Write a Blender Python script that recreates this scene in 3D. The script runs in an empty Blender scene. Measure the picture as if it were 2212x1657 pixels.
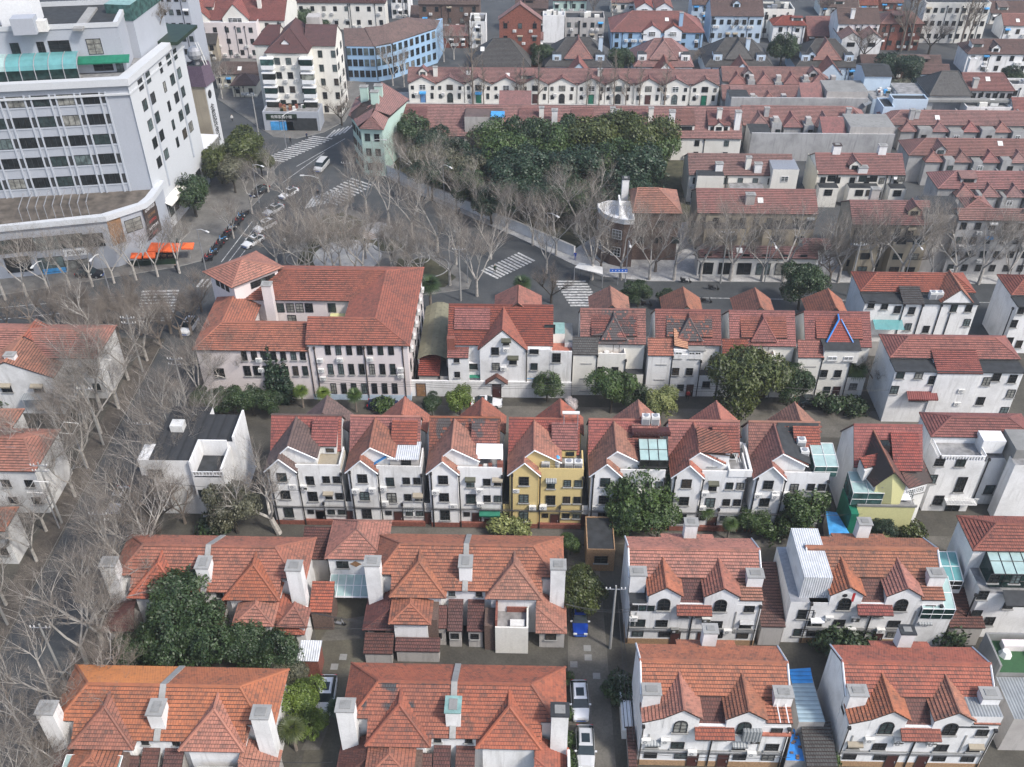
import bpy, math, random
from mathutils import Vector
C = bpy.context.scene.collection
scene = bpy.context.scene
# ------------------------------------------------------------------ camera
FOC, TH, YAW, HC = 2105.0, math.radians(37.7), math.radians(1.29), 90.0
cd = bpy.data.cameras.new('camera'); cam = bpy.data.objects.new('camera', cd); C.objects.link(cam)
cd.sensor_fit = 'HORIZONTAL'; cd.sensor_width = 36.0; cd.lens = FOC / 2211.0 * 36.0
cd.clip_start = 1.0; cd.clip_end = 3000.0
cam.location = (0, 0, HC); cam.rotation_euler = (math.radians(90) - TH, 0, YAW)
scene.camera = cam
# ------------------------------------------------------------------ light
SUN_AZ, SUN_EL = math.radians(124), math.radians(48)     # azimuth from +Y (away from the camera) towards +X
w = bpy.data.worlds.new("World"); scene.world = w; w.use_nodes = True
nt = w.node_tree; bg = nt.nodes['Background']
sky = nt.nodes.new('ShaderNodeTexSky'); sky.sky_type = 'NISHITA'; sky.sun_disc = False
sky.sun_elevation = SUN_EL; sky.sun_rotation = SUN_AZ; sky.air_density = 1.0; sky.dust_density = 2.5; sky.ozone_density = 1.0
nt.links.new(sky.outputs[0], bg.inputs[0]); bg.inputs[1].default_value = 0.15
ld = bpy.data.lights.new('sun', 'SUN'); ld.energy = 2.2; ld.angle = math.radians(7.0); ld.color = (1.0, 0.95, 0.88)
sun = bpy.data.objects.new('sun', ld); C.objects.link(sun)
dv = Vector((math.sin(SUN_AZ) * math.cos(SUN_EL), math.cos(SUN_AZ) * math.cos(SUN_EL), math.sin(SUN_EL)))
sun.rotation_euler = dv.to_track_quat('Z', 'Y').to_euler(); sun.location = dv * 200
vs = scene.view_settings; vs.view_transform = 'Standard'; vs.look = 'None'; vs.exposure = 0.72; vs.gamma = 1.0
scene.render.engine = 'CYCLES'; scene.cycles.max_bounces = 5; scene.cycles.diffuse_bounces = 3; scene.cycles.transparent_max_bounces = 6
# ------------------------------------------------------------------ photo point -> place
PX, PY = 1105.5, 828.5
def ray(px, py):
 a = (px - PX) / FOC; b = (PY - py) / FOC
 x = a; y = math.cos(TH) + b * math.sin(TH); z = -math.sin(TH) + b * math.cos(TH)
 c, s = math.cos(YAW), math.sin(YAW)
 return (x * c - y * s, x * s + y * c, z)
def at(px, py, h=0.0):
 r = ray(px, py); t = (h - HC) / r[2]
 return (r[0] * t, r[1] * t)
def at3(px, py, h=0.0):
 x, y = at(px, py, h); return (x, y, h)
def atY(px, py, Y):
 r = ray(px, py); t = Y / r[1]
 return (r[0] * t, HC + r[2] * t)
def atX(px, py, X):
 r = ray(px, py); t = X / r[0]
 return (r[1] * t, HC + r[2] * t)
def q(c, r, x, y):
 ox = [0, 1000, 2000, 3000][c]; oy = [0, 750, 1500, 2269][r]; k = 2.0182 if c == 3 else 2.0109
 return ((ox + x / k) / 1.85255, (oy + y / k) / 1.85255)
# ------------------------------------------------------------------ materials
M = {}
def newmat(name):
 m = bpy.data.materials.new(name); m.use_nodes = True; M[name] = m
 return m, m.node_tree, m.node_tree.nodes['Principled BSDF']
def nd(t, kind, **kw):
 n = t.nodes.new(kind)
 for k, v in kw.items(): setattr(n, k, v)
 return n
def mth(t, op, a, b=None, c=None):
 n = t.nodes.new('ShaderNodeMath'); n.operation = op
 for i, v in enumerate((a, b, c)):
  if v is None: continue
  if isinstance(v, (int, float)): n.inputs[i].default_value = v
  else: t.links.new(v, n.inputs[i])
 return n.outputs[0]
def mixc(t, f, a, b, mode='MIX'):
 n = t.nodes.new('ShaderNodeMix'); n.data_type = 'RGBA'; n.blend_type = mode
 for sock, v in ((n.inputs['Factor'], f), (n.inputs['A'], a), (n.inputs['B'], b)):
  if isinstance(v, (int, float)): sock.default_value = v
  elif isinstance(v, tuple): sock.default_value = (*v, 1) if len(v) == 3 else v
  else: t.links.new(v, sock)
 ca, cb = n.inputs[6], n.inputs[7]
 for sock, v in ((ca, a), (cb, b)):
  if isinstance(v, tuple): sock.default_value = (*v, 1) if len(v) == 3 else v
  elif not isinstance(v, (int, float)): t.links.new(v, sock)
 return n.outputs[2]
def noise(t, vec, scale, detail=3, rough=0.55):
 n = t.nodes.new('ShaderNodeTexNoise'); n.inputs['Scale'].default_value = scale
 n.inputs['Detail'].default_value = detail; n.inputs['Roughness'].default_value = rough
 if vec is not None: t.links.new(vec, n.inputs['Vector'])
 return n.outputs['Fac']
def maprange(t, v, a, b, c, d):
 n = t.nodes.new('ShaderNodeMapRange')
 t.links.new(v, n.inputs[0])
 for i, x in enumerate((a, b, c, d)): n.inputs[i + 1].default_value = x
 return n.outputs[0]
def pos(t, scale=(1, 1, 1)):
 g = t.nodes.new('ShaderNodeNewGeometry'); m = t.nodes.new('ShaderNodeVectorMath'); m.operation = 'MULTIPLY'
 t.links.new(g.outputs['Position'], m.inputs[0]); m.inputs[1].default_value = scale
 return m.outputs[0]
def bump(t, b, h, strength=0.4, dist=0.05):
 n = t.nodes.new('ShaderNodeBump'); n.inputs['Strength'].default_value = strength; n.inputs['Distance'].default_value = dist
 t.links.new(h, n.inputs['Height']); t.links.new(n.outputs[0], b.inputs['Normal'])
def plaster(name, col, dirt=(0.25, 0.24, 0.22), amt=0.5, rough=0.9):
 m, t, b = newmat(name)
 st = noise(t, pos(t, (1.6, 1.6, 0.16)), 1.0, 5, 0.65)
 bl = noise(t, pos(t), 0.35, 4)
 f1 = maprange(t, st, 0.5, 0.8, 0, amt); f2 = maprange(t, bl, 0.45, 0.8, 0, amt * 0.8)
 f = mth(t, 'MAXIMUM', f1, f2)
 fine = maprange(t, noise(t, pos(t), 6, 3), 0.3, 0.7, 0.93, 1.04)
 c = mixc(t, f, col, dirt)
 hs = nd(t, 'ShaderNodeHueSaturation'); t.links.new(c, hs.inputs['Color']); t.links.new(fine, hs.inputs['Value'])
 t.links.new(hs.outputs[0], b.inputs['Base Color']); b.inputs['Roughness'].default_value = rough
 return m
def tiles(name, c1, c2, dark=(0.06, 0.05, 0.045), amt=0.35, course=0.36, grey=None, line=0.85):
 m, t, b = newmat(name)
 uv = nd(t, 'ShaderNodeUVMap'); sp = nd(t, 'ShaderNodeSeparateXYZ'); t.links.new(uv.outputs[0], sp.inputs[0])
 oi = nd(t, 'ShaderNodeObjectInfo')
 rowf = mth(t, 'DIVIDE', sp.outputs[1], course); row = mth(t, 'FLOOR', rowf); fr = mth(t, 'FRACT', rowf)
 colf = mth(t, 'ADD', mth(t, 'DIVIDE', sp.outputs[0], 0.26), mth(t, 'MULTIPLY', row, 0.5)); col = mth(t, 'FLOOR', colf); fc = mth(t, 'FRACT', colf)
 cb = nd(t, 'ShaderNodeCombineXYZ'); t.links.new(col, cb.inputs[0]); t.links.new(row, cb.inputs[1]); t.links.new(mth(t, 'MULTIPLY', oi.outputs['Random'], 91), cb.inputs[2])
 wn = nd(t, 'ShaderNodeTexWhiteNoise', noise_dimensions='3D'); t.links.new(cb.outputs[0], wn.inputs['Vector'])
 big = noise(t, pos(t), 0.45, 4, 0.6); med = noise(t, pos(t), 1.6, 4, 0.65)
 cc = mixc(t, maprange(t, wn.outputs['Value'], 0, 1, 0.25, 0.75), c1, c2)
 f = mth(t, 'ADD', mth(t, 'MULTIPLY', maprange(t, big, 0.4, 0.75, 0, 1), 0.55), mth(t, 'MULTIPLY', maprange(t, med, 0.42, 0.72, 0, 1), 0.45))
 f = mth(t, 'MULTIPLY', f, mth(t, 'ADD', mth(t, 'MULTIPLY', wn.outputs['Value'], 0.8), 0.5))
 cc = mixc(t, mth(t, 'MINIMUM', mth(t, 'MULTIPLY', f, amt * 2.2), 0.92), cc, dark)
 if grey:      # re-laid patches of grey tiles
  g = maprange(t, noise(t, pos(t), 0.22, 2), grey[1], grey[1] + 0.04, 0, 1)
  g = mth(t, 'MULTIPLY', g, maprange(t, wn.outputs['Value'], 0.12, 0.2, 0, 1))
  cc = mixc(t, g, cc, grey[0])
 dk = mth(t, 'MULTIPLY', mth(t, 'GREATER_THAN', wn.outputs['Value'], 0.93), 0.3); cc = mixc(t, dk, cc, dark)
 gap_shade = mth(t, 'GREATER_THAN', fr, 0.80); jt = mth(t, 'LESS_THAN', fc, 0.1)  # course gap and the shadow below the upper lip, painted as a dark band
 lf = mth(t, 'MAXIMUM', mth(t, 'MULTIPLY', gap_shade, line), mth(t, 'MULTIPLY', jt, 0.1))
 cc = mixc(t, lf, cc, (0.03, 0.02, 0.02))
 rc = maprange(t, oi.outputs['Random'], 0, 1, 0.86, 1.12)
 hs = nd(t, 'ShaderNodeHueSaturation'); t.links.new(cc, hs.inputs['Color']); t.links.new(rc, hs.inputs['Value']); t.links.new(maprange(t, mth(t, 'FRACT', mth(t, 'MULTIPLY', oi.outputs['Random'], 7.3)), 0, 1, 0.80, 1.04), hs.inputs['Saturation']); t.links.new(maprange(t, mth(t, 'FRACT', mth(t, 'MULTIPLY', oi.outputs['Random'], 13.7)), 0, 1, 0.493, 0.508), hs.inputs['Hue'])
 t.links.new(hs.outputs[0], b.inputs['Base Color']); b.inputs['Roughness'].default_value = 0.75
 wv = mth(t, 'SINE', mth(t, 'MULTIPLY', fc, 6.283)); bump(t, b, mth(t, 'ADD', wv, mth(t, 'MULTIPLY', med, 1.5)), 0.35, 0.03)
 return m
def plain(name, col, rough=0.6, metal=0.0, var=0.15, sc=3.0):
 m, t, b = newmat(name)
 f = maprange(t, noise(t, pos(t), sc, 4), 0.3, 0.7, 1 - var, 1 + var)
 hs = nd(t, 'ShaderNodeHueSaturation'); hs.inputs['Color'].default_value = (*col, 1); t.links.new(f, hs.inputs['Value'])
 t.links.new(hs.outputs[0], b.inputs['Base Color']); b.inputs['Roughness'].default_value = rough; b.inputs['Metallic'].default_value = metal
 return m
def ground(name, c1, c2, sc=0.3, rough=0.95, spots=None):
 m, t, b = newmat(name)
 a = noise(t, pos(t), sc, 6, 0.65); f = maprange(t, a, 0.35, 0.65, 0, 1)
 c = mixc(t, f, c1, c2); fine = maprange(t, noise(t, pos(t), 4.0, 5, 0.7), 0.3, 0.7, 0.78, 1.2)
 hs = nd(t, 'ShaderNodeHueSaturation'); t.links.new(c, hs.inputs['Color']); t.links.new(fine, hs.inputs['Value'])
 t.links.new(hs.outputs[0], b.inputs['Base Color']); b.inputs['Roughness'].default_value = rough
 return m
def corrugated(name, col, axis=0, pitch=0.25, rough=0.45):
 m, t, b = newmat(name)
 s = nd(t, 'ShaderNodeSeparateXYZ'); t.links.new(pos(t), s.inputs[0])
 wv = mth(t, 'SINE', mth(t, 'MULTIPLY', s.outputs[axis], 6.283 / pitch))
 f = maprange(t, noise(t, pos(t), 0.9, 5, 0.65), 0.35, 0.75, 1.05, 0.72)
 f = mth(t, 'MULTIPLY', f, maprange(t, wv, -1, -0.6, 0.6, 1.0))
 hs = nd(t, 'ShaderNodeHueSaturation'); hs.inputs['Color'].default_value = (*col, 1); t.links.new(f, hs.inputs['Value'])
 t.links.new(hs.outputs[0], b.inputs['Base Color']); b.inputs['Roughness'].default_value = rough; bump(t, b, wv, 0.6, 0.04)
 return m
def glassy(name, cols, rough=0.12):
 m, t, b = newmat(name)       # window glass: the room behind, or a curtain, differs from pane to pane
 oi = nd(t, 'ShaderNodeObjectInfo'); rp = nd(t, 'ShaderNodeValToRGB'); rp.color_ramp.interpolation = 'CONSTANT'
 el = rp.color_ramp.elements
 for i, (p_, c_) in enumerate(cols):
  e_ = el[i] if i < 2 else el.new(p_)
  e_.position = p_; e_.color = (*c_, 1)
 t.links.new(oi.outputs['Random'], rp.inputs[0])
 n = maprange(t, noise(t, pos(t), 1.3, 2), 0.35, 0.65, 0.6, 1.4)
 hs = nd(t, 'ShaderNodeHueSaturation'); t.links.new(rp.outputs[0], hs.inputs['Color']); t.links.new(n, hs.inputs['Value'])
 t.links.new(hs.outputs[0], b.inputs['Base Color']); b.inputs['Roughness'].default_value = rough; b.inputs['Specular IOR Level'].default_value = 0.35
 return m
def seethrough(name, col, alpha, rough=0.2):
 m, t, b = newmat(name)
 f = maprange(t, noise(t, pos(t), 0.8, 4), 0.3, 0.7, alpha - 0.12, alpha + 0.12)
 b.inputs['Base Color'].default_value = (*col, 1); b.inputs['Roughness'].default_value = rough; t.links.new(f, b.inputs['Alpha'])
 return m
def leafy(name, lo, hi, trans=0.0):
 m, t, b = newmat(name)
 uv = nd(t, 'ShaderNodeUVMap'); s = nd(t, 'ShaderNodeSeparateXYZ'); t.links.new(uv.outputs[0], s.inputs[0])
 a = noise(t, pos(t), 0.55, 2); f = mth(t, 'ADD', mth(t, 'MULTIPLY', s.outputs[0], 0.6), mth(t, 'MULTIPLY', maprange(t, a, 0.35, 0.65, 0, 1), 0.4))
 c = mixc(t, f, lo, hi); t.links.new(c, b.inputs['Base Color']); b.inputs['Roughness'].default_value = 0.5
 return m
plaster('white_plaster', (0.70, 0.70, 0.69), (0.24, 0.23, 0.21), 0.75)
plaster('clean_white', (0.74, 0.74, 0.735), (0.30, 0.29, 0.27), 0.62)
plaster('cream_plaster', (0.62, 0.58, 0.47), (0.28, 0.26, 0.21), 0.5)
plaster('pale_cream', (0.70, 0.685, 0.635), (0.33, 0.32, 0.28), 0.35)
plaster('yellow_plaster', (0.60, 0.47, 0.215), (0.38, 0.30, 0.14), 0.3)
plaster('lime_plaster', (0.62, 0.60, 0.30), (0.42, 0.40, 0.22), 0.3)
plaster('pink_plaster', (0.66, 0.60, 0.59), (0.40, 0.36, 0.35), 0.32)
plaster('grey_plaster', (0.38, 0.38, 0.38), (0.10, 0.10, 0.10), 0.75)
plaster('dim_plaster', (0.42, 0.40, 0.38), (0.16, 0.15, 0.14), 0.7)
plaster('tan_plaster', (0.33, 0.29, 0.22), (0.15, 0.13, 0.11), 0.6)
plaster('blue_plaster', (0.28, 0.43, 0.60), (0.18, 0.28, 0.38), 0.3)
plaster('pale_blue', (0.46, 0.56, 0.66), (0.26, 0.32, 0.38), 0.35)
plaster('mint_plaster', (0.42, 0.56, 0.50), (0.25, 0.33, 0.30), 0.35)
plaster('stone_panel', (0.36, 0.385, 0.43), (0.27, 0.29, 0.33), 0.35)
plaster('stone_light', (0.41, 0.44, 0.485), (0.33, 0.35, 0.39), 0.3)
plaster('stone_white', (0.50, 0.52, 0.54), (0.42, 0.43, 0.45), 0.25)
plaster('concrete', (0.24, 0.24, 0.23), (0.09, 0.09, 0.085), 0.7)
plaster('chimney_cap', (0.30, 0.30, 0.29), (0.12, 0.12, 0.11), 0.6)
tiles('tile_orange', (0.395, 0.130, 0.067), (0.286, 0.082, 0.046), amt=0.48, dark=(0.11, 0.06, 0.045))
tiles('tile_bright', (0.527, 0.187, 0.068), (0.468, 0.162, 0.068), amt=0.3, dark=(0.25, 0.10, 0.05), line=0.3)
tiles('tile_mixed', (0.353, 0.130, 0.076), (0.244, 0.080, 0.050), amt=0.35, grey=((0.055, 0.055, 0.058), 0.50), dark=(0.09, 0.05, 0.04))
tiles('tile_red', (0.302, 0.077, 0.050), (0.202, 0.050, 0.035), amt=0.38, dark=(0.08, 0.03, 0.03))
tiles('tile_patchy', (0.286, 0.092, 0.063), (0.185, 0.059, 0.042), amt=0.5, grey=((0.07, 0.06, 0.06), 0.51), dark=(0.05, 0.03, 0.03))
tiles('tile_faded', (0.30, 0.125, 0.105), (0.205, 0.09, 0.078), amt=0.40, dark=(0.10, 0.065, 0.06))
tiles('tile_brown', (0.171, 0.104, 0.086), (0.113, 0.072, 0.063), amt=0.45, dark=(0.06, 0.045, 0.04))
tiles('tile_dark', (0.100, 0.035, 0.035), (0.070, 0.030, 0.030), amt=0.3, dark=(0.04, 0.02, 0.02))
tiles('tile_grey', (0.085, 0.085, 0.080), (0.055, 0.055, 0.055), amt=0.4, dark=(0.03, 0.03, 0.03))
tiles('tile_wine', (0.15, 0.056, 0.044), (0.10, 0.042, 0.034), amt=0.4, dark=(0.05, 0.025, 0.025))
plain('turf', (0.03, 0.09, 0.035), 0.9)
plain('tile_gap_shade', (0.045, 0.018, 0.013), 0.9)  # riser under each tile course, its underside shadow put into the colour
plain('podium_deck', (0.10, 0.085, 0.07), 0.9, 0, 0.5, 0.5)
plain('bitumen', (0.028, 0.031, 0.034), 0.85, 0, 0.35, 1.2)
plain('black_metal', (0.02, 0.02, 0.022), 0.5)
plain('dark_trim', (0.05, 0.035, 0.03), 0.7)
plain('white_paint', (0.72, 0.73, 0.74), 0.5, 0, 0.06)
plain('grey_metal', (0.30, 0.31, 0.33), 0.4, 0.3)
plain('brick_red', (0.20, 0.07, 0.05), 0.85, 0, 0.35, 5)
plain('brick_brown', (0.12, 0.08, 0.065), 0.85, 0, 0.35, 5)
plain('brick_tan', (0.32, 0.20, 0.11), 0.85, 0, 0.3, 6)
plain('blue_sheet', (0.03, 0.20, 0.55), 0.5, 0, 0.25, 1.5)
plain('sky_blue_sheet', (0.06, 0.30, 0.62), 0.5, 0, 0.25, 1.5)
plain('green_sheet', (0.01, 0.15, 0.09), 0.5, 0, 0.2, 1.5)
plain('teal_sheet', (0.20, 0.33, 0.31), 0.5, 0, 0.2, 1.5)
plain('orange_cloth', (0.75, 0.13, 0.03), 0.6, 0, 0.12)
plain('red_thing', (0.45, 0.03, 0.03), 0.5)
plain('wood', (0.25, 0.14, 0.07), 0.7, 0, 0.3)
plain('door_brown', (0.06, 0.02, 0.018), 0.5)
plain('blue_door', (0.08, 0.2, 0.4), 0.5)
plain('terrace_tile', (0.33, 0.12, 0.08), 0.7, 0, 0.3)
plain('terrace_ochre', (0.45, 0.22, 0.06), 0.7, 0, 0.2)
plain('terrace_grey', (0.22, 0.22, 0.22), 0.8, 0, 0.4, 1.0)
plain('ac_white', (0.62, 0.62, 0.60), 0.5, 0, 0.1)
plaster('moss_sheet', (0.20, 0.19, 0.13), (0.07, 0.075, 0.05), 0.9)
plain('copper_roof', (0.14, 0.10, 0.14), 0.4, 0.3, 0.2)
corrugated('white_corrugated', (0.62, 0.64, 0.66), 0)
corrugated('blue_corrugated', (0.03, 0.28, 0.68), 1, 0.5)
corrugated('slate_corrugated', (0.30, 0.40, 0.46), 1, 0.5)
corrugated('black_corrugated', (0.03, 0.032, 0.035), 0, 1.3, 0.85)
corrugated('rust_corrugated', (0.20, 0.05, 0.045), 0, 0.3)
corrugated('grey_corrugated', (0.28, 0.30, 0.31), 0, 0.3)
glassy('pane', [(0.0, (0.015, 0.018, 0.02)), (0.55, (0.03, 0.045, 0.045)), (0.72, (0.10, 0.13, 0.13)), (0.86, (0.22, 0.22, 0.20)), (0.95, (0.06, 0.05, 0.04))])
glassy('pane_green', [(0.0, (0.012, 0.03, 0.028)), (0.35, (0.04, 0.09, 0.085)), (0.6, (0.02, 0.022, 0.02)), (0.85, (0.22, 0.23, 0.20))])
seethrough('skylight_glass', (0.42, 0.58, 0.56), 0.72)
seethrough('teal_glass', (0.13, 0.33, 0.34), 0.85)
leafy('leaf_dark', (0.01, 0.024, 0.011), (0.05, 0.085, 0.026))
leafy('leaf_mid', (0.014, 0.034, 0.01), (0.08, 0.13, 0.03))
leafy('leaf_olive', (0.022, 0.034, 0.008), (0.095, 0.115, 0.026))
leafy('leaf_lime', (0.03, 0.06, 0.008), (0.16, 0.22, 0.035))
leafy('leaf_bamboo', (0.09, 0.12, 0.035), (0.30, 0.32, 0.12))
leafy('leaf_rust', (0.07, 0.03, 0.018), (0.26, 0.10, 0.05))
leafy('leaf_teal', (0.007, 0.02, 0.011), (0.03, 0.062, 0.026))
leafy('leaf_scrub', (0.05, 0.052, 0.035), (0.15, 0.15, 0.09))
leafy('petal', (0.55, 0.48, 0.46), (0.80, 0.74, 0.72))
plain('bark_pale', (0.36, 0.34, 0.31), 0.9, 0, 0.35, 2)
plain('bark_twig', (0.19, 0.165, 0.14), 0.9, 0, 0.35, 1)
plain('bark_brown', (0.17, 0.14, 0.115), 0.9, 0, 0.3, 1)
plain('bark_dark', (0.045, 0.038, 0.03), 0.9, 0, 0.3, 1)
# ------------------------------------------------------------------ mesh builder
ZERO = Vector((0, 0, 0))
class MB:
 def __init__(s): s.v = []; s.f = []; s.m = []; s.uv = []; s.mats = []
 def mi(s, name):
  if name not in s.mats: s.mats.append(name)
  return s.mats.index(name)
 def face(s, pts, mat, uvs=None):
  n = len(s.v); s.v.extend(pts); s.f.append(tuple(range(n, n + len(pts)))); s.m.append(s.mi(mat)); s.uv.append(uvs)
 def box(s, x0, x1, y0, y1, z0, z1, mat, top=None, skip=()):
  if x1 < x0: x0, x1 = x1, x0
  if y1 < y0: y0, y1 = y1, y0
  p = [(x0, y0, z0), (x1, y0, z0), (x1, y1, z0), (x0, y1, z0), (x0, y0, z1), (x1, y0, z1), (x1, y1, z1), (x0, y1, z1)]
  for k, idx in enumerate(((0, 1, 5, 4), (1, 2, 6, 5), (2, 3, 7, 6), (3, 0, 4, 7), (4, 5, 6, 7), (3, 2, 1, 0))):
   if k in skip: continue
   s.face([p[i] for i in idx], (top or mat) if k == 4 else mat)
 def prism(s, foot, z0, z1, mat, top=None):       # foot: counter-clockwise (x, y)
  a = sum(foot[i][0] * foot[(i + 1) % len(foot)][1] - foot[(i + 1) % len(foot)][0] * foot[i][1] for i in range(len(foot)))
  if a < 0: foot = foot[::-1]
  n = len(foot); zz = z1 if isinstance(z1, (list, tuple)) else [z1] * n
  if a < 0 and isinstance(z1, (list, tuple)): zz = zz[::-1]
  for i in range(n):
   j = (i + 1) % n
   s.face([(*foot[i], z0), (*foot[j], z0), (*foot[j], zz[j]), (*foot[i], zz[i])], mat)
  s.face([(*foot[i], zz[i]) for i in range(n)], top or mat)
 def xsec(s, prof, a0, a1, axis, mat):             # profile (t, z) swept along axis 'x' or 'y'
  P = (lambda t, z, a: (a, t, z)) if axis == 'x' else (lambda t, z, a: (t, a, z))
  n = len(prof)
  s.face([P(t, z, a0) for t, z in prof], mat); s.face([P(t, z, a1) for t, z in prof][::-1], mat)
  for i in range(n):
   j = (i + 1) % n
   s.face([P(*prof[i], a0), P(*prof[i], a1), P(*prof[j], a1), P(*prof[j], a0)], mat)
 def obox(s, c, u, hu, hv, z0, z1, mat, top=None):   # box turned in plan: centre c, unit u, half sizes
  vx, vy = -u[1], u[0]
  ft = [(c[0] + a * hu * u[0] + b * hv * vx, c[1] + a * hu * u[1] + b * hv * vy) for a, b in ((-1, -1), (1, -1), (1, 1), (-1, 1))]
  s.prism(ft, z0, z1, mat, top); s.face([(*p, z0) for p in ft[::-1]], mat)
 def tube(s, pts, r, mat, n=5, r1=None, cap=True):
  pts = [Vector(p) for p in pts]; r1 = r if r1 is None else r1; rings = []
  for i, p in enumerate(pts):
   d = (pts[min(i + 1, len(pts) - 1)] - pts[max(i - 1, 0)]).normalized()
   a = d.cross(Vector((0, 0, 1)) if abs(d.z) < 0.9 else Vector((1, 0, 0))).normalized(); b = d.cross(a)
   rr = r + (r1 - r) * i / max(1, len(pts) - 1)
   rings.append([tuple(p + a * math.cos(2 * math.pi * k / n) * rr + b * math.sin(2 * math.pi * k / n) * rr) for k in range(n)])
  for i in range(len(rings) - 1):
   for k in range(n):
    l = (k + 1) % n
    s.face([rings[i][k], rings[i + 1][k], rings[i + 1][l], rings[i][l]], mat)
  if cap: s.face(rings[0], mat); s.face(rings[-1][::-1], mat)
 def roofpoly(s, pts, mat, course=0.36, steps=True, thick=0.13, edge='dark_trim', lift=0.085):
  P = [Vector(p) for p in pts]
  n = Vector((0, 0, 0))
  for i in range(len(P)): n += (P[i]).cross(P[(i + 1) % len(P)])
  n.normalize()
  if n.z < 0: P = P[::-1]; n = -n
  if abs(n.z) > 0.999: u = Vector((1, 0, 0))
  else: u = Vector((0, 0, 1)).cross(n).normalized()
  v = n.cross(u)
  pu = [(p.dot(u), p.dot(v)) for p in P]; v0 = min(b for a, b in pu); v1 = max(b for a, b in pu)
  o = P[0] - u * pu[0][0] - v * pu[0][1]
  def back(a, b, off=0.0): return tuple(o + u * a + v * b + n * off)
  if steps:
   k = 0
   while v0 + k * course < v1 - 1e-4:
    lo, hi = v0 + k * course, min(v0 + (k + 1) * course, v1); k += 1
    c = clip(clip(pu, lo, 1), hi, -1)
    if len(c) < 3: continue
    off = lambda b: lift * (1 - (b - lo) / course)
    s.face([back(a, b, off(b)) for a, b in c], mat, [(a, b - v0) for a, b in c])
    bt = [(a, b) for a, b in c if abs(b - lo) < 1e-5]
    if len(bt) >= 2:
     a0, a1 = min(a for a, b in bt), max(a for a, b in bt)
     s.face([back(a0, lo, 0), back(a1, lo, 0), back(a1, lo, lift), back(a0, lo, lift)], 'tile_gap_shade')
  else:
   s.face([back(a, b, 0.02) for a, b in pu], mat, [(a, b - v0) for a, b in pu])
  for i in range(len(P)):
   j = (i + 1) % len(P); a, b = P[i], P[j]; dz = Vector((0, 0, thick))
   s.face([tuple(a - dz), tuple(b - dz), tuple(b), tuple(a)], edge)
  s.face([tuple(p - Vector((0, 0, thick))) for p in P[::-1]], edge)
 def cap(s, a, b, mat, r=0.13): s.tube([a, b], r, mat, 6)
 def build(s, name, parent=None, loc=None):
  me = bpy.data.meshes.new(name)
  L = parent.location if (parent is not None and loc is None) else Vector(loc or (0, 0, 0))
  if parent is not None and parent.parent is not None and loc is None: L = parent.parent.location + parent.location
  me.from_pydata([(x - L[0], y - L[1], z - L[2]) for x, y, z in s.v], [], s.f)
  for n_ in s.mats: me.materials.append(M[n_])
  me.polygons.foreach_set('material_index', s.m)
  if any(u is not None for u in s.uv):
   lay = me.uv_layers.new(name='UVMap'); arr = []
   for f_, u_ in zip(s.f, s.uv):
    if u_ is None: arr.extend([0.0] * (2 * len(f_)))
    else:
     for a, b in u_: arr.extend((a, b))
   lay.data.foreach_set('uv', arr)
  me.update()
  o = bpy.data.objects.new(name, me); C.objects.link(o)
  if parent is not None: o.parent = parent
  return o
def clip(poly, lim, sgn):
 out = []
 for i in range(len(poly)):
  a, b = poly[i], poly[(i + 1) % len(poly)]
  da, db = (a[1] - lim) * sgn, (b[1] - lim) * sgn
  if da >= -1e-9: out.append(a)
  if (da > 1e-9 and db < -1e-9) or (da < -1e-9 and db > 1e-9):
   t = da / (da - db); out.append((a[0] + (b[0] - a[0]) * t, lim))
 return out
def thing(name, label, cat, loc, group=None, rz=0.0):
 o = bpy.data.objects.new(name, None); C.objects.link(o); o.empty_display_size = 0.5
 o.location = (loc[0], loc[1], loc[2] if len(loc) > 2 else 0.0); o.rotation_euler = (0, 0, rz)
 o['label'] = label; o['category'] = cat
 if group: o['group'] = group
 return o
def tag(o, label, cat, group=None):
 o['label'] = label; o['category'] = cat
 if group: o['group'] = group
 return o
def copytree(root, loc, rz=None, label=None, group=None, scale=None):
 r = root.copy(); C.objects.link(r); r.location = loc
 if rz is not None: r.rotation_euler = (0, 0, rz)
 if scale is not None: r.scale = scale if isinstance(scale, tuple) else (scale,) * 3
 if label: r['label'] = label
 if group: r['group'] = group
 for ch in root.children:
  c = ch.copy(); C.objects.link(c); c.parent = r
  for g in ch.children:
   d = g.copy(); C.objects.link(d); d.parent = c
 return r
# ------------------------------------------------------------------ windows and fittings (shared meshes, one object each)
_cache = {}
def mesh_of(key, fn=None):
 if key not in _cache:
  mb = MB(); fn(mb); o = mb.build(key[0]); me = o.data; bpy.data.objects.remove(o); _cache[key] = me
 return _cache[key]
class Face:      # a vertical wall plane: p = left foot seen from outside, ang = direction of u in plan, outward normal = u turned -90 degrees
 def __init__(s, p, ang=0.0):
  s.p = p; s.ang = ang; s.u = (math.cos(ang), math.sin(ang)); s.n = (math.sin(ang), -math.cos(ang))
 def xyz(s, u, z, out=0.0): return (s.p[0] + s.u[0] * u + s.n[0] * out, s.p[1] + s.u[1] * u + s.n[1] * out, z)
 def hit(s, px, py):
  r = ray(px, py); den = r[0] * s.n[0] + r[1] * s.n[1]
  t = (s.p[0] * s.n[0] + s.p[1] * s.n[1]) / den
  x, y, z = r[0] * t, r[1] * t, HC + r[2] * t
  return ((x - s.p[0]) * s.u[0] + (y - s.p[1]) * s.u[1], z)
def face_of(a, b):   # from left foot a to right foot b
 return Face(a, math.atan2(b[1] - a[1], b[0] - a[0]))
def put(me, name, root, xyz, ang):
 o = bpy.data.objects.new(name, me); C.objects.link(o); o.parent = root
 o.location = Vector(xyz) - root.location; o.rotation_euler = (0, 0, ang); return o
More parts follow.
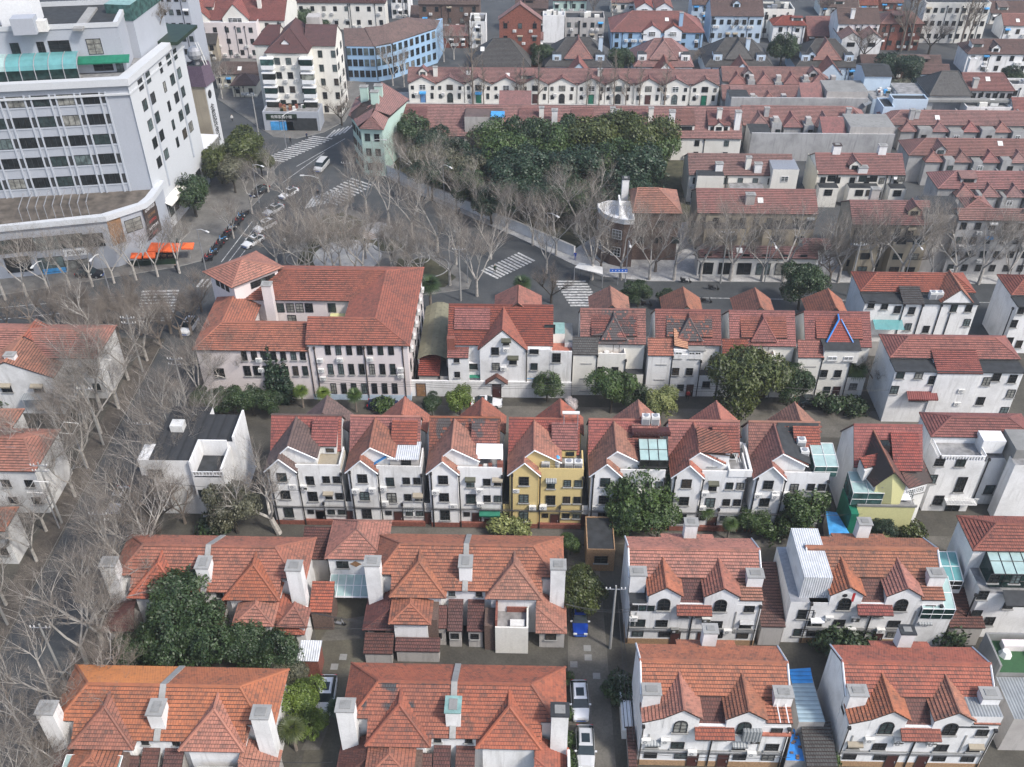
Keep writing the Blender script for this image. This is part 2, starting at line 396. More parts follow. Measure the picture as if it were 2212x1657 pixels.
def win(root, fc, u, z, w=1.0, h=1.3, style='dark', sill=True, sub=True, pane='pane', vm=1, hm=2):
 """window with its centre at (u, z) of face fc"""
 w = round(max(w, 0.4), 1); h = round(max(h, 0.4), 1)
 fm = {'dark': 'black_metal', 'white': 'white_paint', 'wood': 'wood', 'red': 'door_brown', 'green': 'green_sheet'}[style]
 arch = style == 'x'
 def frame(mb):
  t = 0.07
  mb.box(-w / 2, w / 2, -0.09, 0, h / 2 - t, h / 2, fm); mb.box(-w / 2, w / 2, -0.09, 0, -h / 2, -h / 2 + t, fm)
  mb.box(-w / 2, -w / 2 + t, -0.088, 0, -h / 2 + t, h / 2 - t, fm); mb.box(w / 2 - t, w / 2, -0.088, 0, -h / 2 + t, h / 2 - t, fm)
  for i in range(1, vm + 1):
   x = -w / 2 + w * i / (vm + 1); mb.box(x - 0.03, x + 0.03, -0.07, 0, -h / 2 + t, h / 2 - t, fm)
  for i in range(1, hm + 1):
   zz = -h / 2 + h * i / (hm + 1); mb.box(-w / 2 + t, w / 2 - t, -0.066, 0, zz - 0.02, zz + 0.02, fm)
  if not sub: mb.box(-w / 2 + 0.04, w / 2 - 0.04, -0.03, 0, -h / 2 + 0.04, h / 2 - 0.04, pane)
 o = put(mesh_of(('window', w, h, style, sub, pane, vm, hm), frame), 'window', root, fc.xyz(u, z, 0.002), fc.ang)
 if sub:
  me = mesh_of(('window_pane', w, h, pane), lambda mb: mb.box(-w / 2 + 0.04, w / 2 - 0.04, -0.03, 0, -h / 2 + 0.04, h / 2 - 0.04, pane))
  p_ = bpy.data.objects.new('pane', me); C.objects.link(p_); p_.parent = o
  if sill:
   me = mesh_of(('sill', w), lambda mb: mb.box(-w / 2 - 0.12, w / 2 + 0.12, -0.2, 0, -0.06, 0.06, 'chimney_cap'))
   s_ = bpy.data.objects.new('sill', me); C.objects.link(s_); s_.parent = o; s_.location = (0, 0, -h / 2 - 0.07)
 return o
def archwin(root, fc, u, z, w=1.3, h=1.9, style='dark'):
 fm = 'black_metal'
 def fr(mb):
  r = w / 2; zc = h / 2 - r; n = 10
  out = [(-w / 2, -h / 2), (w / 2, -h / 2)] + [(r * math.cos(math.pi * k / n), zc + r * math.sin(math.pi * k / n)) for k in range(n + 1)]
  inn = [(x * 0.88, (zz - 0) * (1 if zz > 0 else 0.95) - (0.07 if zz > 0 else 0)) for x, zz in out]
  for i in range(len(out)):
   j = (i + 1) % len(out)
   mb.face([(out[i][0], -0.1, out[i][1]), (out[j][0], -0.1, out[j][1]), (inn[j][0], -0.1, inn[j][1]), (inn[i][0], -0.1, inn[i][1])], fm)
   mb.face([(out[i][0], 0, out[i][1]), (out[j][0], 0, out[j][1]), (out[j][0], -0.1, out[j][1]), (out[i][0], -0.1, out[i][1])], fm)
  mb.box(-0.035, 0.035, -0.08, 0, -h / 2 + 0.06, h / 2 - 0.06, fm)
  for zz in (-h / 2 + h * 0.3, -h / 2 + h * 0.58): mb.box(-w / 2 + 0.06, w / 2 - 0.06, -0.078, 0, zz - 0.02, zz + 0.02, fm)
 def pn(mb):
  r = w / 2 - 0.03; zc = h / 2 - w / 2; n = 10
  mb.face([(-r, -0.03, -h / 2 + 0.03), (r, -0.03, -h / 2 + 0.03)] + [(r * math.cos(math.pi * k / n), -0.03, zc + r * math.sin(math.pi * k / n)) for k in range(n + 1)], 'pane')
 o = put(mesh_of(('arched_window', w, h), fr), 'window', root, fc.xyz(u, z, 0.002), fc.ang)
 p_ = bpy.data.objects.new('pane', mesh_of(('arched_pane', w, h), pn)); C.objects.link(p_); p_.parent = o
 me = mesh_of(('sill', w), lambda mb: mb.box(-w / 2 - 0.15, w / 2 + 0.15, -0.22, 0, -0.07, 0.07, 'chimney_cap'))
 s_ = bpy.data.objects.new('sill', me); C.objects.link(s_); s_.parent = o; s_.location = (0, 0, -h / 2 - 0.08)
def winp(root, fc, pt, w=1.0, h=1.3, **k):
 u, z = fc.hit(*pt); return win(root, fc, u, z, w, h, **k)
def grid(root, fc, us, zs, w=1.0, h=1.4, **k):
 for z in zs:
  for u in us: win(root, fc, u, z, w, h, **k)
def ac(root, fc, u, z, big=False):
 def fn(mb):
  mb.box(-0.45, 0.45, -0.42, -0.06, -0.3, 0.3, 'ac_white')
  ring = [(-0.1 + 0.22 * math.cos(k * math.pi / 5), -0.43, 0.22 * math.sin(k * math.pi / 5)) for k in range(10)]
  mb.face(ring, 'grey_metal')
  mb.face([(-0.1 + 0.09 * math.cos(k * math.pi / 3), -0.44, 0.09 * math.sin(k * math.pi / 3)) for k in range(6)], 'ac_white')
  mb.box(-0.4, -0.35, -0.4, 0, -0.38, -0.3, 'grey_metal'); mb.box(0.35, 0.4, -0.4, 0, -0.38, -0.3, 'grey_metal')
 return put(mesh_of(('air_conditioner',), fn), 'air_conditioner', root, fc.xyz(u, z, 0), fc.ang)
def acp(root, fc, pt): u, z = fc.hit(*pt); return ac(root, fc, u, z)
def pipe(root, fc, u, z0, z1, r=0.07, u1=None, mat='black_metal'):
 mb = MB(); u1 = u if u1 is None else u1
 mb.tube([fc.xyz(u, z1, 0.1), fc.xyz(u, (z0 + z1) / 2, 0.1), fc.xyz(u1, (z0 + z1) / 2 - abs(u1 - u), 0.1), fc.xyz(u1, z0, 0.1)] if u1 != u else [fc.xyz(u, z1, 0.1), fc.xyz(u, z0, 0.1)], r, mat, 5)
 mb.obox(fc.xyz(u, 0, 0.14)[:2], fc.u, 0.14, 0.14, z1 - 0.15, z1 + 0.2, mat)
 return mb.build('drainpipe', root)
def awning(root, fc, u, z, w=1.4, d=0.7, mat='green_sheet', name='awning'):
 mb = MB(); a, b = fc.xyz(u - w / 2, z, 0.02), fc.xyz(u + w / 2, z, 0.02); c_, d_ = fc.xyz(u + w / 2, z - d * 0.45, d), fc.xyz(u - w / 2, z - d * 0.45, d)
 lo = lambda p, k=0.05: (p[0], p[1], p[2] - k)
 mb.face([a, d_, c_, b], mat); mb.face([lo(a), lo(b), lo(c_), lo(d_)], mat)
 for p_, r_ in ((a, d_), (d_, c_), (c_, b)): mb.face([p_, lo(p_), lo(r_), r_], mat)
 if w > 1: mb.face([d_, lo(d_, 0.2), lo(c_, 0.2), c_], mat)
 return mb.build(name, root)
def door(root, fc, u, w=1.0, h=2.1, mat='door_brown', z0=0.05):
 mb = MB(); a = fc.ang
 def fn(mb):
  mb.box(-w / 2, w / 2, -0.06, 0, 0, h, mat); mb.box(-w / 2 - 0.08, -w / 2, -0.1, 0, 0, h + 0.08, 'dark_trim'); mb.box(w / 2, w / 2 + 0.08, -0.1, 0, 0, h + 0.08, 'dark_trim'); mb.box(-w / 2, w / 2, -0.1, 0, h, h + 0.08, 'dark_trim')
 o = put(mesh_of(('door', w, h, mat), fn), 'door', root, fc.xyz(u, z0, 0.002), a)
 me = mesh_of(('door_handle',), lambda mb: mb.box(-0.03, 0.03, -0.12, 0, -0.1, 0.1, 'grey_metal'))
 k = bpy.data.objects.new('handle', me); C.objects.link(k); k.parent = o; k.location = (w * 0.36, -0.06, 1.0)
 return o
def chimney(root, x0, x1, y0, y1, z0, z1, mat='clean_white', top='chimney_cap', parent=None, pots=0):
 mb = MB(); mb.box(x0, x1, y0, y1, z0, z1, mat); o = mb.build('chimney', root)
 m2 = MB(); m2.box(x0 - 0.1, x1 + 0.1, y0 - 0.1, y1 + 0.1, z1, z1 + 0.14, top)
 m2.box(x0 + 0.3, x1 - 0.3, y0 + 0.25, y1 - 0.25, z1 + 0.14, z1 + 0.2, 'concrete' if top != 'concrete' else 'chimney_cap')
 c_ = m2.build('chimney_cap', o, loc=tuple(root.location))
 return o
# ------------------------------------------------------------------ roofs and bodies
def roof(root, polys, mat, caps=(), steps=True, name='roof', capmat=None, course=0.36, thick=0.13, edge='dark_trim'):
 mb = MB()
 for p in polys: mb.roofpoly(p, mat, course, steps, thick, edge)
 cm = capmat or mat
 for a, b in caps: mb.cap(a, b, cm)
 return mb.build(name, root)
def tprof(p, h, e):
 return p if not h else [(p[0][0] + 0.03, e - 0.4), (p[1][0] + 0.03, p[1][1]), p[2], (p[3][0] - 0.03, p[3][1]), (p[4][0] - 0.03, e - 0.4)]
def gabled(root, x0, x1, y0, y1, e, zr, axis, wm, rm, z0=0.0, ins=0.3, ge=0.12, steps=True, ym=None, wall=True, nm='wall', edge='dark_trim', hipL=0, hipR=0, e2=None, caps=True):
 """roof edges x0..x1, y0..y1 at height e; axis = direction of the ridge; hipL/hipR: length the ridge is cut back by; e2: far eave height"""
 e2 = e if e2 is None else e2
 if axis == 'x':
  m = (y0 + y1) / 2 if ym is None else ym
  a, b = (x0 + hipL, m, zr), (x1 - hipR, m, zr)
  polys = [[(x0, y0, e), (x1, y0, e), b, a], [(x1, y1, e2), (x0, y1, e2), a, b]]
  if hipL: polys.append([(x0, y1, e2), (x0, y0, e), a])
  if hipR: polys.append([(x1, y0, e), (x1, y1, e2), b])
  cp = [(a, b)] + ([((x0, y0, e), a), ((x0, y1, e2), a)] if hipL else []) + ([((x1, y0, e), b), ((x1, y1, e2), b)] if hipR else [])
  s0 = (zr - e) / (m - y0); s1 = (zr - e2) / (y1 - m)
  prof = [(y0 + ins, z0), (y0 + ins, e + s0 * ins - 0.08), (m, zr - 0.1), (y1 - ins, e2 + s1 * ins - 0.08), (y1 - ins, z0)]
  w0, w1 = x0 + (ins if hipL else ge), x1 - (ins if hipR else ge)
  if wall:
   mb = MB()
   if hipL or hipR: mb.box(w0, w1, y0 + ins, y1 - ins, z0, min(e, e2) + s0 * ins - 0.1, wm)
   if not (hipL and hipR):
    mb.xsec(tprof(prof, hipL or hipR, min(e, e2)), w0 + (hipL and hipL), w1 - (hipR and hipR), 'x', wm)
   mb.build(nm, root)
 else:
  m = (x0 + x1) / 2 if ym is None else ym
  a, b = (m, y0 + hipL, zr), (m, y1 - hipR, zr)
  polys = [[(x0, y1, e), (x0, y0, e), a, b], [(x1, y0, e2), (x1, y1, e2), b, a]]
  if hipL: polys.append([(x0, y0, e), (x1, y0, e2), a])
  if hipR: polys.append([(x1, y1, e2), (x0, y1, e), b])
  cp = [(a, b)] + ([((x0, y0, e), a), ((x1, y0, e2), a)] if hipL else []) + ([((x0, y1, e), b), ((x1, y1, e2), b)] if hipR else [])
  s0 = (zr - e) / (m - x0); s1 = (zr - e2) / (x1 - m)
  prof = [(x0 + ins, z0), (x0 + ins, e + s0 * ins - 0.08), (m, zr - 0.1), (x1 - ins, e2 + s1 * ins - 0.08), (x1 - ins, z0)]
  w0, w1 = y0 + (ins if hipL else ge), y1 - (ins if hipR else ge)
  if wall:
   mb = MB()
   if hipL or hipR: mb.box(x0 + ins, x1 - ins, w0, w1, z0, min(e, e2) + s0 * ins - 0.1, wm)
   if not (hipL and hipR): mb.xsec(tprof(prof, hipL or hipR, min(e, e2)), w0 + (hipL and hipL), w1 - (hipR and hipR), 'y', wm)
   mb.build(nm, root)
 roof(root, polys, rm, cp if caps else (), steps, edge=edge)
def flat(root, x0, x1, y0, y1, z0, z1, wm, top='bitumen', par=0.5, nm='wall', pw=0.2, rn='roof'):
 mb = MB(); mb.box(x0, x1, y0, y1, z0, z1, wm, skip=(4,)); zt = z1 + par
 if par > 0:
  for bx in ((x0, x1, y0, y0 + pw), (x0, x1, y1 - pw, y1), (x0, x0 + pw, y0 + pw, y1 - pw), (x1 - pw, x1, y0 + pw, y1 - pw)): mb.box(*bx, z1, zt, wm)
 mb.build(nm, root)
 m2 = MB(); k = pw if par > 0 else -0.08
 m2.box(x0 + k, x1 - k, y0 + k, y1 - k, z1 - 0.1 if par > 0 else z1, z1 + (0.02 if par > 0 else 0.12), top); m2.build(rn, root)
def lean(root, x0, x1, y0, z0_, y1, z1_, rm, wm=None, base=0.0, name='lean_to_roof', ins=0.15, steps=True):
 """single slope, low edge at y0/z0_, high edge at y1/z1_"""
 roof(root, [[(x0, y0, z0_), (x1, y0, z0_), (x1, y1, z1_), (x0, y1, z1_)]], rm, (), steps, name)
 if wm:
  mb = MB(); mb.xsec([(y0 + ins, base), (y0 + ins, z0_ - 0.1), (y1, z1_ - 0.1), (y1, base)], x0 + ins, x1 - ins, 'x', wm); mb.build('wall', root)
# ------------------------------------------------------------------ paired houses with hipped roofs and three chimneys
def pair_house(label, cx, yr, rm='tile_orange', rm2=None, backmat=None, capc='chimney_cap', lower='annex'):
 t = thing('paired_house', label, 'house', (cx, yr - 4.6))
 X = lambda a: cx + a
 yl, yf, yb, e, zr = yr - 4.15, yr - 2.8, yr + 4.15, 6.5, 9.4
 zf = e + (yf - yl) * (zr - e) / 4.15; hx = 9.8
 a, b = (X(-7.4), yr, zr), (X(7.4), yr, zr)
 rm2 = rm2 or rm; bm = backmat or rm
 polys = [([(X(-hx), yf, zf), (X(0), yf, zf), (X(0), yr, zr), a], rm2), ([(X(0), yf, zf), (X(hx), yf, zf), b, (X(0), yr, zr)], rm),
    ([(X(0), yb, e), (X(-10.9), yb, e), a, (X(0), yr, zr)], bm), ([(X(10.9), yb, e), (X(0), yb, e), (X(0), yr, zr), b], rm),
    ([(X(-10.9), yb, e), (X(-10.9), yf, e), (X(-hx), yf, zf), a], rm), ([(X(10.9), yf, e), (X(10.9), yb, e), b, (X(hx), yf, zf)], rm),
    ([(X(-8.2), yl, e), (X(0), yl, e), (X(0), yf, zf), (X(-8.2), yf, zf)], rm2), ([(X(0), yl, e), (X(8.4), yl, e), (X(8.4), yf, zf), (X(0), yf, zf)], rm)]
 mb = MB()
 for p, m in polys: mb.roofpoly(p, m)
 for p, r in ((a, b), (a, (X(-10.9), yb, e)), (b, (X(10.9), yb, e)), (a, (X(-hx), yf, zf)), (b, (X(hx), yf, zf))): mb.cap(p, r, rm, 0.16)
 mb.build('roof', t)
 mb = MB(); w = 'clean_white'
 mb.box(X(-10.4), X(10.4), yf + 0.4, yb - 0.4, 0, e + 0.1, w); mb.box(X(-8.0), X(8.2), yl + 0.45, yf + 0.45, 0, e - 0.1, w)
 mb.xsec([(yf + 0.5, e), (yr, zr - 0.3), (yb - 0.5, e)], X(-7), X(7), 'x', w)
 mb.build('wall', t)
 for sx, x0, x1 in ((-1, -8.25, -2.05), (1, 2.25, 8.45)):
  yg = yr - 5.0; zg = 8.85; xm = (x0 + x1) / 2; ya = yr - 2.15
  A, B = (X(xm), ya, zg), (X(xm), yr - 0.4, zg + 0.1)
  mb = MB(); rr = rm2 if sx < 0 and rm2 != 'tile_mixed' else rm
  for p in ([(X(x0), yg, 6.25), (X(x1), yg, 6.25), A], [(X(x0), yr - 0.6, 6.25), (X(x0), yg, 6.25), A, B], [(X(x1), yg, 6.25), (X(x1), yr - 0.6, 6.25), B, A]): mb.roofpoly(p, rr)
  for p, r in ((A, (X(x0), yg, 6.25)), (A, (X(x1), yg, 6.25)), (A, B)): mb.cap(p, r, rr, 0.17)
  g = mb.build('gable_roof', t)
  mb = MB(); mb.box(X(x0 + 0.6), X(x1 - 0.6), yg + 0.55, yf + 1, 0, 6.3, w); mb.build('wall', t)
 for p, r in (((X(0), yb + 0.1, e + 0.15), (X(0), yr, zr + 0.2)), ((X(0), yr, zr + 0.2), (X(0), yf + 1.0, zf + 0.95)), ((X(0), yf - 0.1, zf + 0.1), (X(0), yl - 0.1, e + 0.2))):
  p, r = Vector(p), Vector(r); mb = MB()
  for dx0, dx1 in ((-0.3, 0.3),):
   q4 = [(p.x + dx0, p.y, p.z), (p.x + dx1, p.y, p.z), (r.x + dx1, r.y, r.z), (r.x + dx0, r.y, r.z)]
   mb.face(q4, 'chimney_cap'); mb.face([(x, y, z - 0.3) for x, y, z in q4[::-1]], 'chimney_cap')
   for i in range(4):
    a_, b_ = q4[i], q4[(i + 1) % 4]; mb.face([(a_[0], a_[1], a_[2] - 0.3), (b_[0], b_[1], b_[2] - 0.3), b_, a_], 'chimney_cap')
  mb.build('party_wall_coping', t)
 chimney(t, X(-10.9), X(-9.25), yr - 3.7, yr - 2.3, 3.2, 9.75, top='chimney_cap')
 chimney(t, X(-0.65), X(0.75), yr - 3.3, yr - 1.6, 6.0, 9.35, top=capc)
 chimney(t, X(9.35), X(10.95), yr - 3.7, yr - 2.3, 3.2, 9.7, top='bitumen' if capc == 'teal_sheet' else 'chimney_cap')
 fl = Face((cx, yl + 0.45))
 for u in (-1.5, 1.5): win(t, fl, u, 5.6, 0.7, 0.9)
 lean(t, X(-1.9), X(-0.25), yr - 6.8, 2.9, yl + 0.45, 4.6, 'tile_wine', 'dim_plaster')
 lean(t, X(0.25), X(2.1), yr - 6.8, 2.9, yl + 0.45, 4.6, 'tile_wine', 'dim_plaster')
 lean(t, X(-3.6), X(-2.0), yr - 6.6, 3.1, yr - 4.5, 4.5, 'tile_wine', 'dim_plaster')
 fb = Face((cx, yr - 6.65))
 for u in (-3.0, -1.1, 1.1): win(t, fb, u, 1.9, 0.9, 0.9)
 for s in (-1, 1):
  xo, xi = (-11.2, -7.6) if s < 0 else (11.2, 7.8)
  lo, hi = min(xo, xi), max(xo, xi)
  ap = (X(xi), yr - 5.2, 5.3)
  pol = [[(X(lo), yr - 7.0, 3.1), (X(hi), yr - 7.0, 3.1), ap] if s < 0 else [(X(lo), yr - 7.0, 3.1), (X(hi), yr - 7.0, 3.1), ap]]
  pol.append([(X(xo), yr - 7.0, 3.1), ap, (X(xi), yr - 2.8, 5.3), (X(xo), yr - 2.8, 3.1)])
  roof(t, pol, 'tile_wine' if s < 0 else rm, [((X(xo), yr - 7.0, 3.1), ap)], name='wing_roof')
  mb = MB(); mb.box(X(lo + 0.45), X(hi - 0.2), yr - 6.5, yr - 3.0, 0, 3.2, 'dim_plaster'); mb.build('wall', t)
  win(t, Face((X((lo + hi) / 2), yr - 6.5)), 0, 1.9, 1.2, 1.0)
 if lower in ('annex', 'both'):      # small hipped block in front of the left gable, white blind wall
  x0, x1 = -8.1, -3.5
  roof(t, [[(X(x0), yr - 7.8, 5.15), (X(x1), yr - 7.8, 5.15), (X(-5.9), yr - 5.7, 6.1)],
     [(X(x0), yr - 4.4, 5.15), (X(x0), yr - 7.8, 5.15), (X(-5.9), yr - 5.7, 6.1), (X(-5.9), yr - 4.4, 6.1)],
     [(X(x1), yr - 7.8, 5.15), (X(x1), yr - 4.4, 5.15), (X(-5.9), yr - 4.4, 6.1), (X(-5.9), yr - 5.7, 6.1)]], rm,
    [((X(-5.9), yr - 5.7, 6.1), (X(x0), yr - 7.8, 5.15)), ((X(-5.9), yr - 5.7, 6.1), (X(x1), yr - 7.8, 5.15)), ((X(-5.9), yr - 5.7, 6.1), (X(-5.9), yr - 4.4, 6.1))], name='wing_roof')
  mb = MB(); mb.box(X(x0 + 0.5), X(x1 - 0.5), yr - 7.4, yr - 4, 0, 5.1, w); mb.box(X(x1 - 0.45), X(x1 + 0.6), yr - 7.0, yr - 4, 0, 5.0, 'brick_brown'); mb.build('wall', t)
 if lower == 'right_annex':
  for x0, x1, yy, zz in ((3.7, 8.2, -7.6, 5.15), (8.3, 11.6, -7.0, 4.3)):
   xm = (x0 + x1) / 2
   roof(t, [[(X(x0), yr + yy, zz), (X(x1), yr + yy, zz), (X(xm), yr + yy + 2.1, zz + 1.1)],
      [(X(x0), yr - 4.4, zz), (X(x0), yr + yy, zz), (X(xm), yr + yy + 2.1, zz + 1.1), (X(xm), yr - 4.4, zz + 1.1)],
      [(X(x1), yr + yy, zz), (X(x1), yr - 4.4, zz), (X(xm), yr - 4.4, zz + 1.1), (X(xm), yr + yy + 2.1, zz + 1.1)]], rm,
     [((X(xm), yr + yy + 2.1, zz + 1.1), (X(x0), yr + yy, zz)), ((X(xm), yr + yy + 2.1, zz + 1.1), (X(x1), yr + yy, zz)), ((X(xm), yr + yy + 2.1, zz + 1.1), (X(xm), yr - 4.4, zz + 1.1))], name='wing_roof')
   mb = MB(); mb.box(X(x0 + 0.45), X(x1 - 0.45), yr + yy + 0.45, yr - 4, 0, zz, w); mb.build('wall', t)
 return t
A1 = pair_house('hip-roofed double house with one bright orange back slope, bottom left corner of the photo', -34.9, 55.9, backmat='tile_bright')
A2 = pair_house('hip-roofed double house with dark slate-like patches and broken tiles on its left half', -6.85, 56.8, rm2='tile_mixed', capc='teal_sheet')
A3 = pair_house('hip-roofed double house half hidden behind the broad dark tree', -35.4, 74.0, lower='right_annex')
A4 = pair_house('hip-roofed double house with a red-walled roof terrace and clean orange tiles', -6.75, 74.8)
ft = Face((-34.9 + 5.3, 55.9 - 6.4))
def glass_room(root, x0, x1, y0, y1, z0, z1, z2, name='glass_room', mat='skylight_glass', fm='white_paint', nx=4, ny=2):
 mb = MB(); mb.face([(x0, y0, z1), (x1, y0, z1), (x1, y1, z2), (x0, y1, z2)], mat)
 mb.face([(x0, y0, z0), (x1, y0, z0), (x1, y0, z1), (x0, y0, z1)], 'pane_green'); mb.face([(x1, y0, z0), (x1, y1, z0), (x1, y1, z2), (x1, y0, z1)], 'pane_green'); mb.face([(x0, y1, z0), (x0, y0, z0), (x0, y0, z1), (x0, y1, z2)], 'pane_green')
 o = mb.build(name, root); fr = MB()
 for i in range(nx + 1):
  x = x0 + (x1 - x0) * i / nx; fr.tube([(x, y0, z0), (x, y0 - 0.02, z1 + 0.03), (x, y1, z2 + 0.03)], 0.05, fm, 4)
 for j in range(ny + 1):
  f = j / ny; fr.tube([(x0, y0 + (y1 - y0) * f, z1 + (z2 - z1) * f + 0.03), (x1, y0 + (y1 - y0) * f, z1 + (z2 - z1) * f + 0.03)], 0.05, fm, 4)
 fr.tube([(x0, y0 - 0.03, (z0 + z1) / 2), (x1, y0 - 0.03, (z0 + z1) / 2)], 0.04, fm, 4)
 fr.build('glazing_frame', o, loc=tuple(root.location)); return o
glass_room(A1, -43.6, -38.2, 47.2, 50.9, 2.2, 4.6, 5.2)
mb = MB(); mb.face([at3(*q(0, 3, 1585, 1460), 4.9), at3(*q(0, 3, 1915, 1468), 4.9), at3(*q(0, 3, 1895, 1505), 4.7), at3(*q(0, 3, 1590, 1478), 4.7)], 'sky_blue_sheet'); mb.box(-31.6, -27.3, 47.5, 50.3, 3.9, 4.1, 'rust_corrugated'); mb.box(-31.4, -27.5, 47.7, 50.8, 0, 3.9, 'dim_plaster'); mb.build('shed_extension', A1)
mb = MB(); cx, yr = -6.75, 74.8
mb.box(cx + 3.4, cx + 7.0, yr - 7.4, yr - 4.4, 0, 3.6, 'pale_cream', top='terrace_grey'); mb.box(cx + 3.4, cx + 7.0, yr - 7.4, yr - 7.2, 3.6, 4.4, 'pale_cream'); mb.box(cx + 3.4, cx + 3.6, yr - 7.2, yr - 4.4, 3.6, 5.4, 'brick_red')
mb.box(cx + 6.8, cx + 7.0, yr - 7.2, yr - 4.4, 3.6, 4.4, 'pale_cream'); mb.box(cx + 4.6, cx + 6.9, yr - 4.6, yr - 4.42, 3.6, 4.4, 'brick_red'); mb.box(cx + 2.2, cx + 3.3, yr - 7.0, yr - 4.5, 0, 4.2, 'brick_brown')
mb.box(cx + 5.0, cx + 6.6, yr - 6.8, yr - 5.9, 3.65, 4.0, 'ac_white'); mb.build('terrace', A4)
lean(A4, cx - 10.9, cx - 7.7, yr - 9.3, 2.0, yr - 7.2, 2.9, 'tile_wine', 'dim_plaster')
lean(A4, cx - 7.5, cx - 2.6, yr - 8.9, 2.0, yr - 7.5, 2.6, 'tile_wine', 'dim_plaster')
for (a_, cx, yr) in ((A2, -6.85, 56.8),):
 mb = MB(); mb.box(cx + 8.7, cx + 11.2, yr - 8.5, yr - 3.9, 0, 3.0, 'dim_plaster', top='terrace_grey'); mb.box(cx + 8.7, cx + 8.9, yr - 8.5, yr - 3.9, 3.0, 4.0, 'dim_plaster'); mb.box(cx + 11.0, cx + 11.25, yr - 8.5, yr - 3.9, 3.0, 4.6, 'clean_white'); mb.build('terrace', a_)
L1 = thing('link_house', 'small square house with a folded hip roof and a diamond plaque, between two double houses', 'house', (-24, 76))
e = 6.4; pts = lambda x, y, h=e: at3(*q(1, 2, x, y), h)
fl_, fr_, bl_, br_ = at(*q(1, 2, 600, 1480), e), at(*q(1, 2, 995, 1480), e), at(*q(1, 2, 685, 1165), e), at(*q(1, 2, 1145, 1165), e)
x0, x1, y0, y1 = fl_[0], fl_[0] + (fr_[0] - fl_[0]), fl_[1], bl_[1]
x1b = br_[0]
gabled(L1, x0, x1b, y0, y1, e, 8.6, 'y', 'clean_white', 'tile_orange', hipL=2.6, hipR=2.4)
fc = Face((x0 + 0.35, y0 + 0.3))
winp(L1, fc, q(1, 2, 745, 1525), 1.4, 1.1)
mb = MB(); u, z = fc.hit(*q(1, 2, 850, 1520)); c_ = fc.xyz(u, z, 0.05)
mb.face([(c_[0] - 0.7, c_[1], z), (c_[0], c_[1], z - 0.5), (c_[0] + 0.7, c_[1], z), (c_[0], c_[1], z + 0.5)], 'wood'); mb.build('plaque', L1)
lean(L1, x0 - 3.3, x0 - 0.1, y0 + 1.5, 4.6, y1 - 1.0, 6.2, 'tile_wine', 'dim_plaster')
glass_room(L1, x0 + 0.4, x1 - 0.6, y0 - 2.4, y0 + 0.2, 2.6, 2.8, 3.6, 'glass_canopy', nx=5)
O1 = thing('outhouse', 'small outhouse with a steep orange tiled slope facing the courtyard', 'outhouse', (*at(*q(1, 3, 560, 400)), 0))
a_, b_ = at(*q(1, 3, 480, 340), 3.2), at(*q(1, 3, 640, 380), 3.2); c2 = at(*q(1, 3, 650, 150), 4.4)
lean(O1, a_[0], b_[0] + 0.2, a_[1] - 0.4, 3.2, c2[1] + 0.3, 4.8, 'tile_orange', 'brick_brown', name='roof')
O2 = thing('shed', 'lean white-roofed shed on the courtyard edge beside the lime green tree', 'shed', (*at(*q(1, 3, 470, 760)), 0))
a_, b_ = at(*q(1, 3, 375, 755), 3.0), at(*q(1, 3, 550, 755), 3.0); c2 = at(*q(1, 3, 560, 590), 3.6)
mb = MB(); mb.face([(a_[0], a_[1], 3.0), (b_[0], a_[1], 3.0), (b_[0] + 0.1, c2[1], 3.6), (a_[0] + 0.1, c2[1], 3.6)], 'white_corrugated'); mb.face([(a_[0], a_[1], 2.93), (a_[0] + 0.1, c2[1], 3.53), (b_[0] + 0.1, c2[1], 3.53), (b_[0], a_[1], 2.93)], 'grey_metal'); mb.build('roof', O2)
mb = MB(); mb.box(a_[0] + 0.2, b_[0] - 0.1, a_[1] + 0.2, c2[1], 0, 2.9, 'brick_red'); mb.build('wall', O2)
